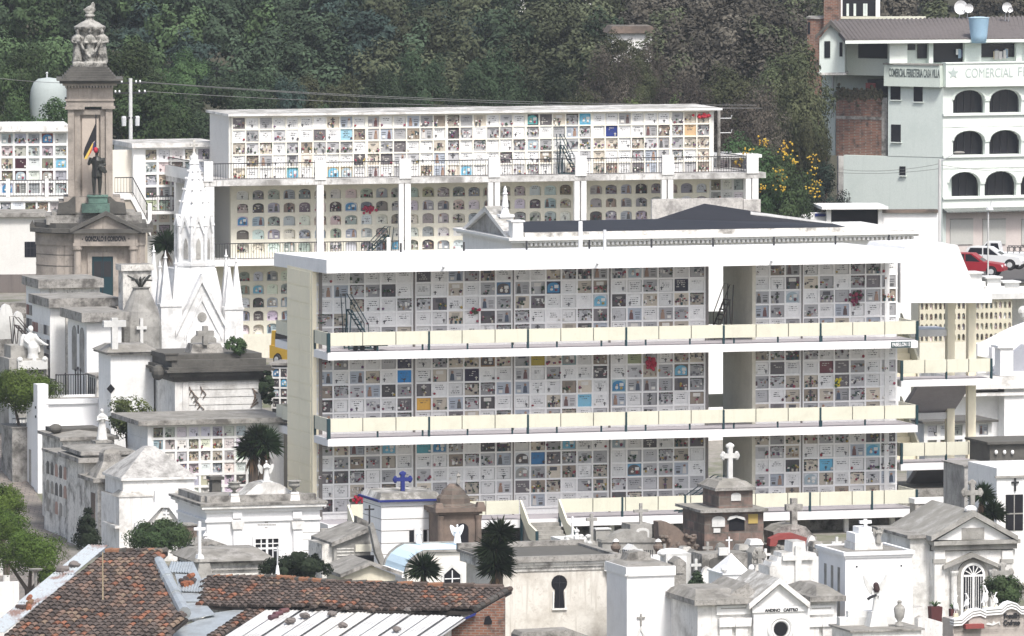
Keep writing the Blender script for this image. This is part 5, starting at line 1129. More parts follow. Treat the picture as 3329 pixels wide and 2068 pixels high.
part(t.t, 'side_wall', CLEAN, f.bb(pts[0][0], pts[0][0]+.25, .25, 3.3, zb2, pts[0][1]), f.bb(pts[-1][0]-.3, pts[-1][0]-.04, .25, 3.3, zb2, pts[-1][1])); part(t.t, 'white_gutter', CLEAN, f.bb(pts[0][0]-.2, pts[0][0]-.06, .0, 3.4, pts[0][1]-.15, pts[0][1]+.12))
w_ = part(t.t, 'window', DARK, f.pg([(1443, 1900), (1443, 1868), (1470, 1843), (1498, 1868), (1498, 1900)], -.02, .1)); part(w_, 'patterned_border', MARB, f.pg([(1436, 1900), (1436, 1865), (1470, 1833), (1470, 1845), (1444, 1869), (1444, 1900)], -.06, -.005), f.pg([(1470, 1845), (1470, 1833), (1504, 1865), (1504, 1900), (1497, 1900), (1497, 1869)], -.06, -.005)); part(w_, 'bars', CLEAN, f.bx((1469, 1855, 1472, 1900), -.05, -.02), f.bx((1446, 1880, 1495, 1883), -.052, -.022))
zv = pts[3][1]
statue('small white robed statue in front of the blue trimmed tomb, on the pale blue vault', 1361, 1715, 1766, -28.6, CLEAN, .40, 'pray')
statue('small white angel statue with folded wings in front of the brown domed tomb', 1487, 1703, 1766, -28.6, CLEAN, .42, 'pray', .95)
# brown domed stone tomb
t = Tb('domed_stone_tomb', 'brown stone tomb with a stepped domed roof, arched doorway and tiny figure', 'tomb', (1428, 1668, 1558, 1900), -21, 2.1, BROWNST)
f = t.f; q = lambda x, y, v=0.: f.at(x, y, v); W = t.W; c = W/2
part(t.t, 'cornice', BROWNST, f.bb(-.12, W+.12, -.12, 2.2, q(1490, 1672)[1]+.001, q(1490, 1664)[1]), f.bb(-.25, W+.25, -.25, 2.35, q(1490, 1664)[1]+.001, q(1490, 1650)[1])); part(t.t, 'battlement', BROWNST, *[f.fr(a, a+.4, -.24, .16, q(1490, 1650)[1]+.001, q(1490, 1634)[1], .05, .05) for a in (-.24, W-.16)])
z = lambda y: q(1490, y, 1.)[1]
part(t.t, 'dome', BROWNST, f.la(c, 1., [(.98, z(1652)), (.95, z(1640)), (.80, z(1634)), (.78, z(1618)), (.68, z(1608)), (.60, z(1606)), (.52, z(1592)), (.36, z(1584)), (.30, z(1578)), (.18, z(1572))], 8, None, .5))
part(t.t, 'doorway', DARK, f.pm([(c-.15, t.g), (c+.45, t.g)]+[(c+.15+.3*cos(pi*i/8), q(1490, 1722)[1]+.3*sin(pi*i/8)) for i in range(9)], -.02, .05)); part(t.t, 'corner_column', BROWNST, *[f.la(a, -.02, [(.17, t.g), (.15, q(1490, 1690)[1]), (.2, q(1490, 1676)[1])], 10) for a in (.05, W-.05)])
o_, *_r = statue('tiny grey figure standing on top of the brown domed tomb', 1490, 1533, 1572, -20, GREYST, .40, 'pray')
t = Tb('pediment_tomb', 'small cream tomb with a low mossy pediment roof behind the tiled ridge', 'tomb', (1120, 1872, 1285, 1990), -38, 3, wmat('cream plaster', (.66, .62, .50), (.3, .28, .24), .5), None, None, ('gable', 36, CONC, .25))
# thin objects in the small graves
cross_thing('thin white cross by the foot of the pavilion stairs', 1861, 1679, 1740, 32, -6, CLEAN, 6, .72, base=12)
cross_thing('dark grey tapering stone cross before the white ground floor slab', 1923, 1671, 1760, 36, -8, GREYST, 10, .80, base=24)
cross_thing('tall plain grey cross on the arched plaque tomb', 2083, 1636, 1706, 48, -9, GREYST, 9, .64)
t = Tb('rock_shrine', 'pale shell-textured rock shrine with a small white Virgin', 'shrine', (1822, 1752, 1922, 1870), -10, 1.6, MARB)
f = t.f; r3 = random.Random(4)
part(t.t, 'rockwork', MARB, *[f.el(r3.uniform(.1, t.W-.1), r3.uniform(-.1, .2), t.at(1870, r3.uniform(1745, 1800))[1], .16, .14, .12, n=6, m=5) for _ in range(34)])
statue('small white Virgin statue on the pale rock shrine', 1875, 1713, 1752, -10, CLEAN, .44, 'pray')
t = Tb('grey_headstone', 'plain grey rectangular headstone left of the broad curved headstone', 'headstone', (1938, 1722, 1984, 1800), -8, .5, GREYST, (.05, 4), MARB)
t = Tb('curved_headstone', 'broad grey headstone with a swelling curved top and two urns', 'headstone', (1958, 1760, 2142, 1880), -13, .7, GREYST)
f = t.f; part(t.t, 'curved_top', GREYST, f.pg([(1955, 1764), (1958, 1756), (1985, 1750), (2005, 1735), (2030, 1725), (2058, 1724), (2085, 1734), (2105, 1748), (2140, 1755), (2142, 1764)], -.06, .75))
for k, (x, lab) in enumerate(((2002, 'brown round urn at the left foot of the curved headstone'), (2140, 'brown round urn at the right foot of the curved headstone'))):
    fu_ = Fr(x, -14.6, 1790); z0 = fu_.at(x, 1795)[1]; u_ = thing('grave_urn', lab, 'urn', fu_.w(0, 0, z0), 'urns at the curved headstone'); part(u_, 'bowl', BROWNST, fu_.la(0, 0, [(.1, z0-.5), (.14, z0+.03), (.24, z0+.18), (.25, z0+.3), (.14, z0+.42), (.17, z0+.5)], 12)); part(u_, 'lid', MARB, fu_.la(0, 0, [(.17, z0+.502), (.12, z0+.58), (.03, z0+.64)], 10))
t = Tb('arched_plaque_tomb', 'grey tomb block with a white arched plaque below a tall cross', 'tomb', (2049, 1705, 2120, 1800), -9.5, 1.4, GREYST)
f = t.f; a, b, c, d = f.rect((2068, 1716, 2110, 1752)); part(t.t, 'plaque', MARB, f.pm(arch_pts(a, b, c, d, 1), -.04, 0)); part(t.t, 'arch_recess', GREYST, f.pm(arch_pts(a+.1, b-.1, c, d-.12, 1), -.055, -.041))
t = Tb('rough_stone_wall', 'ragged broken brown stone wall leaning beside the stepped brown mausoleum', 'wall', (2145, 1760, 2262, 1850), -11, .9, BROWNST)
f = t.f; part(t.t, 'ragged_top', BROWNST, f.pg([(2143, 1762), (2140, 1697), (2165, 1696), (2190, 1708), (2205, 1716), (2225, 1738), (2262, 1746), (2262, 1762)], .05, .85)); part(t.t, 'loose_stones', BROWNST, *[f.el(r3.uniform(0, t.W), -.1, t.at(2200, r3.uniform(1740, 1830))[1], .08+.1*r3.random(), .12, .06+.08*r3.random(), n=6, m=5) for _ in range(40)])
# brown stepped mausoleum with white flared cross
t = Tb('stepped_mausoleum', 'brown stone mausoleum of two stepped blocks with mossy slabs and white plaques', 'mausoleum', (2290, 1666, 2482, 1880), -10, 3.4, BLOCKST)
f = t.f; q = lambda x, y, v=0.: f.at(x, y, v); W = t.W
part(t.t, 'lower_slab', CONC, f.bb(-.3, W+.15, -.3, 3.7, q(2380, 1664)[1]+.002, q(2380, 1655)[1])); ua_, ub_ = q(2337, 1620, .5)[0], q(2447, 1620, .5)[0]
part(t.t, 'upper_block', BLOCKST, f.bb(ua_, ub_, .5, 3., q(2380, 1656)[1], q(2390, 1594, .5)[1])); zt2 = q(2390, 1594, .5)[1]
part(t.t, 'upper_slab', CONC, f.bb(ua_-.25, ub_+.1, .3, 3.2, zt2+.001, zt2+.14), f.fr(ua_-.2, ub_+.05, .35, 3.1, zt2+.14, zt2+.42, .3, .4)); part(t.t, 'cross_plinth', GREYST, f.fr(ua_+.35, ub_-.35, 1.2, 2.3, zt2+.4, q(2375, 1555, 1.5)[1], .1, .1))
part(t.t, 'plaque', MARB, f.pm(arch_pts(*f.rect((2376, 1602, 2408, 1628), .5), 1), .45, .5)); part(t.t, 'plaque', MARB, f.pm(arch_pts(*f.rect((2314, 1678, 2356, 1713)), 1), -.05, 0)); part(t.t, 'plaque', MARB, f.bx((2320, 1718, 2342, 1732), -.05, 0)); part(t.t, 'niche', DARK, f.pm(arch_pts(*f.rect((2370, 1682, 2420, 1725)), 1), -.03, 0)); part(t.t, 'niche_hood', MARB, f.pg([(2366, 1692), (2372, 1680), (2395, 1676), (2420, 1682), (2424, 1692), (2416, 1690), (2395, 1683), (2374, 1690)], -.15, 0)); part(t.t, 'yellow_plaque', wmat('ochre plaque', (.42, .31, .10)), f.bx((2433, 1671, 2464, 1702), -.04, 0))
cross_thing('white flared marble cross on the stepped brown mausoleum', 2373, 1450, 1556, 46, -8, MARB, 15, .70, flare=True)
# small graves before it
t = Tb('white_headstone_row', 'low white grave wall with small plaques in front of the curved headstone', 'grave', (1990, 1812, 2180, 1900), -18, 1.2, WHITE); part(t.t, 'plaque', MARB, t.f.bx((2065, 1786, 2090, 1812), .1, .25))
part(t.t, 'railing', IRON, *[t.f.bx((x, 1788, x+2, 1812), .2, .25) for x in list(range(2012, 2060, 6))+list(range(2096, 2125, 6))])
t = Tb('double_headstone', 'pale twin headstone with two white tablets and a rounded white top', 'headstone', (2165, 1800, 2247, 1880), -20, .9, MARB); part(t.t, 'tablet', CLEAN, t.f.bx((2170, 1812, 2188, 1832), -.04, 0)); part(t.t, 'tablet', CLEAN, t.f.bx((2203, 1808, 2232, 1834), -.04, 0)); part(t.t, 'rounded_top', CLEAN, t.f.el(t.u(2190), .4, t.z1+.02, .7, .35, .22))
t = Tb('grey_grave', 'dark grey grave with an arched niche behind the small white pyramid tomb', 'grave', (2282, 1800, 2430, 1900), -21, 1.6, CONC); part(t.t, 'arch', DARKST, t.f.pm(arch_pts(*t.f.rect((2306, 1812, 2360, 1850)), 1), -.04, 0)); part(t.t, 'tablet', MARB, t.f.bx((2338, 1781, 2368, 1806), -.2, -.05))
cross_thing('thin white cross standing behind the small white pyramid tomb', 2370, 1745, 1800, 22, -20.5, CLEAN, 4, .8)
cross_thing('weathered grey statue-like cross at the right of the dark grey grave', 2468, 1790, 1850, 30, -19, GREYST, 14, .7, flare=True)
# building with keyhole window
t = Tb('keyhole_window_tomb', 'large stained off-white tomb with a keyhole shaped dark window and worn cornice', 'mausoleum', (1632, 1850, 2000, 2110), -50, 5.5, wmat('stained cream plaster', (.70, .67, .61), (.33, .29, .235), .8, lo=.47, hi=.66, scale=.45, streak=.9, top=(.2, .19, .17)))
f = t.f; W = t.W; q = lambda x, y, v=0.: f.at(x, y, v)
part(t.t, 'moulding', OLDW, *[f.bb(-.3, W+a, -a, 5.5, q(1815, y1)[1], q(1815, y0)[1]-.004) for a, y0, y1 in ((.05, 1842, 1855), (.12, 1834, 1842), (.18, 1824, 1834))]); part(t.t, 'cornice', CONC, f.bb(-.4, W+.28, -.28, 5.7, q(1815, 1824)[1], q(1815, 1816)[1])); zc = q(1815, 1816)[1]
part(t.t, 'parapet', CONC, f.bb(-.4, W+.25, -.25, .05, zc+.001, zc+.14), f.bb(W-.05, W+.25, .05, 5.6, zc+.001, zc+.14), f.bb(-.4, W+.25, 5.4, 5.7, zc+.001, zc+.25)); part(t.t, 'sunk_roof', DARKST, f.bb(-.3, W-.06, .06, 5.4, zc+.001, zc+.03))
kc = q(1818, 1896); kw = [(kc[0]+.36*cos(a), kc[1]+.36*sin(a)) for a in [pi*(-.30)+pi*1.6*i/14 for i in range(15)]]; zb_ = q(1818, 1977)[1]
w_ = part(t.t, 'keyhole_window', DARK, f.pm([(kc[0]-.24, zb_), (kc[0]+.24, zb_), (kc[0]+.20, kc[1]-.36)]+kw+[(kc[0]-.20, kc[1]-.36)], -.02, .05)); part(w_, 'window_bars', IRON, f.bb(kc[0]-.3, kc[0]+.3, -.035, -.02, kc[1], kc[1]+.03), f.bb(kc[0]-.015, kc[0]+.015, -.04, -.021, zb_, kc[1]+.33))
part(w_, 'surround', wmat('pale reveal', (.74, .72, .68)), f.bb(kc[0]-.31, kc[0]-.245, -.05, .0, zb_, kc[1]-.36), f.bb(kc[0]+.245, kc[0]+.31, -.05, 0, zb_, kc[1]-.36), f.bb(kc[0]-.34, kc[0]+.34, -.08, 0, zb_-.08, zb_-.005))
part(t.t, 'drain_spout', STEELG, f.tb([(q(1977, 1860)[0], -.3, q(1977, 1868)[1]), (q(1970, 1850)[0], .1, q(1970, 1852)[1])], .06)); part(t.t, 'downpipe', WORN, f.bb(W-.55, W-.42, -.2, -.06, q(1985, 1855)[1], q(1985, 1822)[1]))
lf = solo('low_slab_roof', 'edge of a low grey stone roof at the foot of the keyhole window tomb', 'roof', CONC, Fr(1690, -56, 2060).pg([(1690, 2068), (1700, 2056), (1860, 2048), (1925, 2072), (1925, 2110), (1690, 2110)], -.1, 1.2))
# tall white box tomb
t = Tb('tall_box_tomb', 'tall smooth white box tomb with a small relief cross and shaded side', 'tomb', (2038, 1868, 2192, 2120), -54, 2.9, CLEAN); f = t.f; q = lambda x, y, v=0.: f.at(x, y, v)
part(t.t, 'cornice', WHITE, f.bb(-.06, t.W+.04, -.08, 3., q(2110, 1872)[1], q(2110, 1842)[1])); zc = q(2110, 1842)[1]; part(t.t, 'roof', CONC, f.fr(0, t.W, .05, 2.9, zc+.001, zc+.1, .2, .4), f.pm([(.5, zc+.05), (t.W-.4, zc+.05), (t.W-.5, zc+.4), (t.W*.55, zc+.5), (.7, zc+.4)], 1.9, 2.7))
u0, z0 = q(2083, 2035); part(t.t, 'relief_cross', GREYST, f.cross(u0, -.03, z0, .53, .36, .065, .68)); part(t.t, 'relief_gable', MARB, f.pg([(2068, 2068), (2083, 2036), (2098, 2068), (2092, 2068), (2083, 2048), (2074, 2068)], -.05, 0)); part(t.t, 'spout', MARB, f.tb([(-.15, -.2, q(2022, 1872)[1]), (.1, 0, q(2030, 1866)[1])], .05))
# small white pyramid tomb
t = Tb('small_pyramid_tomb', 'small clean white tomb with a smooth white pyramid roof and ball finials', 'tomb', (2352, 1868, 2445, 1960), -34, 2.2, CLEAN, (.06, 5), CLEAN); f = t.f
part(t.t, 'pyramid', CLEAN, f.fr(.12, t.W-.05, .1, 2.1, t.top+.002, f.at(2380, 1799, 1.1)[1], (t.W-.17)/2-.01, .99)); part(t.t, 'ball_finial', CLEAN, f.el(.05, .05, t.top+.2, .17, .17, .18)); part(t.t, 'ball_finial', CLEAN, f.el(t.W, .1, t.top+.2, .14, .14, .16))
# stepped white tomb with relief cross
t = Tb('relief_cross_tomb', 'worn white stepped gable tomb bearing a large relief cross', 'tomb', (2502, 1840, 2706, 1990), -36, 1.6, WORN); f = t.f; q = lambda x, y, v=0.: f.at(x, y, v)
part(t.t, 'stepped_gable', WORN, f.pg([(2505, 1842), (2510, 1828), (2525, 1826), (2530, 1812), (2540, 1812), (2542, 1798), (2575, 1796), (2578, 1762), (2618, 1760), (2620, 1796), (2652, 1798), (2656, 1810), (2668, 1812), (2672, 1826), (2688, 1828), (2692, 1842)], .05, 1.2)); part(t.t, 'relief_cross', MARB, f.bx((2586, 1775, 2606, 1905), -.1, .0), f.bx((2545, 1806, 2646, 1822), -.104, -.001))
# dark cross on mossy mound with red arch
cross_thing('heavy dark stone cross above the mossy mound with the red arch', 2580, 1620, 1706, 56, -8, CONC, 20, .66, d=.3, base=30)
t = Tb('mossy_mound_grave', 'mossy grey grave mound with a curved red painted arch', 'grave', (2505, 1772, 2650, 1850), -9, 2.2, CONC); f = t.f
part(t.t, 'mound', CONC, f.pg([(2520, 1780), (2515, 1730), (2540, 1712), (2580, 1704), (2620, 1712), (2640, 1735), (2655, 1745), (2655, 1780)], .4, 2.0)); part(t.t, 'red_arch', REDP, f.pg([(2502, 1776), (2505, 1752), (2540, 1736), (2580, 1734), (2622, 1748), (2645, 1770), (2645, 1786), (2622, 1786), (2620, 1768), (2580, 1752), (2530, 1756), (2524, 1776)], -.15, .35)); part(t.t, 'stone_block', CONC, *[f.el(r3.uniform(0, t.W+.9), -.3, t.at(2580, r3.uniform(1770, 1830))[1], .08+.12*r3.random(), .14, .07+.09*r3.random(), n=6, m=5) for _ in range(36)])
# pedimented white tomb at the bottom
t = Tb('pedimented_tomb', 'white pedimented family tomb with a round dark window and mossy roof wings', 'mausoleum', (2268, 1962, 2720, 2130), -57, 4.2, WORN); f = t.f; W = t.W; q = lambda x, y, v=0.: f.at(x, y, v)
cA, cB = q(2443, 1980)[0], q(2625, 1980)[0]
part(t.t, 'centre_bay', WHITE, f.bb(cA, cB, -.3, -.002, t.g, q(2535, 1962)[1])); part(t.t, 'side_cornice', CONC, *[f.bb(a, b, -.35, 4.4, q(2400, 1962)[1]+.002, q(2400, 1945)[1]) for a, b in ((-.25, cA-.001), (cB+.001, W+.3))])
part(t.t, 'side_roof', CONC, *[f.fr(a, b, -.3, 4.3, q(2400, 1945)[1]+.003, q(2400, 1918)[1], .4, 1.2) for a, b in ((-.2, cA-.3), (cB+.3, W+.25))]); part(t.t, 'side_gable', CONC, f.pm([(cA-1.2, q(2400, 1946)[1]), (cA+.4, q(2400, 1946)[1]), (cA-.1, q(2400, 1898)[1])], .2, 3.6))
part(t.t, 'pediment', WHITE, f.pg([(2455, 1970), (2536, 1900), (2617, 1968)], -.32, 3.5)); part(t.t, 'raking_cornice', WORN, f.pg([(2436, 1982), (2436, 1962), (2535, 1880), (2535, 1898)], -.55, 3.7), f.pg([(2535, 1898), (2535, 1880), (2634, 1958), (2634, 1978)], -.55, 3.7))
part(t.t, 'name_band', WHITE, f.bx((2446, 1972, 2622, 1990), -.36, -.3)); txt(t.t, 'inscription', IRON, 'ANDINO   CASTRO', f, q(2532, 1980)[0], -.362, q(2532, 1981)[1], .17, (q(2586, 1980)[0]-q(2478, 1980)[0]), bold=.008)
rc = q(2530, 2043); part(t.t, 'round_window', DARK, f.pm([(rc[0]+.30*cos(2*pi*i/20), rc[1]+.30*sin(2*pi*i/20)) for i in range(20)], -.36, -.3)); 
ringp = [(rc[0]+.52*cos(2*pi*i/24), rc[1]+.52*sin(2*pi*i/24)) for i in range(25)]; part(t.t, 'window_ring', WHITE, f.tb([(a, -.32, b) for a, b in ringp], .09, 6)); part(t.t, 'window_ring', WHITE, f.tb([(rc[0]+.38*cos(2*pi*i/24), -.34, rc[1]+.38*sin(2*pi*i/24)) for i in range(25)], .05, 6))
for a, b in ((2330, 2442), (2626, 2712)):
    part(t.t, 'panel', WHITE, f.bx((a, 1968, b, 1998), -.10, 0)); part(t.t, 'panel_groove', GREYST, f.bx((a+14, 1976, b-10, 1979), -.11, -.1)); m_ = (a+b)/2
    for s in (-1, 1): part(t.t, 'twin_pilaster', WORN, f.bx((m_+s*26-20, 2008, m_+s*26+20, 2120), -.14, 0)); part(t.t, 'pilaster_cap', WHITE, f.fr(q(m_+s*26-25, 2020)[0], q(m_+s*26+25, 2020)[0], -.22, 0, q(m_, 2036)[1], q(m_, 2008)[1], -.03, -.02))
# white chapel with cross
t = Tb('white_chapel', 'bright white flat topped chapel with a white cross and stepped base on its roof', 'chapel', (2748, 1808, 2964, 2130), -53, 3.6, CLEAN); f = t.f; W = t.W; q = lambda x, y, v=0.: f.at(x, y, v)
part(t.t, 'moulding', CLEAN, f.bb(-.05, W+.04, -.06, 3.7, q(2850, 1812)[1], q(2850, 1804)[1])); part(t.t, 'cornice', CLEAN, f.bb(-.12, W+.1, -.13, 3.75, q(2850, 1804)[1]+.001, q(2850, 1798)[1])); zc = q(2850, 1798)[1]
part(t.t, 'parapet', CLEAN, f.bb(-.12, W+.1, -.13, .05, zc+.001, zc+.07), f.bb(-.12, .06, .05, 3.75, zc+.001, zc+.07), f.bb(W-.08, W+.1, .05, 3.75, zc+.001, zc+.07), f.bb(-.12, W+.1, 3.6, 3.76, zc+.002, zc+.075)); part(t.t, 'sunk_roof', CONC, f.bb(.07, W-.09, .06, 3.59, zc+.001, zc+.02))
part(t.t, 'corner_strip', CLEAN, f.bb(-.02, .22, -.04, 0, t.g, q(2850, 1850)[1]), f.bb(W-.22, W+.02, -.04, 0, t.g, q(2850, 1850)[1])); part(t.t, 'vent_hole', DARK, f.bx((2783, 1840, 2788, 1845), -.02, 0)); part(t.t, 'vent_hole', DARK, f.bx((2928, 1837, 2933, 1842), -.02, 0)); part(t.t, 'side_slot', GREYST, *[f.bb(-.02, 0, v, v+.28, t.g, q(2748, 1850)[1]) for v in (.7, 1.6, 2.5)])
ua_, ub_ = q(2772, 1790, 1.6)[0], q(2862, 1790, 1.6)[0]; part(t.t, 'roof_plinth', WORN, f.bb(ua_, ub_, 1.3, 2.7, zc, zc+.32)); part(t.t, 'stepped_base', CLEAN, f.bb(ua_+.05, ub_-.2, 1.4, 2.6, zc+.321, zc+.72), f.bb(ua_+.28, ub_-.4, 1.6, 2.4, zc+.721, zc+.98))
cross_thing('bright white cross on the stepped base of the flat topped white chapel', 2813, 1687, 1750, 40, -51, CLEAN, 10, .64, zb=zc+.96)
f2 = Fr(2858, -50.8, 1780); statue('mottled grey winged angel on the white chapel roof right of the cross', 2856, 1714, 1782, -51.2, GREYST, .42, 'pray', .95, z0=zc+.30)
# dark haired angel on the foreground tomb
t = Tb('low_slab_tomb', 'low tomb with a dark slab roof carrying the dark haired angel', 'tomb', (2770, 2052, 2995, 2130), -60, 2.6, WORN, (.12, 6), CONC); f = t.f; W = t.W; q = lambda x, y, v=0.: f.at(x, y, v); zc = t.top
part(t.t, 'back_step', MARB, f.bb(.1, W-.5, 1.9, 2.3, zc+.001, zc+.35), f.bb(.5, W-.95, 1.95, 2.25, zc+.351, zc+.6)); ux = q(2848, 2030, 1.5)[0]; part(t.t, 'figure_plinth', MARB, f.fr(ux-.42, ux+.42, 1.1, 1.85, zc+.001, zc+.62, .16, .1))
an = thing('angel_statue', 'white angel statue with dark brown hair and tall raised wings holding an object', 'statue', f.w(ux, 1.5, zc+.6)); hA = q(2848, 1898, 1.5)[1]-zc-.6
remesh(part(an, 'figure', MARB, robed(f, ux, 1.5, zc+.58, hA, .32, 'cross')), .03); part(an, 'hair', wmat('dark brown hair', (.05, .03, .03)), f.el(ux, 1.52, zc+.6+hA*.93, .13, .13, .15), f.la(ux, 1.44, [(.10, zc+.6+hA*.70), (.15, zc+.6+hA*.80), (.12, zc+.6+hA*.92)], 10)); part(an, 'dark_sash', IRON, f.tb([(ux-.1, 1.2, zc+.6+hA*.62), (ux-.38, 1.15, zc+.6+hA*.55), (ux-.5, 1.15, zc+.6+hA*.48)], .06, 6))
for s in (-1, 1): part(an, 'wing', MARB, f.pm([(ux+s*a, zc+.6+hA*b) for a, b in ((.06, .62), (.10, .86), (.38, 1.14), (.50, 1.32), (.54, 1.26), (.48, 1.02), (.34, .78), (.22, .62))], 1.6, 1.66))
uv = q(2924, 2000, .9)[0]; vs = thing('stone_vase', 'grey stone vase with a lid on the corner of the low slab tomb', 'vase', f.w(uv, .9, zc)); part(vs, 'body', GREYST, f.la(uv, .9, [(.2, zc+.001), (.16, zc+.1), (.08, zc+.22), (.2, zc+.4), (.25, zc+.75), (.2, zc+.86), (.08, zc+.95), (.1, zc+1.05)], 12), smooth=True); part(vs, 'lid', GREYST, f.la(uv, .9, [(.12, zc+1.051), (.05, zc+1.12)], 8))
# right hand chapel with fanlight door
t = Tb('fanlight_chapel', 'grey and white chapel with double pediments and an arched fanlight door', 'chapel', (3035, 1790, 3300, 2010), -35, 5.5, WORN); f = t.f; W = t.W; q = lambda x, y, v=0.: f.at(x, y, v)
part(t.t, 'entablature', GREYST, f.bb(-.02, W+.02, -.2, .3, q(3170, 1786)[1], q(3170, 1768)[1])); part(t.t, 'cornice', GREYST, f.bb(-.12, W+.12, -.38, .4, q(3170, 1768)[1]+.001, q(3170, 1755)[1])); part(t.t, 'pediment', WHITE, f.pg([(3045, 1756), (3168, 1682), (3292, 1754)], -.15, 5.0)); part(t.t, 'raking_cornice', GREYST, f.pg([(3028, 1760), (3028, 1744), (3168, 1660), (3168, 1680)], -.42, 5.3), f.pg([(3168, 1680), (3168, 1660), (3310, 1742), (3310, 1758)], -.42, 5.3)); part(t.t, 'pediment_panel', GREYST, f.bx((3127, 1716, 3200, 1754), -.18, -.14)); part(t.t, 'apex_ball', CLEAN, f.el(q(3160, 1660)[0], .2, q(3160, 1660)[1]+.05, .3, .25, .18))
part(t.t, 'side_roof', CONC, f.bb(-1.15, -.13, .3, 5.4, q(3000, 1745)[1]-.1, q(3000, 1742)[1])); part(t.t, 'side_wall', WORN, f.bb(-.95, -.001, .5, 5.2, t.g, q(3000, 1745)[1]-.1))
for x in (3055, 3275): part(t.t, 'pilaster', WORN, f.bx((x-17, 1790, x+17, 2010), -.14, 0)); part(t.t, 'pilaster_cap', GREYST, f.bx((x-20, 1818, x+20, 1832), -.18, -.001))
part(t.t, 'inner_pediment', GREYST, f.pg([(3068, 1852), (3068, 1840), (3164, 1797), (3164, 1812)], -.35, 0), f.pg([(3164, 1812), (3164, 1797), (3262, 1840), (3262, 1852)], -.35, 0)); c = q(3160, 1900)
for s in (-1, 1): part(t.t, 'porch_column', WORN, f.la(c[0]+s*.93, -.2, [(.16, t.g), (.14, q(3160, 1870)[1]), (.2, q(3160, 1858)[1]), (.2, q(3160, 1852)[1])], 10))
za = q(3160, 1870)[1]; ar = lambda r, z: [(c[0]-r, z), (c[0]+r, z)]+[(c[0]+r*cos(pi*i/12), za+r*sin(pi*i/12)) for i in range(13)]
part(t.t, 'arch_band', GREYST, f.pm(ar(.74, t.g), -.12, 0)); part(t.t, 'arch_inner', WHITE, f.pm(ar(.58, t.g), -.14, -.12)); d_ = part(t.t, 'glazed_door', GLASS, f.pm(ar(.46, t.g), -.16, -.14))
part(d_, 'glazing_bars', WHITE, f.bb(c[0]-.05, c[0]+.05, -.2, -.16, t.g, za), f.bb(c[0]-.46, c[0]+.46, -.205, -.161, za-.05, za+.04), *[f.tb([(c[0], -.18, za), (c[0]+.44*cos(pi*i/6), -.18, za+.44*sin(pi*i/6))], .025, 4) for i in (1, 2, 3, 4, 5)], *[f.bb(c[0]+a-.012, c[0]+a+.012, -.19, -.16, t.g, za-.05) for a in (-.36, -.24, -.13, .13, .24, .36)])
cross_thing('pale stone cross with trefoil arms on the apex of the fanlight chapel', 3160, 1570, 1658, 56, -32, GREYST, 15, .64, flare=True)
t = Tb('concrete_block', 'tall stained grey concrete block behind the chapel cross', 'tomb', (3135, 1516, 3232, 1800), -9, 3.0, wmat('streaked concrete', (.40, .39, .37), (.15, .145, .135), .8, lo=.44, hi=.64, streak=1.), (.08, 4), CONC)
t = Tb('white_shrine_house', 'white gable wall with a small dark cross over a dark barred doorway', 'shrine', (3240, 1520, 3420, 1830), -18, 4, WHITE); f = t.f; q = lambda x, y, v=0.: f.at(x, y, v)
part(t.t, 'ledge', GREYST, f.bx((3236, 1546, 3420, 1553), -.1, 0)); part(t.t, 'wall_cross', IRON, f.cross(q(3299, 1597)[0], -.04, q(3299, 1597)[1], .62, .36, .085, .68)); d_ = part(t.t, 'doorway', DARK, f.bx((3270, 1608, 3326, 1725), -.03, .02)); part(d_, 'bars', GREYST, f.bx((3296, 1608, 3299, 1725), -.05, -.03), f.bx((3270, 1668, 3326, 1672), -.054, -.031))
cross_thing('grey ornamental cross half hidden by shrubs beside the fanlight door', 3258, 1838, 1960, 60, -38, GREYST, 15, .80, flare=True)
# family grave with scrolled white crest
t = Tb('family_grave', 'speckled stone family grave with a scrolled white striped crest and red flower box', 'grave', (3100, 2010, 3420, 2120), -56, 1.4, GRANITE); f = t.f; q = lambda x, y, v=0.: f.at(x, y, v)
top_ = [(3098, 2012), (3125, 2010), (3140, 1996), (3160, 1982), (3185, 1978), (3202, 1986), (3204, 1978), (3255, 1974), (3270, 1960), (3286, 1955), (3302, 1960), (3318, 1974), (3360, 1974)]
for k, (dy, m_) in enumerate(((0, CLEAN), (4.5, GREYST), (9, CLEAN), (13.5, GREYST), (18, CLEAN))):
    part(t.t, 'crest_stripe', m_, f.pg([(x, y+dy) for x, y in top_]+[(x, y+dy+4.6) for x, y in top_[::-1]], -.12+.03*(k % 2), .4, 0.))
part(t.t, 'stone_back', GRANITE, f.pg([(x, y+20) for x, y in top_]+[(3360, 2060), (3098, 2060)], .0, .38)); part(t.t, 'arch_recess', GRANITE, f.pm(arch_pts(*f.rect((3148, 2006, 3204, 2040)), 1), -.05, 0)); part(t.t, 'flower_box', REDP, f.bx((3140, 2030, 3200, 2044), -.35, -.051))
txt(t.t, 'lettering', IRON, 'Familia', f, q(3288, 2004)[0], -.04, q(3288, 2003)[1], .30, q(3314, 2000)[0]-q(3262, 2000)[0], bold=.016); txt(t.t, 'lettering', IRON, 'Cedeno', f, q(3288, 2024)[0], -.04, q(3288, 2025)[1], .30, q(3316, 2000)[0]-q(3262, 2000)[0], bold=.016)
part(t.t, 'stone_relief', MARB, f.pg([(3200, 2030), (3215, 2024), (3226, 2028), (3230, 2018), (3238, 2026), (3250, 2020), (3252, 2034), (3246, 2026), (3228, 2034), (3215, 2032)], -.03, 0))
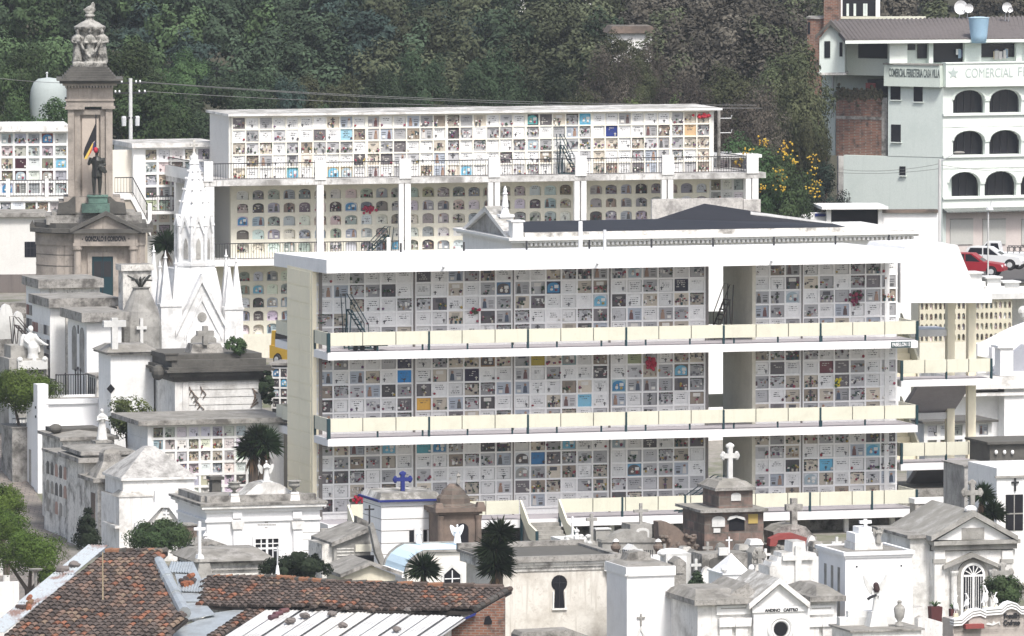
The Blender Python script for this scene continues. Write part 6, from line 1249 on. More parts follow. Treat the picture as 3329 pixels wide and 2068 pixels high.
def heron(label, x, yt, yb, s=1, dY=-55.2):
    f = Fr(x, dY, yb); z0 = f.at(x, yb)[1]; h = f.at(x, yt)[1]-z0
    o = thing('heron_statue', label, 'statue', f.w(0, 0, z0), 'white heron statues on the family grave')
    S = [f.el(0, 0, z0+h*.42, h*.15, h*.13, h*.20), f.tb([(0, 0, z0+h*.55), (s*h*.10, 0, z0+h*.68), (s*h*.02, 0, z0+h*.82), (-s*h*.02, 0, z0+h*.93)], [h*.09, h*.055, h*.045, h*.045], 8), f.el(-s*h*.03, 0, z0+h*.94, h*.06, h*.05, h*.055), f.tb([(-s*h*.06, 0, z0+h*.95), (-s*h*.20, 0, z0+h*1.0)], [h*.03, h*.008], 6), f.pm([(-s*h*.12, z0+h*.5), (-s*h*.06, z0+h*.30), (-s*h*.20, z0+h*.18)], -h*.04, h*.04)]
    for k in (-1, 1): S.append(f.tb([(k*h*.05, 0, z0+h*.28), (k*h*.06, 0, z0+.0)], h*.025, 5))
    remesh(part(o, 'body', CLEAN, S), .022); part(o, 'rock_foot', wmat('pale ochre rock', (.62, .56, .42), (.4, .36, .28), .5), f.fr(-h*.2, h*.2, -h*.15, h*.15, z0-.5, z0+.05, h*.1, h*.05))
heron('small white heron statue at the left shoulder of the scrolled family grave', 3143, 1928, 1985, 1); heron('tallest white heron statue on an ochre rock above the family grave', 3203, 1902, 1975, 1); heron('white heron statue with upright neck, right of the tallest heron', 3237, 1924, 1972, -1); heron('mottled grey heron statue at the far left end of the family grave', 3107, 1935, 1998, -1)
for x, w, yb, yt, lab in ((3040, 38, 2010, 1972, 'dark red square planter with a small green rosette plant'), (3098, 22, 2008, 1980, 'dark red round planter behind the left end of the family grave')):
    f = Fr(x, -52, yb); k = (f.o-CAM).length/FL; z0, z1 = f.at(x, yb)[1], f.at(x, yt)[1]; w *= k
    p_ = thing('planter', lab, 'planter', f.w(0, 0, z0)); part(p_, 'pot', wmat('dark red pot', (.09, .03, .03)), f.fr(-w*.42, w*.42, -w*.4, w*.4, z0-.6, z1, -w*.08, -w*.08)); part(p_, 'plant', wmat('rosette leaf', (.05, .09, .035)), *[f.tb([(0, 0, z1), (w*.3*cos(i*.9), w*.3*sin(i*.9), z1+.16), (w*.55*cos(i*.9), w*.5*sin(i*.9), z1+.12+.06*(i % 3))], [.035, .03, .006], 4) for i in range(11)])
gw = solo('grave_wall', 'low white kerb wall with planters, left of the family grave', 'wall', WORN, Fr(2990, -53, 2040).pg([(2985, 2012), (3000, 2004), (3100, 2034), (3100, 2110), (2985, 2110)], 0, .5), Fr(2990, -53, 2040).pg([(2965, 1978), (3000, 1972), (3010, 2000), (2998, 2040), (2965, 2040)], 1.0, 2.0))

r6 = random.Random(31)
GR6 = [(1945, 1795, -15), (1990, 1782, -12), (2060, 1772, -16), (2160, 1775, -15), (2195, 1772, -16), (2235, 1778, -13), (2262, 1788, -17), (2300, 1768, -14), (2345, 1764, -15), (2420, 1772, -14), (2458, 1780, -17), (2488, 1790, -18), (2530, 1800, -20), (2660, 1762, -13), (2690, 1772, -16), (2720, 1752, -12), (2745, 1764, -15), (2680, 1792, -20), (2210, 1812, -24), (2262, 1824, -26), (2300, 1842, -28), (2470, 1838, -27), (1930, 1815, -20), (2720, 1790, -19), (2640, 1740, -10), (2460, 1755, -12)]
for i, (x, yt, Y) in enumerate(GR6):
    f = Fr(x, Y, yt); k = (f.o-CAM).length/FL; z1 = f.at(x, yt)[1]; g = gz(f.o.x, f.o.y)-.2; w = r6.uniform(26, 46)*k; m_ = r6.choice([GREYST, MARB, CONC, WORN, GREYST, OLDW, BROWNST]); q_ = i % 4
    g = min(g, z1-.6)
    if q_ == 0: solo('small_headstone', 'small weathered round topped headstone in the crowded low graves before the pavilion', 'headstone', m_, f.pm(arch_pts(-w/2, w/2, g, z1, 1), 0, .25), f.bb(-w/2-.08, w/2+.08, -.1, .4, g, g+.5), group='small round topped headstones')
    elif q_ == 1: solo('small_grave_block', 'small stepped stone grave block in the crowded low graves before the pavilion', 'grave', m_, f.bb(-w/2, w/2, 0, .8, g, z1-.25), f.fr(-w/2-.06, w/2+.06, -.06, .86, z1-.249, z1, .1, .15), group='small stepped grave blocks')
    elif q_ == 2: solo('small_niche_tomb', 'small gabled stone tomb with a pale tablet in the crowded low graves', 'tomb', COLR if 0 else m_, f.pm([(-w/2, g), (w/2, g), (w/2, z1-.25), (0, z1), (-w/2, z1-.25)], 0, .9), f.bb(-w*.3, w*.3, -.05, .0, z1-.75, z1-.35), group='small gabled tombs')
    else: solo('small_grave_cross', 'small grey stone cross in the crowded low graves before the pavilion', 'cross', m_, f.cross(0, 0, z1-.75, .85, .5, .12, .66), f.fr(-.3, .3, -.2, .2, g, z1-.7, .1, .05), group='small grey grave crosses')
# ================================================================== old tiled house in the foreground
class Pl:
    """a roof plane: a runs along its eaves, b runs down its slope"""
    def __init__(s, x, y, Y, phi, slope):
        s.o = P(x, y, Y); s.e = Vector((cos(phi), -sin(phi), 0)); s.d = Vector((-sin(phi), -cos(phi), -slope)).normalized(); s.n = s.e.cross(s.d)
        if s.n.z < 0: s.n = -s.n
    def ab(s, x, y):
        d = ray(x, y); t = (s.o-CAM).dot(s.n)/d.dot(s.n); h = CAM+d*t-s.o
        return h.dot(s.e), h.dot(s.d)
    def w(s, a, b, h=0.): return tuple(s.o+s.e*a+s.d*b+s.n*h)
def inside(p, poly):
    r = False; n = len(poly)
    for i in range(n):
        (x1, y1), (x2, y2) = poly[i], poly[(i+1) % n]
        if (y1 > p[1]) != (y2 > p[1]) and p[0] < (x2-x1)*(p[1]-y1)/(y2-y1)+x1: r = not r
    return r
def tiles(pl, poly_px, seed, dark=.66, pw=.285, ph=.40, sag=.05):
    r = random.Random(seed); poly = [pl.ab(*p) for p in poly_px]
    a0, a1 = min(p[0] for p in poly), max(p[0] for p in poly); b0, b1 = min(p[1] for p in poly), max(p[1] for p in poly)
    vs, fs, cs = [], [], []; n = 5
    i = 0; a = a0
    while a < a1:
        wob = r.uniform(-.025, .025); b = b0+r.uniform(-.1, 0)
        while b < b1:
            if inside((a, b+ph*.5), poly):
                o = len(vs); da = r.uniform(-.02, .02)+wob; rt = r.uniform(-.035, .035); dz = r.uniform(0, .025)+sag*math.sin(a*.9+b*.4)
                for (bb_, hh, rr) in ((b-.05, .075, .125), (b+ph+.03, .135, .142)):
                    for k in range(n+1):
                        t = pi*k/n; vs.append(pl.w(a+da+rt*(bb_-b)-rr*cos(t), bb_, hh-.07+rr*sin(t)*.95+dz))
                for k in range(n): fs.append((o+k, o+k+1, o+n+2+k, o+n+1+k))
                fs.append(tuple(o+n+1+k for k in range(n+1)))
                q = r.random()+.22*math.sin(a*1.3+1.7*math.sin(b*.8+a*.3))-.03
                if q < dark: g = r.uniform(.045, .10); c = (g*1.22, g*.95, g*.82)
                elif q < dark+.22: g = r.uniform(.10, .17); c = (g*1.2, g*.80, g*.62)
                elif q < dark+.36: g = r.uniform(.7, 1.15); c = (.23*g, .10*g, .06*g)
                else: c = (.20, .145, .105)
                m = [tuple(x*.5 for x in c)]
                cs += [c]*n+m
            b += ph
        a += pw
    return [(vs, fs, cs), skirt([[pl.w(p[0], p[1], .0) for p in poly]], 0, .12)+((.03, .025, .022),)]
def sheet(pl, a0, a1, b0, b1, pitch=.13, amp=.02, h=.14, skew=0., col=None):
    vs, fs = [], []; n = max(2, int((a1-a0)/pitch*2))
    for i in range(n+1):
        a = a0+(a1-a0)*i/n; hh = h+(amp if i % 2 else -amp)
        vs += [pl.w(a, b0, hh), pl.w(a+skew, b1, hh), pl.w(a, b0, hh-.02), pl.w(a+skew, b1, hh-.02)]
    for i in range(n):
        o = 4*i; fs += [(o, o+4, o+5, o+1), (o+2, o+3, o+7, o+6), (o+1, o+5, o+7, o+3), (o, o+2, o+6, o+4)]
    return (vs, fs, col)
def polysheet(pl, px, h=.1, th=.03, h2=None):
    p = [pl.ab(*q) for q in px]; return skirt([[pl.w(a, b, h) for a, b in p]], 0, th)
TILE = wmat('old clay tile', (.1, .1, .1), (.05, .05, .045), .35, scale=2.5, attr=True, fine=.3)
r1 = Pl(445, 1797, -60, .36, .24); r2 = Pl(1100, 1900, -60.5, .36, .16); r3_ = Pl(1100, 1990, -64.5, .36, .15)
hs = thing('tiled_house', 'old house with weathered clay barrel tile roofs, patched with zinc sheets, brick gable', 'house', (-12, -62, 0))
part(hs, 'tiled_roof', TILE, tiles(r1, [(338, 1797), (546, 1797), (509, 1832), (565, 1992), (612, 2012), (560, 2056), (540, 2140), (-60, 2140), (38, 2057)], 3, .60))
part(hs, 'tiled_roof', TILE, tiles(r2, [(672, 1884), (905, 1884), (1070, 1899), (1636, 1915), (1664, 1922), (1542, 1990), (1250, 1990), (1100, 1984), (645, 1972), (655, 1925)], 4, .72))
# ridge tiles
def ridge(pl, pts, seed, n):
    r = random.Random(seed); S = []; ab = [pl.ab(*p) for p in pts]
    tot = [Vector((a, b)) for a, b in ab]
    for i in range(n):
        t = (i+.1)/n*(len(tot)-1); j = min(int(t), len(tot)-2); q = tot[j].lerp(tot[j+1], t-j); t2 = min((i+1.15)/n*(len(tot)-1), len(tot)-1); j2 = min(int(t2), len(tot)-2); q2 = tot[j2].lerp(tot[j2+1], t2-j2)
        g = r.uniform(.05, .11); c = r.choice([(g*1.1, g, g*.9), (g*1.2, g*.9, g*.75), (.24, .12, .07)])
        S.append(wtube([pl.w(q.x, q.y, .10+r.uniform(-.02, .02)), pl.w(q2.x, q2.y, .13+r.uniform(-.02, .02))], [.12, .135], 7, c))
    return S
[part(hs, 'ridge_tiles', TILE, s_) for s_ in (ridge(r1, [(342, 1800), (545, 1799)], 5, 9), ridge(r2, [(672, 1887), (905, 1886), (1070, 1901), (1636, 1918)], 6, 34), ridge(r2, [(1662, 1920), (1545, 1990)], 8, 8))]
# zinc patches
va, vb0 = r1.ab(284, 1789); va1, _ = r1.ab(338, 1797); _, vb1 = r1.ab(22, 2066)
for k in range(3): part(hs, 'zinc_verge', GALVR, sheet(r1, va-.06*(k % 2), va1+.12, vb0+(vb1-vb0)*k/3-.08, vb0+(vb1-vb0)*(k+1)/3+.08, .13, .022, .17+.03*(2-k), skew=0))
a, b = r1.ab(505, 1830); a2, b2 = r1.ab(588, 1995)
for i in range(3):
    p, q = Vector((a, b)).lerp(Vector((a2, b2)), i/3), Vector((a, b)).lerp(Vector((a2, b2)), (i+1.08)/3)
    part(hs, 'zinc_ridge_cap', GALV, wtube([r1.w(p.x+.15, p.y, .06), r1.w(q.x+.15, q.y, .09)], [.24, .27], 10))
part(hs, 'zinc_valley', GALV, polysheet(r2, [(560, 1835), (628, 1833), (655, 1890), (700, 1872), (660, 1962), (592, 1962)], .10), polysheet(r2, [(590, 1962), (665, 1962), (700, 2000), (610, 2016)], .04))
for (x0, y0, x1, y1) in ((556, 1838, 640, 1955), (600, 1900, 690, 1962)):
    a, b = r2.ab(x0, y0); a2, b2 = r2.ab(x1, y1); part(hs, 'corrugated_patch', GALV, sheet(r2, a, a+1.0, b, b+1.7, .12, .025, .17, skew=.55))
part(hs, 'lower_zinc', GALV, polysheet(r3_, [(700, 1996), (812, 1980), (690, 2075), (600, 2120), (540, 2120), (530, 2070)], .06)); part(hs, 'tile_strip', TILE, [s for s in tiles(r3_, [(815, 1984), (870, 1984), (720, 2072), (660, 2072)], 12, .75)])
aL, bT = r3_.ab(860, 1990); aR, _ = r3_.ab(1540, 1996); n = 11
for i in range(n):
    a0 = aL+(aR-aL)*i/n; part(hs, 'zinc_roof_sheet', ZINCW if i not in (4, 5) else wmat('dull zinc sheet', (.52, .51, .48), (.40, .39, .36), .5, rough=.6), sheet(r3_, a0+.03, a0+(aR-aL)/n-.01, bT-.1, bT+5.2+.1*(i % 3), .16, .016, .10+.03*(i % 2)))
part(hs, 'roof_underlay', STEELG, skirt([[r3_.w(aL, bT-.2, .03), r3_.w(aR, bT-.2, .03), r3_.w(aR, bT+5.2, .03), r3_.w(aL, bT+5.2, .03)]], 0, .05))
# brick gable under the right verge
BR, nt, bs = new_mat('old brickwork'); L = nt.links; ge = N(nt, 'ShaderNodeNewGeometry'); sx = N(nt, 'ShaderNodeSeparateXYZ'); L.new(ge.outputs['Position'], sx.inputs[0]); cx_ = N(nt, 'ShaderNodeCombineXYZ')
L.new(mth(nt, 'ADD', sx.outputs[0], sx.outputs[1]), cx_.inputs[0]); L.new(sx.outputs[2], cx_.inputs[1]); bt = N(nt, 'ShaderNodeTexBrick'); L.new(cx_.outputs[0], bt.inputs['Vector'])
for k, v in (('Scale', 1.0), ('Mortar Size', .018), ('Brick Width', .30), ('Row Height', .11), ('Color1', (.24, .095, .055, 1)), ('Color2', (.15, .07, .05, 1)), ('Mortar', (.22, .19, .16, 1))): bt.inputs[k].default_value = v
n1 = N(nt, 'ShaderNodeTexNoise', Scale=2.5, Detail=6.0); L.new(ge.outputs['Position'], n1.inputs['Vector']); L.new(mixc(nt, ramp(nt, n1.outputs[0], .5, .7), bt.outputs[0], (.06, .045, .04)), bs.inputs['Base Color']); bs.inputs['Roughness'].default_value = .9
gf = Fr(1400, -66.5, 2040, th=-.12)
bw = part(hs, 'brick_gable', BR, gf.pg([(1385, 2130), (1385, 2062), (1545, 1996), (1640, 1940), (1640, 2130)], 0, .3)); part(bw, 'hole', DARK, gf.pg([(1572, 2030), (1578, 2006), (1590, 2000), (1600, 2020), (1598, 2030)], -.02, .02)); part(bw, 'verge_board', BLUEP, gf.pg([(1385, 2070), (1385, 2062), (1545, 1994), (1545, 2001)], -.25, .1))
part(hs, 'side_wall', OLDW, skirt([[r1.w(*r1.ab(60, 2050), -.3), r1.w(*r1.ab(560, 2050), -.3), r1.w(*r1.ab(540, 1810), -.3), r1.w(*r1.ab(350, 1810), -.3)]], -.3), skirt([[r3_.w(*r3_.ab(900, 2060), -.2), r3_.w(*r3_.ab(1390, 2060), -.2), r2.w(*r2.ab(1540, 1950), -.3), r2.w(*r2.ab(680, 1900), -.3)]], -.3))
# stones and loose tiles holding the sheets down
def lump(pl, x, y, r, label, mat, name='stone', sq=(1, .8, .6), h=.16):
    a, b = pl.ab(x, y); c = pl.w(a, b, h+r*.4); s = ell(c, r*sq[0], r*sq[1], r*sq[2], 7, 5); rr = random.Random(int(x*7+y))
    s = ([(vx+rr.uniform(-.18, .18)*r, vy+rr.uniform(-.18, .18)*r, vz+rr.uniform(-.1, .1)*r) for vx, vy, vz in s[0]], s[1], None)
    return solo(name, label, 'stone' if name == 'stone' else 'tile', mat, s, group='weights on the zinc roof' if name == 'stone' else None)
for x, y, r, lab in ((945, 2037, .24, 'flat grey stone leftmost on the white zinc roof'), (992, 2020, .24, 'dark grey block stone in the middle of the white zinc roof'), (1080, 2013, .2, 'small brown stone on a seam of the white zinc roof'), (1115, 2050, .2, 'grey stone lowest on the speckled zinc sheets'), (1328, 2000, .2, 'dark stone just under the tiled eave on the right'), (1290, 2064, .2, 'bluish stone at the bottom edge of the zinc roof'), (207, 1872, .3, 'larger blackened stone on the rusty zinc verge'), (243, 1858, .3, 'blackened stone higher on the rusty zinc verge'), (590, 2041, .28, 'flat brown stone on the lower zinc by the broken tiles')):
    lump(r3_ if x > 560 else r1, x, y, r, lab, ROCK)
def loose(pl, items, label, h=.2):
    S = []
    for i, (x, y, c, ang) in enumerate(items):
        a, b = pl.ab(x, y); da, db = .24*cos(ang), .24*sin(ang)
        S.append(wtube([pl.w(a-da, b-db, h), pl.w(a+da, b+db, h+.04)], [.10, .12], 7, c))
    return solo('loose_tiles', label, 'tiles', TILE, S)
OC, DC = (.27, .10, .05), (.08, .06, .055)
loose(r2, [(597, 1905, DC, .6), (606, 1898, DC, 1.), (600, 1916, OC, .8), (622, 1888, OC, 1.6), (630, 1905, DC, 1.4), (612, 1912, OC, .4)], 'small heap of broken clay tiles on the corrugated valley patch')
loose(r1, [(98, 1960, OC, 1.3), (100, 1975, (.2, .12, .07), 1.5), (96, 1990, OC, 1.2), (70, 1990, DC, .3)], 'stacked loose clay tiles at the left zinc edge')
loose(r3_, [(905, 2012, (.12, .05, .06), 1.9), (890, 2022, (.1, .05, .06), 1.9), (925, 2002, (.13, .06, .06), 1.9)], 'line of purple brown tiles laid along a zinc seam')
ab_ = r1.ab(335, 1960); pw = Vector(r1.w(*ab_, .1)); zt = P(335, 1795, pw.y)
solo('roof_mast', 'thin pale bamboo mast rising in front of the tiled roof', 'mast', wmat('bamboo', (.40, .33, .22), (.2, .16, .1), .5), wtube([(pw.x, pw.y, P(335, 2110, pw.y).z), (pw.x, pw.y, zt.z)], [.04, .025], 6))
# ================================================================== mint building with arches, upper right
A = 3065
GL = Fr(A, 163, 500, th=-math.atan(.60)); GR = Fr(A, 163, 500, th=math.atan(.42))
g0 = gz(35, 165)-.5
gl = lambda x, y, v=0.: GL.at(x, y, v); gr = lambda x, y, v=0.: GR.at(x, y, v)
gh = thing('mint_building', 'pale mint green corner building with rows of arched balconies and a dark tiled roof', 'building', GR.w(2, 3, gz(35, 165)))
zR = lambda y: gr(3070, y)[1]; zL = lambda y: gl(3060, y)[1]
uLx = gl(2887, 400)[0]; uLw = gl(2742, 560)[0]; RW = gr(3400, 400)[0]+8
part(gh, 'left_wall', MINT, GL.bb(uLx, -.0, 0, 6, zL(512), zL(285)), GL.bb(uLw, -.001, .02, 6, g0, zL(513)))
part(gh, 'right_wall', MINT, GR.bb(.3, RW, 1.6, 8, g0, zR(280)))
# windows of the left face
for x0, y0, x1, y1 in ((2895, 272, 2927, 325), (2970, 276, 2999, 331), (2897, 405, 2928, 462), (2924, 541, 2943, 571)):
    w_ = part(gh, 'window', GLASS, GL.bx((x0, y0, x1, y1), -.03, .1)); part(w_, 'sill', MINTL, GL.bx((x0-2, y1, x1+2, y1+3), -.12, .0))
# upper parapet with the painted shop name, both faces
part(gh, 'parapet', wmat('grey green parapet', (.60, .66, .60), (.45, .5, .46), .4), GL.bb(uLx-.1, .0, -.45, .2, zL(283), zL(213))); part(gh, 'parapet', MINTL, GR.bb(.0, RW, -.45, .0, zR(283), zR(207)))
part(gh, 'parapet_cap', GREYST, GL.bb(uLx-.15, -.05, -.52, .25, zL(212.9), zL(208))); part(gh, 'parapet_cap', MINTL, GR.bb(-.05, RW, -.52, .1, zR(206.9), zR(203)))
SGN = wmat('faded sign paint', (.09, .11, .11), (.3, .33, .3), .5)
u0, z0 = gl(2890, 233, -.45); u1, _ = gl(3055, 235, -.45)
txt(gh, 'lettering', SGN, 'COMERCIAL FERRETERIA CASA VILLA', GL, (u0+u1)/2, -.46, zL(240)+.0, .80, (u1-u0), bold=.01)
SG2 = wmat('pale sign paint', (.42, .48, .46), (.55, .6, .57), .5)
s0 = gr(3099, 238, -.45); part(gh, 'star', SG2, GR.pm([(s0[0]+(.42 if i % 2 == 0 else .18)*math.sin(i*pi/5), s0[1]+(.42 if i % 2 == 0 else .18)*cos(i*pi/5)) for i in range(10)], -.48, -.451))
u0 = gr(3138, 238, -.45)[0]; u1 = gr(3292, 238, -.45)[0]; txt(gh, 'lettering', SG2, 'COMERCIAL', GR, (u0+u1)/2, -.46, gr(3215, 238, -.45)[1], .92, u1-u0, bold=.0); u0 = gr(3306, 238, -.45)[0]; txt(gh, 'lettering', SG2, 'FERRETERIA', GR, u0+2.2, -.46, gr(3215, 236, -.45)[1], .92, 4.3)
# arched galleries
bay = gr(3230, 330)[0]-gr(3112, 330)[0]; ust = gr(3094, 340)[0]
for k, (yt, ys, yb) in enumerate(((283, 325, 370), (418, 458, 506), (552, 595, 641))):
    zt, zs, zb = zR(yt-(2 if k == 0 else 4)), zR(ys), zR(yb); off = (-.35 if k == 2 else 0)
    vs, fs = [], []
    nb = 5
    for i in range(nb):
        a = ust+off+i*bay; b = a+bay; c = (a+b)/2-.06; w = bay*.44; r_ = zt-zs-.25
        ap = [(c-w, zb), (c+w, zb), (c+w, zs-.1), (c+w*.97, zs)]+[(c+w*.95*cos(pi*j/8), zs+r_*sin(pi*j/8)) for j in range(9)]+[(c-w*.97, zs), (c-w, zs-.1)]
        rc = [(a, zb-.0001), (b, zb-.0001), (b, zt), (a, zt)]; cc = (c, zb+(zt-zb)*.35)
        an = sorted(set(round(math.atan2(p[1]-cc[1], p[0]-cc[0]), 4) for p in ap+rc)); o = len(vs); m = len(an)
        for t in an:
            p = ray_poly(ap, cc, t); q = ray_poly(rc, cc, t); vs += [GR.w(p[0], 0, p[1]), GR.w(q[0], 0, q[1]), GR.w(p[0], .35, p[1])]
        for j in range(m):
            j2 = (j+1) % m; fs += [(o+3*j, o+3*j+1, o+3*j2+1, o+3*j2), (o+3*j, o+3*j2, o+3*j2+2, o+3*j+2)]
        am = part(gh, 'arch_moulding', MINTL, GR.tb([(c+w*1.02*cos(pi*j/10), -.03, zs+(r_+.05)*sin(pi*j/10)) for j in range(11)], .085, 5)); part(gh, 'impost', MINTL, GR.bb(c+w-.02, c+bay-w+.02, -.08, .3, zs-.12, zs+.04)); part(gh, 'gallery_glass', GLASS, GR.bb(a+.1, b-.1, .8, .9, zb, zt-.01)); part(gh, 'mullion', IRON, *[GR.bb(c+q-.03, c+q+.03, .74, .79, zb, zt-.1) for q in (-.55, 0, .55)])
    part(gh, 'arcade', MINTL, [(vs, fs)], GR.bb(-.0, ust+off, 0, .35, zb, zt), GR.bb(-.02, RW, -.14, 1.6, zb-.16, zb-.001), GR.bb(0, RW, .0, 1.6, zb-.98 if k < 2 else zb-1.0, zb-.161))
part(gh, 'ground_floor', wmat('pinkish render', (.58, .52, .49), (.42, .38, .36), .4), GR.bb(.01, RW, .3, 1.59, g0, zR(678)))
for x0, x1 in ((3090, 3164), (3196, 3270), (3322, 3390)): part(gh, 'roller_shutter', wmat('grey shutter', (.46, .46, .43), (.38, .38, .36), .4), GR.bx((x0, 714, x1, 795), .22, .31)); part(gh, 'shutter_head', GREYST, GR.bx((x0, 711, x1, 714), .18, .31))
part(gh, 'tile_awning', wmat('grey green tiles', (.16, .175, .165), (.3, .3, .28), .6, scale=3.), *[GR.sd([(-.7, zR(690)-.02*(i % 2)), (-.7, zR(687)), (.3, zR(676)+.05), (.3, zR(690))], i*.22, i*.22+.2) for i in range(int(RW/.22))])
# roof and the top floor behind the parapet
part(gh, 'top_floor', MINTL, GR.bb(-1.5, RW, 3.2, 9, zR(280), zR(138))); parts(gh, 'top_floor_front', MINTL, [GR.bx((x0, 140, x1, 206), 2.6, 2.9) for x0, x1 in ((2892, 2950), (3020, 3034), (3136, 3190), (3304, 3322))])
for x0, x1, y0, y1 in ((2950, 2976, 144, 163), (2984, 3014, 144, 190), (3036, 3134, 140, 203), (3192, 3302, 142, 186)): part(gh, 'upper_opening', GLASS, GR.bx((x0, y0, x1, y1), 3.05, 3.25))
lau = thing('laundry', 'pale clothes hanging in the top floor opening of the mint building', 'laundry', GR.w(5, 2.8, zR(200))); 
r5 = random.Random(3)
for i in range(14):
    x = r5.choice([r5.uniform(3052, 3128), r5.uniform(3222, 3270)]); y = r5.uniform(158, 168); part(lau, 'garment', COLR, GR.bx((x, y, x+r5.uniform(7, 14), y+r5.uniform(18, 30)), 2.75+.02*i, 2.78+.02*i, col=r5.choice([(.7, .7, .68), (.6, .5, .35), (.1, .12, .2), (.3, .4, .5), (.65, .62, .6)])))
v1 = 2.0
e0, e1, r0_ = gr(2745, 124, v1), gr(3500, 128, v1), gr(2700, 66, 7.0)
RF = wmat('grey brown roof tiles', (.13, .115, .11), (.07, .065, .06), .7, scale=2.2, fine=.35)
q = lambda x, y, v: GR.w(*(lambda t: (t[0], v, t[1]))(gr(x, y, v)))
part(gh, 'roof', RF, skirt([[q(2748, 130, v1), q(3420, 122, v1), q(3420, 52, 8.), q(2698, 68, 8.)]], 0, .25)); part(gh, 'eaves_gutter', MINTL, skirt([[q(2748, 133, v1-.1), q(3420, 127, v1-.1), q(3420, 125, v1+.2), q(2748, 131, v1+.2)]], 0, .2))
part(gh, 'tile_rib', RF, *[wtube([q(2752+13*i, 129-.15*i*.3, v1+.0), q(2702+13.8*i, 67.6-.3*i, 8.)], .10, 4) for i in range(0, 52)])
# gabled bay on the left
gb_ = Fr(2745, 165, 200, th=-.10); gv = lambda x, y, v=0.: gb_.at(x, y, v)
part(gh, 'gabled_bay', MINT, gb_.pg([(2664, 236), (2664, 126), (2701, 80), (2746, 130), (2746, 236)], 0, 6)); part(gh, 'gable_verge', DARKST, gb_.pg([(2650, 126), (2650, 116), (2700, 66), (2748, 118), (2750, 130), (2700, 82)], -.4, .1))
for x0, x1, y0, y1 in ((2680, 2699, 134, 188), (2729, 2739, 138, 184)): part(gh, 'window', GLASS, gb_.bx((x0, y0, x1, y1), -.05, .02))
part(gh, 'bay_soffit', OLDW, gb_.bb(gv(2656, 240)[0], gv(2750, 240)[0], -.15, 5, gv(2700, 244)[1], gv(2700, 236)[1]-.002))
part(gh, 'middle_wall', MINTL, GL.bb(gl(2746, 190, .6)[0], uLx, .6, 6, zL(252), zL(128))); w_ = part(gh, 'loggia', GLASS, GL.bx((2790, 140, 2884, 190), .55, .7))
part(gh, 'lower_terrace', wmat('grey toned render wall', (.48, .54, .52), (.3, .33, .32), .5), GL.bb(gl(2676, 300, 2.2)[0], uLx, 2.2, 6, zL(500), zL(254))); part(gh, 'loggia', GLASS, GL.bx((2820, 258, 2882, 305), 1.0, 2.3)); part(gh, 'red_tarpaulin', REDP, GL.bx((2814, 270, 2845, 290), .8, .9))
part(gh, 'downpipe', STEELG, GL.bx((2704, 245, 2709, 380), 2.0, 2.15)); part(gh, 'side_window', GLASS, GL.bx((2688, 255, 2700, 312), 2.15, 2.25)); part(gh, 'side_window', GLASS, GL.bx((2690, 385, 2705, 440), 2.15, 2.25))
part(gh, 'left_tower_wall', MINT, GL.bb(gl(2672, 400, 2.1)[0], gl(2716, 400, 2.1)[0], 2.1, 6, zL(520), zL(254)+.3)); part(gh, 'brick_wall', BR, GL.bx((2718, 318, 2868, 508), .4, .7)); part(gh, 'concrete_band', CONC, GL.bx((2716, 378, 2872, 388), .37, .4)); part(gh, 'concrete_post', CONC, GL.bx((2866, 318, 2884, 508), .35, .7))
S = []
for i in range(420): S.append(GL.el(gl(2718, 312, .5)[0]+r5.random()*(gl(2870, 312, .5)[0]-gl(2718, 312, .5)[0]), .35+.3*r5.random(), zL(318)+r5.gauss(.05, .22), .13, .1, .12, r5.choice([(.05, .055, .03), (.09, .08, .045), (.07, .06, .04)]), 4, 3))
solo('terrace_plants', 'dry hanging plants along the top of the brick wall', 'plant', COLR, S)
# tank and dishes
ft = Fr(3182, 166, 100); zt = ft.at(3182, 60)[1]; zb = ft.at(3182, 126)[1]; tk = thing('water_tank', 'blue tapered plastic water tank on the mint building roof', 'water tank', ft.w(0, 0, zb)); part(tk, 'tank', wmat('faded blue plastic', (.30, .45, .58), (.4, .5, .58), .4), ft.la(0, 0, [(.50, zb-.3), (.58, zb+.2), (.70, zt-.06), (.72, zt), (.6, zt+.02)], 18), smooth=True); part(tk, 'lid', wmat('tank lid', (.36, .48, .56)), ft.la(0, 0, [(.74, zt+.021), (.74, zt+.06), (.3, zt+.12)], 18))
for x, y, r_, lab in ((3122, 24, .50, 'largest white satellite dish on the mint building roof'), (3148, 27, .33, 'white satellite dish just right of the largest one'), (3272, 24, .36, 'white satellite dish farthest right but one on the roof'), (3283, 32, .2, 'smallest white satellite dish at the far right of the roof')):
    fd = Fr(x, 172, 30, th=.3); z = fd.at(x, y)[1]; d_ = thing('satellite_dish', lab, 'satellite dish', fd.w(0, 0, z-r_-.4), 'satellite dishes on the roof'); 
    part(d_, 'dish', CLEAN, ([fd.w(rr*cos(2*pi*i/16), -.12+.5*(1-(rr/r_)**2)*.35+k_, z+rr*sin(2*pi*i/16)) for k_ in (0, .03) for rr in (r_, r_*.6, r_*.05) for i in range(16)], [(o+j*16+i, o+j*16+(i+1) % 16, o+(j+1)*16+(i+1) % 16, o+(j+1)*16+i) for o in (0, 48) for j in range(2) for i in range(16)])); part(d_, 'mast', STEELG, fd.tb([(0, .1, z), (0, .25, z-r_-.6)], .03, 5)); part(d_, 'arm', STEELG, fd.tb([(0, -.12, z-r_), (0, -.55, z-.1)], .02, 4))
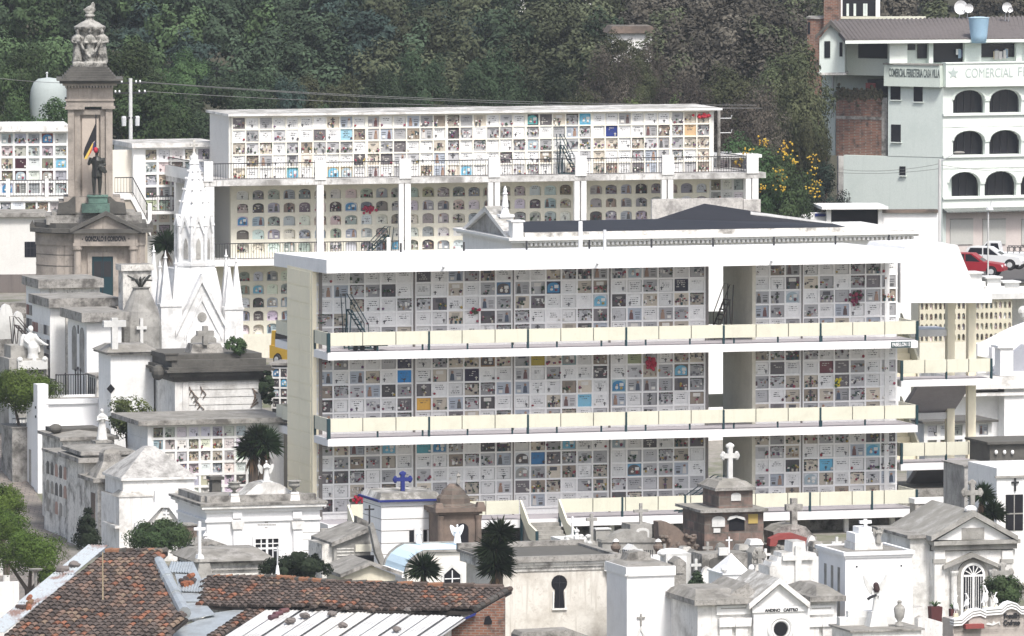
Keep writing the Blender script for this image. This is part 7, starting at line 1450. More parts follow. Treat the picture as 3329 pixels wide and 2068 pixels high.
# ================================================================== behind: brick house and white framed house
fb = Fr(2680, 176, 100, th=-.1); bh = thing('brick_house', 'unfinished brick house behind the gabled bay', 'house', fb.w(-1, 1, gz(25, 178))); part(bh, 'wall', BR, fb.bx((2678, -30, 2728, 180), 0, 4)); part(bh, 'lower_wall', BR, fb.bx((2624, 62, 2680, 170), .6, 4, z0=gz(24, 178)-1)); part(bh, 'window', GLASS, fb.bx((2626, 72, 2634, 110), .55, .61)); part(bh, 'concrete_edge', CONC, fb.bx((2620, 56, 2682, 62), .5, 4))
fw = Fr(2728, 178, 30, th=-.02); wh = thing('white_framed_house', 'house with white pillars and dark glass wall above the dark roof', 'house', fw.w(3, 1, gz(28, 180))); part(wh, 'pillar', CLEAN, fw.bx((2728, -40, 2739, 62), -.1, .3)); part(wh, 'pillar', CLEAN, fw.bx((2847, -40, 2861, 62), -.1, .3)); part(wh, 'glass_wall', GLASS, fw.bx((2739, -40, 2847, 56), .1, .3)); part(wh, 'floor_band', CREAM, fw.bx((2726, 54, 3010, 62), -.2, .4)); parts(wh, 'curtain', MINT, [fw.bx((x, 12, x+8, 52), .05, .1) for x in (2752, 2775, 2806, 2812)])
part(wh, 'wall', WORN, fw.bx((2727, 62, 3010, 130), .5, 6, z0=gz(28, 180)-1))
fy = Fr(2640, 190, 300, th=.2); yh = solo('yellow_wall_house', 'cream and green walled house glimpsed between the trees and mint building', 'house', wmat('pale yellow render', (.66, .58, .42), (.4, .5, .35), .5, lo=.5, hi=.55, scale=.3), fy.bx((2625, 240, 2690, 360), 0, 3, z0=gz(24, 190)-1))
# ================================================================== white garage and wall behind the hall
gg = Fr(2700, 112, 720, th=math.atan(.1)); gq = lambda x, y, v=0.: gg.at(x, y, v); zg0 = gz(22, 112)-.3
ga = thing('white_garage', 'white walled shed with a wide dark opening behind the black roofed hall', 'shed', gg.w(2, 1, gz(22, 112)))
part(ga, 'roof_slab', WHITE, gg.bx((2672, 672, 2888, 681), -.5, 4)); part(ga, 'opening', DARK, gg.bx((2702, 682, 2854, 800), .3, 3.8)); part(ga, 'pillar', WHITE, gg.bx((2688, 681, 2702, 800), 0, .4, z0=zg0)); part(ga, 'pillar', WHITE, gg.bx((2855, 681, 2868, 800), 0, .4, z0=zg0))
wl2 = thing('white_street_wall', 'white wall with a dark tiled coping, from the shed to the grey pole', 'wall', gg.w(5, .6, gz(25, 112))); part(wl2, 'wall', CLEAN, gg.bx((2868, 692, 3050, 800), .5, .9, z0=zg0)); part(wl2, 'coping', BROWNST, gg.bx((2866, 682, 3050, 692), .3, 1.1))
lw = solo('low_white_wall', 'low white wall with a blue ventilator left of the white shed', 'wall', CLEAN, gg.bx((2525, 692, 2690, 790), .8, 1.2, z0=zg0)); bv = solo('blue_ventilator', 'small dark blue ventilator grille on the low white wall', 'ventilator', BLUEP, gg.bx((2650, 694, 2686, 704), .72, .795))
# ================================================================== poles, lamp and wires
def pole(label, cat, x, Y, yt, yb, r0, r1, mat, name='utility_pole'):
    f = Fr(x, Y, yb); z1 = f.at(x, yt)[1]; z0 = gz(f.o.x, f.o.y)-.3
    o = thing(name, label, cat, f.w(0, 0, z0)); part(o, 'shaft', mat, f.tb([(0, 0, z0), (0, 0, z1)], [r0, r1], 8)); return o, f, z1
o, f, z1 = pole('tall pale concrete utility pole with transformer left of the rear pavilion', 'utility pole', 425, 98, 255, 490, .15, .11, POSTC)
wp = [f.w(0, 0, z1-.25), f.w(0, 0, z1-.85)]
for dz, xs in ((.25, (-.75, -.55, .35, .6)), (.85, (-.95, -.7, .55, .9))): part(o, 'cross_arm', IRON, f.bb(-1.0, 1.0, -.05, .05, z1-dz-.08, z1-dz)); parts(o, 'insulator', CLEAN, [f.el(a, 0, z1-dz+.06, .06, .06, .09, n=6, m=5) for a in xs])
part(o, 'transformer', STEELG, f.la(-.42, 0, [(.14, z1-2.9), (.16, z1-2.4), (.12, z1-2.3)], 8)); part(o, 'transformer', STEELG, f.la(.42, 0, [(.14, z1-2.9), (.16, z1-2.4), (.12, z1-2.3)], 8)); part(o, 'bracket', IRON, f.bb(-.5, .5, -.1, .1, z1-2.45, z1-2.35)); part(o, 'lamp_head', IRON, f.tb([(0, -.1, z1-5.6), (.2, -.2, z1-5.3), (.35, -.3, z1-5.4)], .06, 5))
def wire(label, p, q_, sag, r=.016):
    p, q_ = Vector(p), Vector(q_); pts = [p.lerp(q_, t/16)-Vector((0, 0, sag*4*(t/16)*(1-t/16))) for t in range(17)]; return solo('overhead_wire', label, 'wire', wmat('dull wire', (.17, .17, .165)), wtube(pts, r, 4), group='overhead wires past the wood')
for k, (dz, x2, y2) in enumerate(((.2, 2460, 342), (.25, 2480, 352), (.8, 2440, 352))): wire('thin sagging overhead wire in front of the wood, running right from the concrete pole', f.w(.5+.2*k, 0, z1-dz), P(x2, y2, 103), .35)
wire('overhead wire running left from the concrete pole behind the pillar monument', f.w(-.7, 0, z1-.2), P(-40, 250, 100), .2)
fp = Fr(2337, 100, 480); z1_ = fp.at(2337, 355)[1]; op = thing('utility_pole', 'dark slim pole with bracket arms beside the right end of the rear pavilion', 'utility pole', fp.w(0, 0, gz(13, 100))); part(op, 'shaft', CONC, fp.tb([(0, 0, gz(13, 100)-.3), (0, 0, z1_)], [.13, .10], 7)); part(op, 'bracket_arm', STEELG, *[fp.tb([(0, 0, z), (.75, -.1, z), (.8, -.1, z+.2)], .03, 4) for z in (fp.at(2337, 385)[1], fp.at(2337, 432)[1])])
o, f, z1 = pole('grey street lamp pole at the corner of the mint building', 'street lamp', 3054, 150, 518, 790, .13, .09, POSTC, 'street_lamp'); part(o, 'lamp_arm', STEELG, f.tb([(0, 0, z1-.15), (.9, -.3, z1+.35)], .035, 5)); part(o, 'lamp_head', GREYST, f.el(1.25, -.35, z1+.45, .42, .14, .10))
for a, b in (((3056, 532, 150), (2740, 552, 158)), ((3056, 548, 150), (2660, 556, 158)), ((3056, 536, 150), (3420, 552, 156))): wire('thin dark wire slung from the grey street lamp pole', P(*a), P(*b), .25, .014)
o, f, z1 = pole('slim grey plaza lamp post with a flat hood before the roller shutters', 'street lamp', 3212, 128, 690, 890, .06, .05, POSTC, 'street_lamp'); part(o, 'lamp_hood', STEELG, f.la(.1, 0, [(.28, z1+.15), (.2, z1+.3), (.05, z1+.36)], 8)); part(o, 'lamp_arm', STEELG, f.tb([(0, 0, z1), (.22, 0, z1+.75)], .03, 4))
# ================================================================== cars
def car(label, px, yb, Y, length, height, width, body, th, kind, cat='car'):
    f = Fr(px, Y, yb, th=th); z0 = f.at(px, yb)[1]; Lh = length; h = height
    o = thing('pickup_truck' if kind == 'pickup' else ('minibus' if kind == 'van' else 'parked_car'), label, cat, f.w(Lh/2, width/2, z0))
    if kind == 'pickup': side = [(0, .42), (0, .95), (.06, 1.02), (Lh*.40, 1.02), (Lh*.40, 1.1), (Lh*.68, 1.1), (Lh*.97, .98), (Lh, .85), (Lh, .40)]; cab = [(Lh*.40, 1.1), (Lh*.43, h), (Lh*.60, h), (Lh*.71, 1.1)]
    elif kind == 'van': side = [(0, .35), (0, 1.1), (Lh*.98, 1.1), (Lh, .9), (Lh, .35)]; cab = [(0.02, 1.1), (.08, h), (Lh*.86, h), (Lh*.97, 1.1)]
    else: side = [(0, .35), (.03, .80), (.12, .95), (Lh*.68, .93), (Lh*.96, .80), (Lh, .62), (Lh, .32)]; cab = [(.14, .95), (Lh*.10, h*.96), (Lh*.22, h), (Lh*.48, h*.98), (Lh*.68, .93)]
    part(o, 'body', body, f.pm([(u, z0+z) for u, z in side], 0, width), f.fr(cab[0][0], cab[-1][0], .06, width-.06, z0+cab[0][1]-.01, z0+h, 0, 0) if 0 else f.pm([(u, z0+z) for u, z in cab], .10, width-.10))
    cu = (cab[0][0]+cab[-1][0])/2; n = len(cab)
    ins = [(cu+(u-cu)*.82, z0+(cab[0][1]+.06 if z == cab[0][1] else min(z, h-.07))) for u, z in cab]
    parts(o, 'side_window', GLASS, [f.pm(ins, .085, .12), f.pm(ins, width-.12, width-.085)]); part(o, 'door_pillar', body, f.bb(cu-.04, cu+.04, .07, .12, z0+cab[0][1], z0+h-.03), f.bb(cu-.04, cu+.04, width-.12, width-.07, z0+cab[0][1], z0+h-.03)); part(o, 'windscreen', GLASS, f.sd([(.2, z0+cab[0][1]+.05), (width-.2, z0+cab[0][1]+.05), (width-.25, z0+h-.1), (.25, z0+h-.1)], cab[-1][0]-.12, cab[-1][0]-.08) if kind == 'van' else ([f.w(cab[-1][0]-.02, v, z0+cab[-1][1]+.03) for v in (.2, width-.2)]+[f.w(cab[-2][0]+.04, v, z0+h-.08) for v in (width-.25, .25)]+[f.w(cab[-1][0]-.06, v, z0+cab[-1][1]+.0) for v in (.2, width-.2)]+[f.w(cab[-2][0], v, z0+h-.1) for v in (width-.25, .25)], BOXF))
    for k, (u, v) in enumerate(((Lh*.18, 0), (Lh*.82, 0), (Lh*.18, width), (Lh*.82, width))):
        R_ = .36 if kind == 'pickup' else .31; circ = lambda r, a, b: ([f.w(u+r*cos(2*pi*i/16), vv, z0+R_+r*sin(2*pi*i/16)) for vv in (a, b) for i in range(16)], [tuple(range(15, -1, -1)), tuple(range(16, 32))]+[(i, (i+1) % 16, 16+(i+1) % 16, 16+i) for i in range(16)])
        d = -1 if v == 0 else 1; wl = part(o, 'wheel', IRON, circ(R_, v-.10+(-.02 if d < 0 else .02), v+.10)); part(wl, 'rim', STEELG, circ(R_*.58, v+d*.13-.01, v+d*.13+.01))
        part(o, 'wheel_arch', DARK, circ(R_+.07, v+d*.004-.006, v+d*.004+.006))
    part(o, 'bumper', body if kind != 'pickup' else STEELG, f.bb(Lh-.02, Lh+.10, .08, width-.08, z0+.35, z0+.55)); parts(o, 'headlight', CLEAN, [f.bb(Lh-.06, Lh+.01, v, v+.3, z0+.60, z0+.75) for v in (.12, width-.42)]); part(o, 'door_line', IRON, f.bb(cu-.012, cu+.012, -.008, 0, z0+.45, z0+cab[0][1]-.05))
    if kind == 'pickup': part(o, 'bed_rack', IRON, *[f.tb([(a, b, z0+1.0), (a, b, z0+1.42)], .025, 4) for a in (.1, .5, .9, 1.3, 1.7) for b in (.08, width-.08)], *[f.tb([(.1, b, z0+1.42), (1.75, b, z0+1.42)], .025, 4) for b in (.08, width-.08)], *[f.tb([(a+.2+.18*cos(2*pi*i/8), .08, z0+1.2+.18*sin(2*pi*i/8)) for i in range(9)], .015, 4) for a in (.1, .5, .9, 1.3)])
    return o
WCAR = wmat('white car paint', (.68, .69, .70), rough=.35, fine=.04); RCAR = wmat('red car paint', (.30, .018, .03), rough=.35, fine=.05); YCAR = wmat('yellow bus paint', (.60, .38, .05), rough=.45)
car('white pickup truck with a dark iron bed rack, parked by the roller shutters', 3345, 872, 148, 5.0, 1.72, 1.75, WCAR, pi+math.atan(.12), 'pickup', 'pickup truck') if 0 else None
def car2(*a): return car(*a)
car2('white pickup truck with a dark iron bed rack, parked by the roller shutters', 3362, 868, 149, 5.2, 1.75, 1.75, WCAR, pi-.12, 'pickup', 'pickup truck')
car2('white hatchback parked between the red car and the pickup truck', 3125, 874, 144, 4.0, 1.48, 1.6, WCAR, -.22, 'hatch', 'car')
car2('red hatchback half hidden by the white stair roof', 3068, 896, 138.5, 3.9, 1.50, 1.6, RCAR, -.25, 'hatch', 'car')
bus = car2('yellow minibus glimpsed left of the main pavilion end wall', 876, 1184, 70, 4.6, 1.95, 1.8, YCAR, -.9, 'van', 'minibus')
# ================================================================== right edge background
rf_ = Fr(3100, 60, 1050); rq = lambda x, y, v=0.: rf_.at(x, y, v)
rb = thing('arched_niche_block', 'cream niche block with small arched niches behind the stair tower', 'niche block', rf_.w(2, 1, gz(25, 60))); plr = Plaques()
z1 = rq(3100, 975)[1]; part(rb, 'niche_wall', wmat('buff niche wall', (.56, .53, .42), (.3, .28, .22), .5), arch_wall(rf_, rq(2990, 1010)[0], rq(3290, 1010)[0], rq(3200, 1110)[1], z1, 20, 4, 0, plr, rg, wf=.6, hf=.62, tone=.5)); plr.build(rb); part(rb, 'wall', OLIVE, rf_.bb(rq(2990, 1010)[0], rq(3290, 1010)[0], .25, 3, gz(25, 60)-.4, z1), rf_.bb(rq(2990, 1010)[0], rq(3290, 1010)[0], .0, .24, gz(25, 60)-.4, rq(3200, 1110)[1]))
part(rb, 'white_frieze', MARB, rf_.bb(rq(2990, 970)[0], rq(3420, 970)[0], -.2, 3, z1+.001, rq(3200, 955)[1])); 
cb_ = thing('crested_tomb', 'white tomb row with stepped merlons below the parked cars', 'tomb', rf_.w(4, 4, gz(28, 64)))
for x, y, w in ((3172, 890, 20), (3232, 905, 22), (3290, 920, 24)): part(cb_, 'merlon', MARB, rf_.bx((x-w, y, x+w, y+26), 2.2, 3.2)); part(cb_, 'merlon_cap', MARB, rf_.bx((x-w-6, y-5, x+w+6, y), 2.0, 3.4)); part(cb_, 'pier', MARB, rf_.bx((x-w-12, y+26, x+w+12, y+50), 1.9, 3.4))
part(cb_, 'wall', MARB, rf_.bx((3140, 936, 3420, 975), 2.3, 3.6, z0=gz(28, 62)-.3)); part(cb_, 'ornament', MARB, *[rf_.el(rq(3320+8*i, 1000)[0], -.3, rq(3320, 1010+14*(i % 3))[1], .3, .2, .3, n=6, m=5) for i in range(5)])
t = Tb('temple_tomb', 'tall white temple-like tomb with a grey gabled roof right of the stair tower', 'tomb', (3265, 1215, 3480, 1500), 34, 6, CLEAN); f = t.f
part(t.t, 'side_wall', wmat('side wall white paint', (.80, .80, .80), (.6, .6, .6), .3), f.bb(-2.8, -.001, 1.0, 6, t.g, f.at(3300, 1260)[1])); part(t.t, 'cornice', WORN, f.bb(-3.0, t.W, -.3, 6.2, f.at(3300, 1262)[1], f.at(3300, 1246)[1]), f.bb(-2.9, t.W, -.15, 6.1, f.at(3300, 1285)[1], f.at(3300, 1274)[1]), f.bb(-2.8, t.W, -.1, 6., f.at(3300, 1246)[1], f.at(3300, 1222)[1]))  # side wall has the same base white as the front, with fainter stains
part(t.t, 'pediment', CLEAN, f.pg([(3225, 1222), (3225, 1130), (3300, 1092), (3360, 1060), (3360, 1222)], 2.5, 3.0)); part(t.t, 'grey_roof', wmat('grey slate', (.30, .31, .34), (.22, .22, .24), .4), f.pg([(3230, 1200), (3330, 1120), (3420, 1150), (3420, 1222), (3230, 1222)], 2.0, 2.49)); part(t.t, 'raking_wall', CLEAN, f.pg([(3175, 1165), (3175, 1118), (3200, 1118), (3298, 1068), (3345, 1050), (3345, 1090), (3215, 1165)], 3.4, 4.2)); part(t.t, 'pier', CLEAN, f.bx((3252, 1132, 3294, 1222), -.1, .8)); part(t.t, 'pier_cap', CLEAN, f.bx((3244, 1124, 3304, 1132), -.2, .9)); part(t.t, 'pier', CLEAN, f.bx((3178, 1118, 3206, 1230), 2.6, 3.2))
t = Tb('small_niche_block', 'small white niche tomb with dark slab roof behind the stair tower landing', 'niche block', (3010, 1375, 3225, 1480), 24, 3, None); f = t.f; plx = Plaques(); part(t.t, 'niche_lattice', WHITE, niche_grid(f, t.u(3010, 0, 1420), t.u(3218, 0, 1420), f.at(3100, 1470)[1], f.at(3100, 1376)[1], 5, 2, 0, plx, rg, bar=.2, tone=.5)); plx.build(t.t); part(t.t, 'roof', DARKST, f.bx((3000, 1368, 3246, 1375), -.4, 3.3)); part(t.t, 'wall', WHITE, f.bb(t.u(3010), t.u(3218), .15, 3, t.g, t.z1))
t = Tb('dark_vault', 'dark stone vault with three small white knobs right of the stair tower', 'tomb', (3218, 1442, 3420, 1560), 8, 3, DARKST, (.2, 8), DARKST)
for x in (3239, 3266, 3292): part(t.t, 'white_knob', CLEAN, t.f.el(t.u(x, -.1, 1470), -.08, t.at(x, 1470)[1], .09, .09, .12))
t = Tb('side_grey_wall', 'grey wall with a white kerb beneath the stair tower', 'wall', (2975, 1636, 3140, 1800), 6, .8, CONC, (.05, 16), WHITE)
t = Tb('grey_tomb_slab', 'low grey tomb behind the white chapel with a white scroll back', 'tomb', (2875, 1748, 2975, 1850), -22, 2, GREYST); part(t.t, 'scroll_back', CLEAN, t.f.pg([(2885, 1790), (2885, 1778), (2905, 1776), (2930, 1768), (2960, 1776), (2970, 1778), (2970, 1790)], -.3, .0))
def G(x, y):
    d = ray(x, y); t = 250.
    while t < 1500:
        p = CAM+d*t
        if p.z < gz(p.x, p.y): return p
        t += .4
    return CAM+d*t
# ================================================================== vegetation
def leaf_mat(name, c1, c2, sat=.12):
    m, nt, b = new_mat(name); L = nt.links
    a = N(nt, 'ShaderNodeVertexColor'); a.layer_name = 'Col'
    oi = N(nt, 'ShaderNodeObjectInfo'); ge = N(nt, 'ShaderNodeNewGeometry'); nz = N(nt, 'ShaderNodeTexNoise', Scale=.45, Detail=3.0); L.new(ge.outputs['Position'], nz.inputs['Vector'])
    c = mixc(nt, ramp(nt, nz.outputs[0], .35, .65), c1, c2)
    mx = nt.nodes.new('ShaderNodeMix'); mx.data_type = 'RGBA'; mx.blend_type = 'MULTIPLY'; mx.inputs[0].default_value = 1
    L.new(c, mx.inputs[6]); L.new(a.outputs[0], mx.inputs[7]); hs_ = N(nt, 'ShaderNodeHueSaturation'); L.new(mx.outputs[2], hs_.inputs['Color'])
    L.new(mth(nt, 'ADD', mth(nt, 'MULTIPLY', oi.outputs['Random'], .8), .52), hs_.inputs['Value']); L.new(mth(nt, 'ADD', mth(nt, 'MULTIPLY', oi.outputs['Random'], .04), .48), hs_.inputs['Hue'])
    L.new(hs_.outputs[0], b.inputs['Base Color']); b.inputs['Roughness'].default_value = .75; b.inputs['Specular IOR Level'].default_value = .15
    tr = N(nt, 'ShaderNodeBsdfTranslucent'); L.new(hs_.outputs[0], tr.inputs['Color']); ms = N(nt, 'ShaderNodeMixShader'); ms.inputs[0].default_value = .25
    out = nt.nodes['Material Output']; L.new(b.outputs[0], ms.inputs[1]); L.new(tr.outputs[0], ms.inputs[2]); L.new(ms.outputs[0], out.inputs['Surface'])
    return m
LF = {'dark': leaf_mat('dark leaves', (0.034, 0.053, 0.029), (0.047, 0.071, 0.037)), 'green': leaf_mat('green leaves', (0.047, 0.080, 0.032), (0.067, 0.104, 0.042)),
      'olive': leaf_mat('olive leaves', (0.059, 0.070, 0.035), (0.080, 0.086, 0.045)), 'brown': leaf_mat('purplish brown twigs', (0.074, 0.064, 0.053), (0.096, 0.081, 0.066)),
      'bright': leaf_mat('bright leaves', (0.070, 0.100, 0.036), (0.092, 0.118, 0.044)), 'clip': leaf_mat('clipped hedge leaves', (.070, .115, .022), (.10, .15, .03)),
      'blue': leaf_mat('blue green leaves', (0.031, 0.052, 0.043), (0.041, 0.067, 0.050)), 'varie': leaf_mat('variegated leaves', (0.118, 0.126, 0.040), (0.067, 0.081, 0.032))}
def quads(cen, nrm, size, rng, asp=.6):
    """leaf quads at cen facing roughly nrm; arrays of verts (4n,3)"""
    n = len(cen); nrm = nrm+rng.normal(0, .27, (n, 3)); nrm /= np.linalg.norm(nrm, axis=1)[:, None]+1e-9
    t = np.cross(nrm, rng.normal(0, 1, (n, 3))); t /= np.linalg.norm(t, axis=1)[:, None]+1e-9; b = np.cross(nrm, t)
    s = size*rng.uniform(.6, 1.35, n)[:, None]; t, b = t*s, b*s*asp
    return np.stack([cen-t*.5, cen-b*.5, cen+t*.5, cen+b*.5], 1).reshape(-1, 3)
def crown_verts(seed, R_, H_, nl, size, clumps=46, shape='round', rc=(.20, .36), gap=.0):
    """leaf clumps through an uneven crown, base of crown at z=0, about H_ tall and 2*R_ wide"""
    g = np.random.default_rng(seed); cs, rs = [], []
    while len(cs) < clumps:
        p = g.normal(0, 1, 3); p /= np.linalg.norm(p); p *= g.uniform(.25, 1.)**.5
        z = (p[2]+1)/2
        if shape == 'cone': k = max(.12, 1-z)**.8
        elif shape == 'dome': k = math.sqrt(max(0, 1-z*z))*1.0 if z > .12 else .85
        elif shape == 'tall': k = .55+.45*math.sin(pi*min(1, z*.9+.1))
        else: k = 1.
        if shape == 'round': c = np.array([p[0]*R_*.80, p[1]*R_*.80, H_*(.5+.40*p[2])])
        else: r = math.hypot(p[0], p[1])+1e-6; c = np.array([p[0]/r*min(1, r*1.1)*R_*.8*k, p[1]/r*min(1, r*1.1)*R_*.8*k, H_*(.08+.82*z)])
        cs.append(c); rs.append(min(R_, H_*.6)*g.uniform(*rc)*(k*.5+.5))
    cs, rs = np.array(cs), np.array(rs); w = rs**2/np.sum(rs**2); idx = g.choice(len(cs), nl, p=w)
    d = g.normal(0, 1, (nl, 3)); d[:, 2] += .25; d /= np.linalg.norm(d, axis=1)[:, None]
    cen = cs[idx]+d*(rs[idx]*g.uniform(.55, 1.06, nl))[:, None]; cen[:, 2] += 0
    tone = g.uniform(.70, 1.3, len(cs))[idx]*g.uniform(.94, 1.06, nl)
    o_ = cen-np.array([0, 0, H_*.42]); o_ /= np.linalg.norm(o_, axis=1)[:, None]+1e-6
    return quads(cen, d*.55+o_*.6, size, g), tone
def leaf_mesh(name, V, tone, mat):
    n = len(V)//4; me = bpy.data.meshes.new(name); me.vertices.add(4*n); me.vertices.foreach_set('co', V.astype(np.float32).ravel())
    me.loops.add(4*n); me.loops.foreach_set('vertex_index', np.arange(4*n, dtype=np.int32)); me.polygons.add(n)
    me.polygons.foreach_set('loop_start', np.arange(0, 4*n, 4, dtype=np.int32)); me.update(calc_edges=True)
    at = me.color_attributes.new('Col', 'FLOAT_COLOR', 'CORNER'); c = np.ones((4*n, 4), np.float32)
    if tone.ndim == 1: c[:, :3] = np.repeat(tone, 4)[:, None]
    else: c[:, :3] = np.repeat(tone, 4, axis=0)
    at.data.foreach_set('color', c.ravel()); me.materials.append(mat); return me
def trunk_shapes(H, r, seed, crown_r=2., z0=-1.5, n=5):
    g = random.Random(seed); S = [wtube([(0, 0, z0), (g.uniform(-.1, .1), g.uniform(-.1, .1), H*.3), (g.uniform(-.25, .25), g.uniform(-.2, .2), H*.62)], [r*1.2, r*.9, r*.55], 7)]
    for i in range(n):
        a = 2*pi*i/n+g.uniform(-.4, .4); h = H*g.uniform(.32, .55); S.append(wtube([(0, 0, h), (crown_r*.4*cos(a), crown_r*.4*sin(a), h+H*.16), (crown_r*.75*cos(a), crown_r*.75*sin(a), h+H*.36)], [r*.5, r*.32, r*.1], 5))
    return S
def raw_mesh(name, shapes, mat):
    d = mesh(name, shapes); finish(*d, (0, 0, 0), False); d[0].materials.append(mat); return d[0]
VAR = {}
def variant(kind, k):
    if (kind, k) not in VAR:
        shape = {'dark': 'round', 'green': 'round', 'olive': 'round', 'brown': 'round', 'bright': 'tall', 'blue': 'tall'}[kind]
        nl, sz = (11000, .20) if kind != 'brown' else (9000, .15)
        V, t = crown_verts(100+k*7+len(kind), 3.0, 7.0, nl, sz, 50 if kind != 'brown' else 60, shape, (.16, .34))
        VAR[(kind, k)] = (leaf_mesh('crown', V, t, LF[kind]), raw_mesh('trunk', trunk_shapes(8.0, .22, k*3+1, 2.6), wmat('pale bark', (.22, .21, .19), (.1, .09, .08), .6) if kind == 'brown' else BARK))
    return VAR[(kind, k)]
def tree(label, x, ytop, Y, w, kind, group=None, k=None, name='tree', hmin=3.5, hmax=15.):
    """a wood tree whose top shows at photo pixel (x, ytop) when it stands at depth Y; w = crown width in metres"""
    p = P(x, ytop, Y); g = gz(p.x, Y); h = max(hmin, min(hmax, p.z-g)); k = R.randint(0, 2) if k is None else k
    cm, tm = variant(kind, k); o = thing(name, label, 'tree', (p.x, Y, g), group)
    o.rotation_euler = (0, 0, R.uniform(0, 6.28)); ch = min(h*.88, max(h*.62, w*1.25)); 
    c = bpy.data.objects.new('crown', cm); COL.objects.link(c); c.parent = o; c.location = (0, 0, h-ch*1.0); c.scale = (w/6., w/6., ch/7.)
    t = bpy.data.objects.new('trunk', tm); COL.objects.link(t); t.parent = o; t.location = (0, 0, 0); t.scale = (min(1.3, w/6.), min(1.3, w/6.), h/9.)
    return o
GL_ = {'dark': ('dark green leafy tree in the wood behind the niche pavilions', 'dark green trees of the wood'), 'olive': ('olive green tree in the right half of the wood', 'olive trees of the wood'),
       'brown': ('bare looking purplish brown tree at the right end of the wood', 'brown trees of the wood'), 'blue': ('tall blue green tree in the middle of the wood', 'blue green trees of the wood'), 'green': ('mid green tree at the left end of the wood', 'green trees on the left')}
def kind_at(x, r):
    if x < 330: return r.choice(['green', 'green', 'dark'])
    if x < 900: return r.choice(['dark', 'blue', 'green', 'dark'])
    if x < 1500: return r.choice(['dark', 'blue', 'dark', 'olive'])
    if x < 1980: return r.choice(['olive', 'olive', 'dark'])
    return r.choice(['brown', 'brown', 'olive'])
rt = random.Random(77)
rows = [(124, 335, 190, 30), (138, 255, 185, 40), (154, 160, 190, 45)]
for j, (Y, yt, step, jit) in enumerate(rows):
    x = -70+j*70
    while x < 2420-j*30:
        xx = x+rt.uniform(-45, 45); kd = kind_at(xx, rt); lab, grp = GL_[kd]
        skip = (j == 0 and (1960 < xx < 2230 or 1380 < xx < 1500 or xx > 2250)) or (j == 2 and 2010 < xx < 2110)
        yy = yt+rt.uniform(-jit, jit)+(70 if xx < 330 and j == 0 else 0)
        if not skip: tree(lab, xx, yy, Y+rt.uniform(-4, 4), rt.uniform(3.6, 5.8), kd, grp)
        x += step
# trees one can point out
tree('pale bright green bushy tree rising above the rear pavilion roof, right of centre', 2055, 238, 113, 3.4, 'bright', k=0, name='bushy_tree'); tree('bright green bushy tree with a pointed top, just right of the pale one', 2175, 245, 114, 3.6, 'bright', k=1, name='bushy_tree')
tree('small yellow green conical tree over the middle of the rear pavilion roof', 1432, 268, 113, 2.4, 'bright', k=2, name='bushy_tree'); tree('small olive tree left of centre over the rear pavilion roof', 1085, 330, 113, 2.0, 'olive', k=2, name='bushy_tree')
tree('rounded green tree directly right of the pillar monument crown', 395, 105, 128, 6.2, 'green', k=0, name='round_tree'); tree('lower broad green tree behind the concrete utility pole', 500, 230, 118, 6.5, 'green', k=1, name='round_tree')
tree('green tree left of the pillar monument in front of the storage tank', 165, 276, 104, 5.6, 'green', k=2, name='round_tree'); tree('dark tree at the far left edge beside the storage tank', 10, 195, 112, 4.6, 'green', k=1, name='round_tree')
tree('tall dark olive tree standing against the left side of the mint building', 2570, 70, 142, 6.2, 'olive', k=0, name='tall_tree'); tree('drooping brown green tree below the gabled bay of the mint building', 2590, 200, 130, 4.8, 'olive', k=1, name='tall_tree'); tree('slim dark tree between the brick house and the yellow flowering tree', 2480, 240, 126, 4.6, 'brown', k=1, name='tall_tree'); tree('olive tree in front of the cream and green walled house', 2630, 330, 124, 3.0, 'olive', k=2, name='tall_tree')
tree('wide purplish brown tree with pale forking trunk near the rear pavilion end', 2290, 130, 118, 8.0, 'brown', k=2, name='bare_tree'); tree('purplish brown tree right of the pale forking one', 2420, 170, 122, 6.0, 'brown', k=0, name='bare_tree')
yt_ = tree('yellow flowering leafy tree right of the rear pavilion end', 2440, 412, 104, 5.0, 'green', k=0, name='flowering_tree'); y2 = tree('second yellow flowering shrub beside the white garage', 2535, 462, 104, 4.6, 'green', k=1, name='flowering_tree')
for o, n_, rng_ in ((yt_, 150, 1), (y2, 110, 2)):
    g = random.Random(rng_); S = []; h = 5.2 if rng_ == 1 else 4.6
    for c in range(9):
        a = g.uniform(pi, 2*pi); cx, cy, cz = 2.2*cos(a), 2.2*sin(a)-.2, h-g.uniform(.3, 3.2)
        for i in range(n_//9): S.append(ell((cx+g.gauss(0, .20), cy+g.gauss(0, .15), cz+g.gauss(0, .16)), g.uniform(.04, .075), .06, g.uniform(.04, .075), 5, 4, g.choice([(.50, .32, .03), (.55, .38, .05), (.44, .26, .03)])))
    me = raw_mesh('blossom', S, COLR); b = bpy.data.objects.new('blossom', me); COL.objects.link(b); b.parent = o; o.rotation_euler = (0, 0, 0); p = o.location; top = P(2440 if rng_ == 1 else 2540, 412 if rng_ == 1 else 470, 104).z-p.z; b.location = (0, 0, top-h)
dk = tree('dark blue green shrub against the base of the mint building', 2665, 500, 118, 4.0, 'blue', k=0, name='shrub_tree'); tree('dark brown green shrub left of the dark one, above the white wall', 2590, 560, 115, 3.4, 'dark', k=2, name='shrub_tree')
tree('olive tree in front of the white hillside house, left one', 2015, 84, 168, 3.8, 'olive', k=0, name='tall_tree'); tree('olive tree in front of the white hillside house, right one', 2108, 96, 170, 3.2, 'brown', k=1, name='tall_tree'); tree('low olive tree below the white hillside house', 2065, 150, 160, 4.0, 'olive', k=2, name='tall_tree')
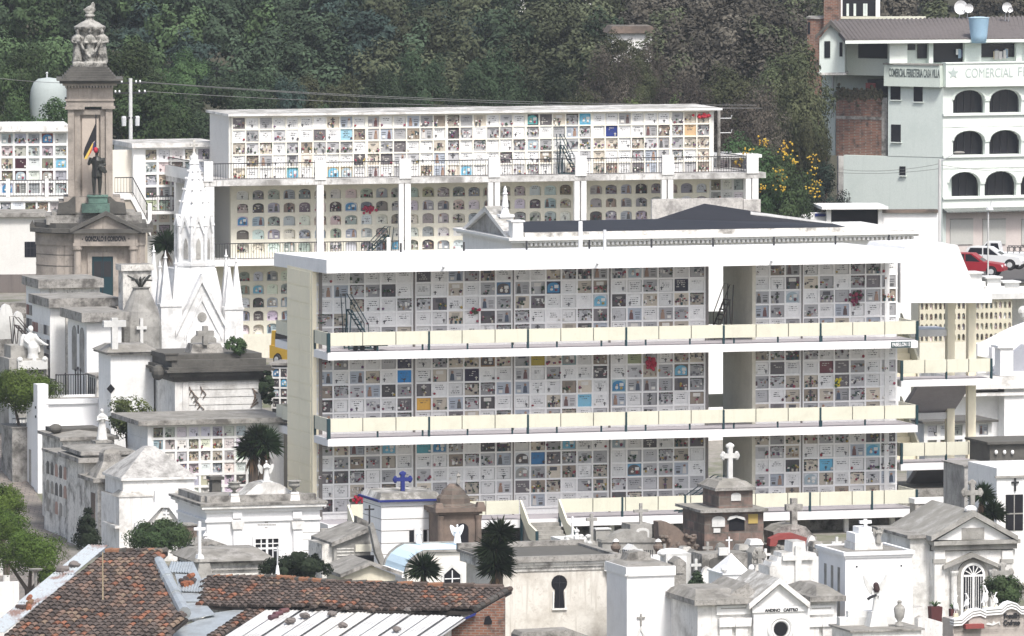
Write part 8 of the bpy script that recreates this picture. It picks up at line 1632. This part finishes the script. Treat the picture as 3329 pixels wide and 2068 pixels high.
# far part of the wood: one mass
VV, TT = [], []
for Y, yt, step in ((172, 85, 150), (192, 25, 150), (204, 0, 115), (228, -50, 120), (214, -35, 160), (240, -70, 170), (268, -120, 120), (292, -150, 110)):
    x = -160
    while x < (2560 if Y < 200 else 3420):
        xx = x+rt.uniform(-50, 50); x += step
        if 2000 < xx < 2120 and Y < 200: continue
        if xx > 2640 and Y < 230: continue
        kd = kind_at(xx, rt); p = P(xx, yt+rt.uniform(-35, 45), Y); g0 = gz(p.x, Y); h = max(5, min(13, p.z-g0)); w = rt.uniform(4.6, 7)
        V, t = crown_verts(rt.randint(0, 9999), w/2, h*.95, 3400, .32, 36, 'round', (.18, .36)); a = rt.uniform(0, 6)
        V = V@np.array([[cos(a), sin(a), 0], [-sin(a), cos(a), 0], [0, 0, 1]]); V = V+np.array([p.x, Y, g0+h*.05])
        c = {'dark': (0.041, 0.062, 0.037), 'blue': (0.037, 0.059, 0.050), 'green': (0.053, 0.084, 0.038), 'olive': (0.065, 0.075, 0.043), 'brown': (0.080, 0.073, 0.059)}[kd]
        VV.append(V); TT.append(t[:, None]*np.array(c)[None, :]*rt.uniform(.6, 1.25))
V, t = np.concatenate(VV), np.concatenate(TT); c0 = V.mean(0); c0[2] = V[:, 2].min()
fm = wmat('far foliage', (.5, .5, .5), attr=True, fine=.1, spec=.1)
wo = bpy.data.objects.new('wood', leaf_mesh('wood', V-c0, t, fm)); COL.objects.link(wo); wo.location = c0; tag(wo, 'far mass of dark mixed trees covering the hillside', 'wood', None, 'stuff')
# houses glimpsed through the wood
for x0, y0, x1, y1, Y, lab, mat_ in ((1990, 108, 2120, 190, 181, 'white house wall glimpsed through a gap in the wood', WORN), (1690, -20, 1960, 8, 235, 'pale house at the very top edge above the wood', WORN)):
    f = Fr(x0, Y, y1, th=.1); h_ = thing('hillside_house', lab, 'house', f.w(1.5, 1, gz(f.o.x, Y))); part(h_, 'wall', mat_, f.bx((x0, y0, x1, y1), 0, 3, z0=gz(f.o.x, Y)-.5)); a, b, c, d = f.rect((x0, y0, x1, y1)); part(h_, 'roof', BROWNST, f.pm([(a-.3, d), (b+.3, d), (b, d+.5), (a, d+.5)], -.3, 3.3)); part(h_, 'window', GLASS, f.bb(a+.5, a+1.1, -.03, .1, d-1.3, d-.5))
# storage tank
ft = Fr(158, 112, 300, th=0); z1 = ft.at(150, 252)[1]; rr = 57*.0193
o = thing('storage_tank', 'pale grey domed storage tank among the trees left of the pillar monument', 'storage tank', ft.w(0, 0, gz(-28, 112))); zg = gz(-28, 112)
part(o, 'tank', wmat('pale grey tank', (.36, .40, .39), (.25, .28, .27), .5), ft.la(0, 0, [(rr*1.08, zg), (rr*1.08, z1-1.3), (rr*1.02, z1-.75), (rr*.86, z1-.32), (rr*.6, z1-.08), (.05, z1)], 20), smooth=True); part(o, 'vent', STEELG, ft.la(-.1, 0, [(.05, z1-.05), (.05, z1+.25), (.09, z1+.27), (.03, z1+.35)], 8))
# ---------------------------------------------------------------- garden shrubs and yuccas
def shrub(label, x, yt, yb, Y, wpx, mat, nl, size, shape='dome', name='round_bush', trunk=None, clumps=40, seed=1, z0=None, rc=(.2, .34), cat='bush'):
    
    if Y is None: Y = G(x, yb).y
    f = Fr(x, Y, yb, th=0); k = (f.o-CAM).length/FL; zb = f.at(x, yb)[1] if z0 is None else z0; zt = f.at(x, yt)[1]; wpx *= 1.5 if shape == 'dome' else 1.15; nl = int(nl*1.5); rc = (rc[0]*1.25, rc[1]*1.25)
    o = thing(name, label, cat, f.w(0, 0, zb if not trunk else gz(f.o.x, f.o.y)))
    V, t = crown_verts(seed, wpx*k/2, zt-zb, nl, size, clumps, shape, rc); me = leaf_mesh('crown', V, t, mat); c = bpy.data.objects.new('crown', me); COL.objects.link(c); c.parent = o; c.location = (0, 0, zb-o.location.z)
    if trunk:
        g = o.location.z; h = zb-g; w = wpx*k
        part(o, 'trunk', BARK, *[wtube([f.w(a*.4, 0, g+h*.35), f.w(a*.6, 0, g+h*.6), f.w(a*w, .0, zb+.5)], [.11, .10, .06], 7) for a in trunk]); part(o, 'limewashed_base', LIME, *[wtube([f.w(a*.3, 0, g-.2), f.w(a*.4, 0, g+h*.36)], [.14, .112], 7) for a in trunk])
    return o
shrub('clipped green umbrella crowned tree with white painted forked trunk, lowest at the left edge', 95, 1712, 1868, -30, 196, LF['clip'], 9000, .10, 'dome', 'clipped_tree', (-.22, .02, .24), 60, 3, rc=(.26, .40), cat='tree')
shrub('clipped green tree at the left edge, topmost of the three along the path', 5, 1560, 1690, -14, 130, LF['clip'], 6500, .10, 'dome', 'clipped_tree', (-.1, .15), 50, 5, rc=(.26, .40), cat='tree'); shrub('clipped green tree at the left edge, middle of the three along the path', 20, 1655, 1765, -22, 140, LF['clip'], 6000, .10, 'dome', 'clipped_tree', (-.1, .15), 50, 6, rc=(.26, .40), cat='tree')
shrub('large round green bush below the seated marble statue', 75, 1190, 1340, 23, 200, LF['clip'], 11000, .12, 'dome', 'round_bush', (-.1, .1), 70, 7, rc=(.26, .40)); shrub('dark clipped bush before the pyramid roofed mausoleum', 518, 1682, 1800, -30, 176, LF['green'], 8000, .11, 'dome', 'round_bush', None, 60, 8, rc=(.26, .40))
shrub('dark glossy loose bush behind the tiled ridge, right of the white obelisk', 965, 1788, 1900, -40, 200, LF['dark'], 7000, .13, 'dome', 'round_bush', None, 46, 9); shrub('loose yellow green variegated shrub beside the white block tomb', 425, 1268, 1440, 13.5, 130, LF['varie'], 3200, .15, 'round', 'loose_shrub', (-.1, .15), 40, 10)
shrub('leafy grey green climbing shrub beside the path and old tombs', 285, 1630, 1805, -16, 110, LF['dark'], 2600, .13, 'cone', 'loose_shrub', None, 40, 11); shrub('conical dark green bush between the white box tomb and pyramid tomb', 2265, 1852, 1965, -40, 88, LF['dark'], 5200, .10, 'cone', 'cone_bush', None, 40, 12, rc=(.26, .42))
shrub('green shrub half covering the fanlight door and ornamental cross', 3262, 1868, 1975, -42, 130, LF['green'], 4200, .12, 'round', 'loose_shrub', None, 40, 13); shrub('small spiky green bush growing on the blackened cornice', 762, 1092, 1152, 16.5, 70, LF['green'], 900, .14, 'dome', 'loose_shrub', None, 20, 14); shrub('dark ivy covered shrub between the dark mausoleum and the pavilion end', 866, 1180, 1340, 16, 50, LF['dark'], 2600, .13, 'tall', 'loose_shrub', None, 30, 15)
shrub('small low green bush at the lower left beside the bird bath', 165, 1828, 1905, -33, 70, LF['clip'], 1800, .11, 'dome', 'loose_shrub', None, 30, 16); shrub('low scrubby growth beside the right hand yuccas', 3000, 1690, 1760, -24, 70, LF['olive'], 1500, .12, 'dome', 'loose_shrub', None, 24, 17)
YUC = leaf_mat('yucca blades', (.028, .050, .026), (.045, .068, .032)); DEAD = wmat('dead yucca leaves', (.20, .13, .08), (.1, .06, .04), .5)
def yucca(label, heads, Y, ybase, name='yucca', trunk=True):
    f = Fr(heads[0][0], Y, heads[0][1], th=0); k = (f.o-CAM).length/FL; g = gz(f.o.x, f.o.y)
    o = thing(name, label, 'yucca', f.w(0, 0, g)); rr = random.Random(int(heads[0][0])); uc = f.at(heads[0][0], ybase)[0]
    for x, y, r in heads:
        u, z = f.at(x, y); r *= k; S = []; Dd = []
        for i in range(330):
            ct = rr.uniform(-.55, 1); a = rr.uniform(0, 2*pi); st_ = math.sqrt(1-ct*ct); d = Vector((st_*cos(a), st_*sin(a), ct)); L_ = r*rr.uniform(.8, 1.12)
            s = d.cross(Vector((.3, .2, 1))).normalized()*(r*.055); c = Vector(f.w(u, 0, z)); m = c+d*L_*.5+Vector((0, 0, L_*.05)); e = c+d*L_-Vector((0, 0, L_*.08*(1-ct)))
            tn = rr.uniform(.7, 1.5); S.append(([tuple(c+s*.5), tuple(c-s*.5), tuple(m-s), tuple(e), tuple(m+s)], [(0, 1, 2, 3, 4)], (tn, tn, tn*.95)))
        part(o, 'leaf_rosette', YUC, S)
        for i in range(40):
            a = rr.uniform(0, 2*pi); c = Vector(f.w(u, 0, z-r*.25)); e = c+Vector((cos(a)*r*.45, sin(a)*r*.4, -r*rr.uniform(.7, 1.1))); s = Vector((-sin(a), cos(a), 0))*r*.05; Dd.append(([tuple(c+s), tuple(c-s), tuple(e)], [(0, 1, 2)]))
        part(o, 'dead_leaves', DEAD, Dd); part(o, 'trunk', BARK, f.tb([(uc, 0, g-.2), ((u+uc)/2, 0, (z+g)/2), (u, 0, z)], [.2, .17, .12], 7))
    return o
yucca('tall yucca with two spiky round heads before the white niche block', [(818, 1462, 66), (864, 1444, 68), (836, 1424, 54)], 1, 1600); yucca('yucca with a single dark spiky head before the pale blue vault tomb', [(1376, 1852, 66)], -46, 1915); yucca('tallest yucca with stacked spiky heads right of the vault tomb', [(1624, 1735, 62), (1606, 1790, 74), (1612, 1840, 72)], -54.5, 1912)
yucca('slim yucca left of the fanlight chapel roof', [(3045, 1680, 46), (3042, 1720, 44)], -22, 1760); yucca('yucca pair behind the trefoil cross on the fanlight chapel', [(3192, 1612, 52), (3225, 1670, 56)], -24, 1750)
pt_ = Fr(540, 52, 800, th=0); k_ = gz(-20, 52); yucca('dark spiky agave in a dark tub left of the white gothic spire', [(540, 795, 58)], 52, 835, 'agave'); 
# ================================================================== ground, paths, street
def ground_sheet():
    xs = sorted(set([-2500, -900, -400, -200, -120] + list(np.arange(-80, 81, 2.)) + [120, 200, 400, 900, 2500]))
    ys = sorted(set([-405, -300, -200, -120] + list(np.arange(-80, 340, 2.)) + [400, 600, 1200, 3000]))
    vs = [(x, y, gz(x, y)) for y in ys for x in xs]; n = len(xs)
    fs = [(j*n+i, j*n+i+1, (j+1)*n+i+1, (j+1)*n+i) for j in range(len(ys)-1) for i in range(n-1)]
    return (vs, fs)
m, nt, b = new_mat('ground'); L = nt.links
ge = N(nt, 'ShaderNodeNewGeometry'); sx = N(nt, 'ShaderNodeSeparateXYZ'); L.new(ge.outputs['Position'], sx.inputs[0])
n1 = N(nt, 'ShaderNodeTexNoise', Scale=.35, Detail=8.0, Roughness=.7); L.new(ge.outputs['Position'], n1.inputs['Vector']); n2 = N(nt, 'ShaderNodeTexNoise', Scale=3.0, Detail=8.0, Roughness=.75); L.new(ge.outputs['Position'], n2.inputs['Vector'])
c = mixc(nt, ramp(nt, n1.outputs[0], .45, .6), (.24, .225, .20), (.11, .125, .06)); c = mixc(nt, ramp(nt, n2.outputs[0], .4, .7), c, (.13, .12, .105))
wood = mixc(nt, ramp(nt, n2.outputs[0], .35, .65), (.03, .035, .018), (.065, .055, .035)); c = mixc(nt, ramp(nt, sx.outputs[1], 100, 116), c, wood); L.new(c, b.inputs['Base Color']); b.inputs['Roughness'].default_value = .95
o = solo('ground', None, None, m, ground_sheet(), smooth=True); o['kind'] = 'structure'
def strip(name, left, right, mat, n=40, lift=.04):
    def along(pts, t):
        t *= len(pts)-1; i = min(int(t), len(pts)-2); a, b = pts[i], pts[i+1]; return (a[0]+(b[0]-a[0])*(t-i), a[1]+(b[1]-a[1])*(t-i))
    vs, fs = [], []; W = 8
    for i in range(n+1):
        a, b_ = G(*along(left, i/n)), G(*along(right, i/n))
        for j in range(W+1):
            p = a.lerp(b_, j/W); vs.append((p.x, p.y, gz(p.x, p.y)+lift))
    for i in range(n):
        for j in range(W): fs.append((i*(W+1)+j, i*(W+1)+j+1, (i+1)*(W+1)+j+1, (i+1)*(W+1)+j))
    o = solo(name, None, None, mat, [(vs, fs)]); o['kind'] = 'structure'; return o
PV, nt, b = new_mat('brick paving'); L = nt.links; ge = N(nt, 'ShaderNodeNewGeometry'); bt = N(nt, 'ShaderNodeTexBrick'); L.new(ge.outputs['Position'], bt.inputs['Vector'])
for k, v in (('Scale', 1.), ('Mortar Size', .03), ('Brick Width', .5), ('Row Height', .25), ('Color1', (.26, .22, .19, 1)), ('Color2', (.17, .15, .135, 1)), ('Mortar', (.10, .095, .085, 1))): bt.inputs[k].default_value = v
n1 = N(nt, 'ShaderNodeTexNoise', Scale=.8, Detail=8.0); L.new(ge.outputs['Position'], n1.inputs['Vector']); L.new(mixc(nt, ramp(nt, n1.outputs[0], .45, .7), bt.outputs[0], (.15, .14, .12)), b.inputs['Base Color']); b.inputs['Roughness'].default_value = .9
strip('path', [(-120, 1420), (-90, 1560), (-70, 1700), (-80, 1850), (-90, 2060)], [(28, 1420), (78, 1530), (120, 1610), (170, 1690), (215, 1770), (245, 1850), (270, 2060)], PV)
strip('street', [(2700, 790), (2700, 850), (2700, 905)], [(3600, 785), (3600, 850), (3600, 915)], wmat('asphalt', (.075, .072, .072), (.11, .105, .10), .5, lo=.4), 10)
f = Fr(2225, -44, 2000); GRM = wmat('short grass', (.10, .16, .04), (.06, .09, .03), .6, scale=3.)
def turf(label, px, lift=.05, blades=500):
    pts = [G(*p) for p in px]; c = sum(pts, Vector())/len(pts); r = random.Random(int(px[0][0])); S = [([(p.x, p.y, gz(p.x, p.y)+lift) for p in pts], [tuple(range(len(pts)))])]
    xs = [p.x for p in pts]; ys = [p.y for p in pts]
    for _ in range(blades):
        x, y = r.uniform(min(xs), max(xs)), r.uniform(min(ys), max(ys))
        if inside((x, y), [(p.x, p.y) for p in pts]): z = gz(x, y)+lift; S.append(([(x-.03, y, z), (x+.03, y, z), (x+r.uniform(-.06, .06), y, z+r.uniform(.06, .14))], [(0, 1, 2)]))
    return solo('grass_patch', label, 'grass', GRM, S, kind='stuff')
turf('bright grass patch between the white box tomb and the pedimented tomb', [(2200, 1975), (2268, 1968), (2275, 2010), (2195, 2015)]); turf('grass between the small graves below the pavilion stairs', [(1918, 1765), (1960, 1765), (1965, 1800), (1900, 1800)])
# small things at the left edge
kb = solo('white_kerb', 'curved low white kerb wall at the lower left edge behind the clipped tree', 'kerb', LIME, Fr(-30, -36, 1910).bx((-40, 1893, 62, 1915), 0, .25, z0=-.1)); kb2 = solo('white_kerb', 'white kerb block at the very bottom left corner', 'kerb', LIME, Fr(-30, -48, 2000).bx((-40, 1986, 62, 2040), 0, .8, z0=-.1))
t = Tb('dark_stone_tomb', 'low dark grey stone tomb at the foot of the white block tomb', 'tomb', (40, 1392, 118, 1500), 22, 2.5, CONC, (.05, 4), CONC)
t = Tb('white_sarcophagus', 'white sarcophagus with a curled lid at the left edge', 'sarcophagus', (52, 1325, 118, 1372), 27, 1.6, MARB, (.12, 6), MARB); part(t.t, 'curled_lid', MARB, t.f.el(.0, .2, t.top+.08, .2, .3, .16), t.f.el(t.W, .2, t.top+.1, .25, .3, .2), t.f.bb(.1, t.W-.1, 0, .8, t.top, t.top+.1)); part(t.t, 'panel', GREYST, t.f.bx((60, 1333, 85, 1362), -.03, 0))
ff = Fr(40, 24, 1380); z0 = ff.at(80, 1385)[1]; solo('low_iron_railing', 'low white iron railing on the dark stone tomb at the left edge', 'railing', STEELG, railing(ff, [(0, 0, z0-.1), (1.4, 0, z0-.1)], .5, .16, .02))
st_ = Fr(-40, 46, 1020); sts = [st_.bb(0, 2.3, -.5*i, -.5*i+.5, 1., st_.at(40, 985)[1]-.26*i) for i in range(6)]
solo('stone_steps', 'broad worn stone steps climbing at the upper left edge', 'steps', CONC, sts)
for k, (x, y0, y1, w, lab) in enumerate(((20, 988, 1030, 42, 'white rounded headstone on the steps at the left edge'), (60, 1012, 1045, 34, 'lower pale rounded headstone right of the white one on the steps'))):
    f = Fr(x-w/2, 36, y1); a, b, c, d = f.rect((x-w/2, y0, x+w/2, y1)); solo('headstone', lab, 'headstone', MARB, f.pm(arch_pts(a, b, c-1.2, d, 1), 0, .25))
bb_ = Fr(116, -34, 1880); z1 = bb_.at(116, 1852)[1]; b0 = thing('bird_bath', 'dark stone bird bath behind the clipped tree at lower left', 'bird bath', bb_.w(0, 0, 0)); part(b0, 'pillar', CONC, bb_.la(0, 0, [(.2, -.2), (.08, .2), (.07, z1-.15), (.14, z1-.08)], 10)); part(b0, 'basin', CONC, bb_.la(0, 0, [(.12, z1-.079), (.30, z1-.02), (.33, z1+.04), (.28, z1+.03)], 12))

hv, nt, b = new_mat('thin haze'); nt.nodes.remove(b); pv = N(nt, 'ShaderNodeVolumePrincipled'); pv.inputs['Color'].default_value = (.86, .92, 1, 1); pv.inputs['Density'].default_value = HAZE; pv.inputs['Anisotropy'].default_value = .0
nt.links.new(pv.outputs[0], nt.nodes['Material Output'].inputs['Volume'])
if HAZE: hz_ = solo('haze', None, None, hv, wbox((0, 1325, 29), 5400, 3600, 66)); hz_['kind'] = 'stuff'
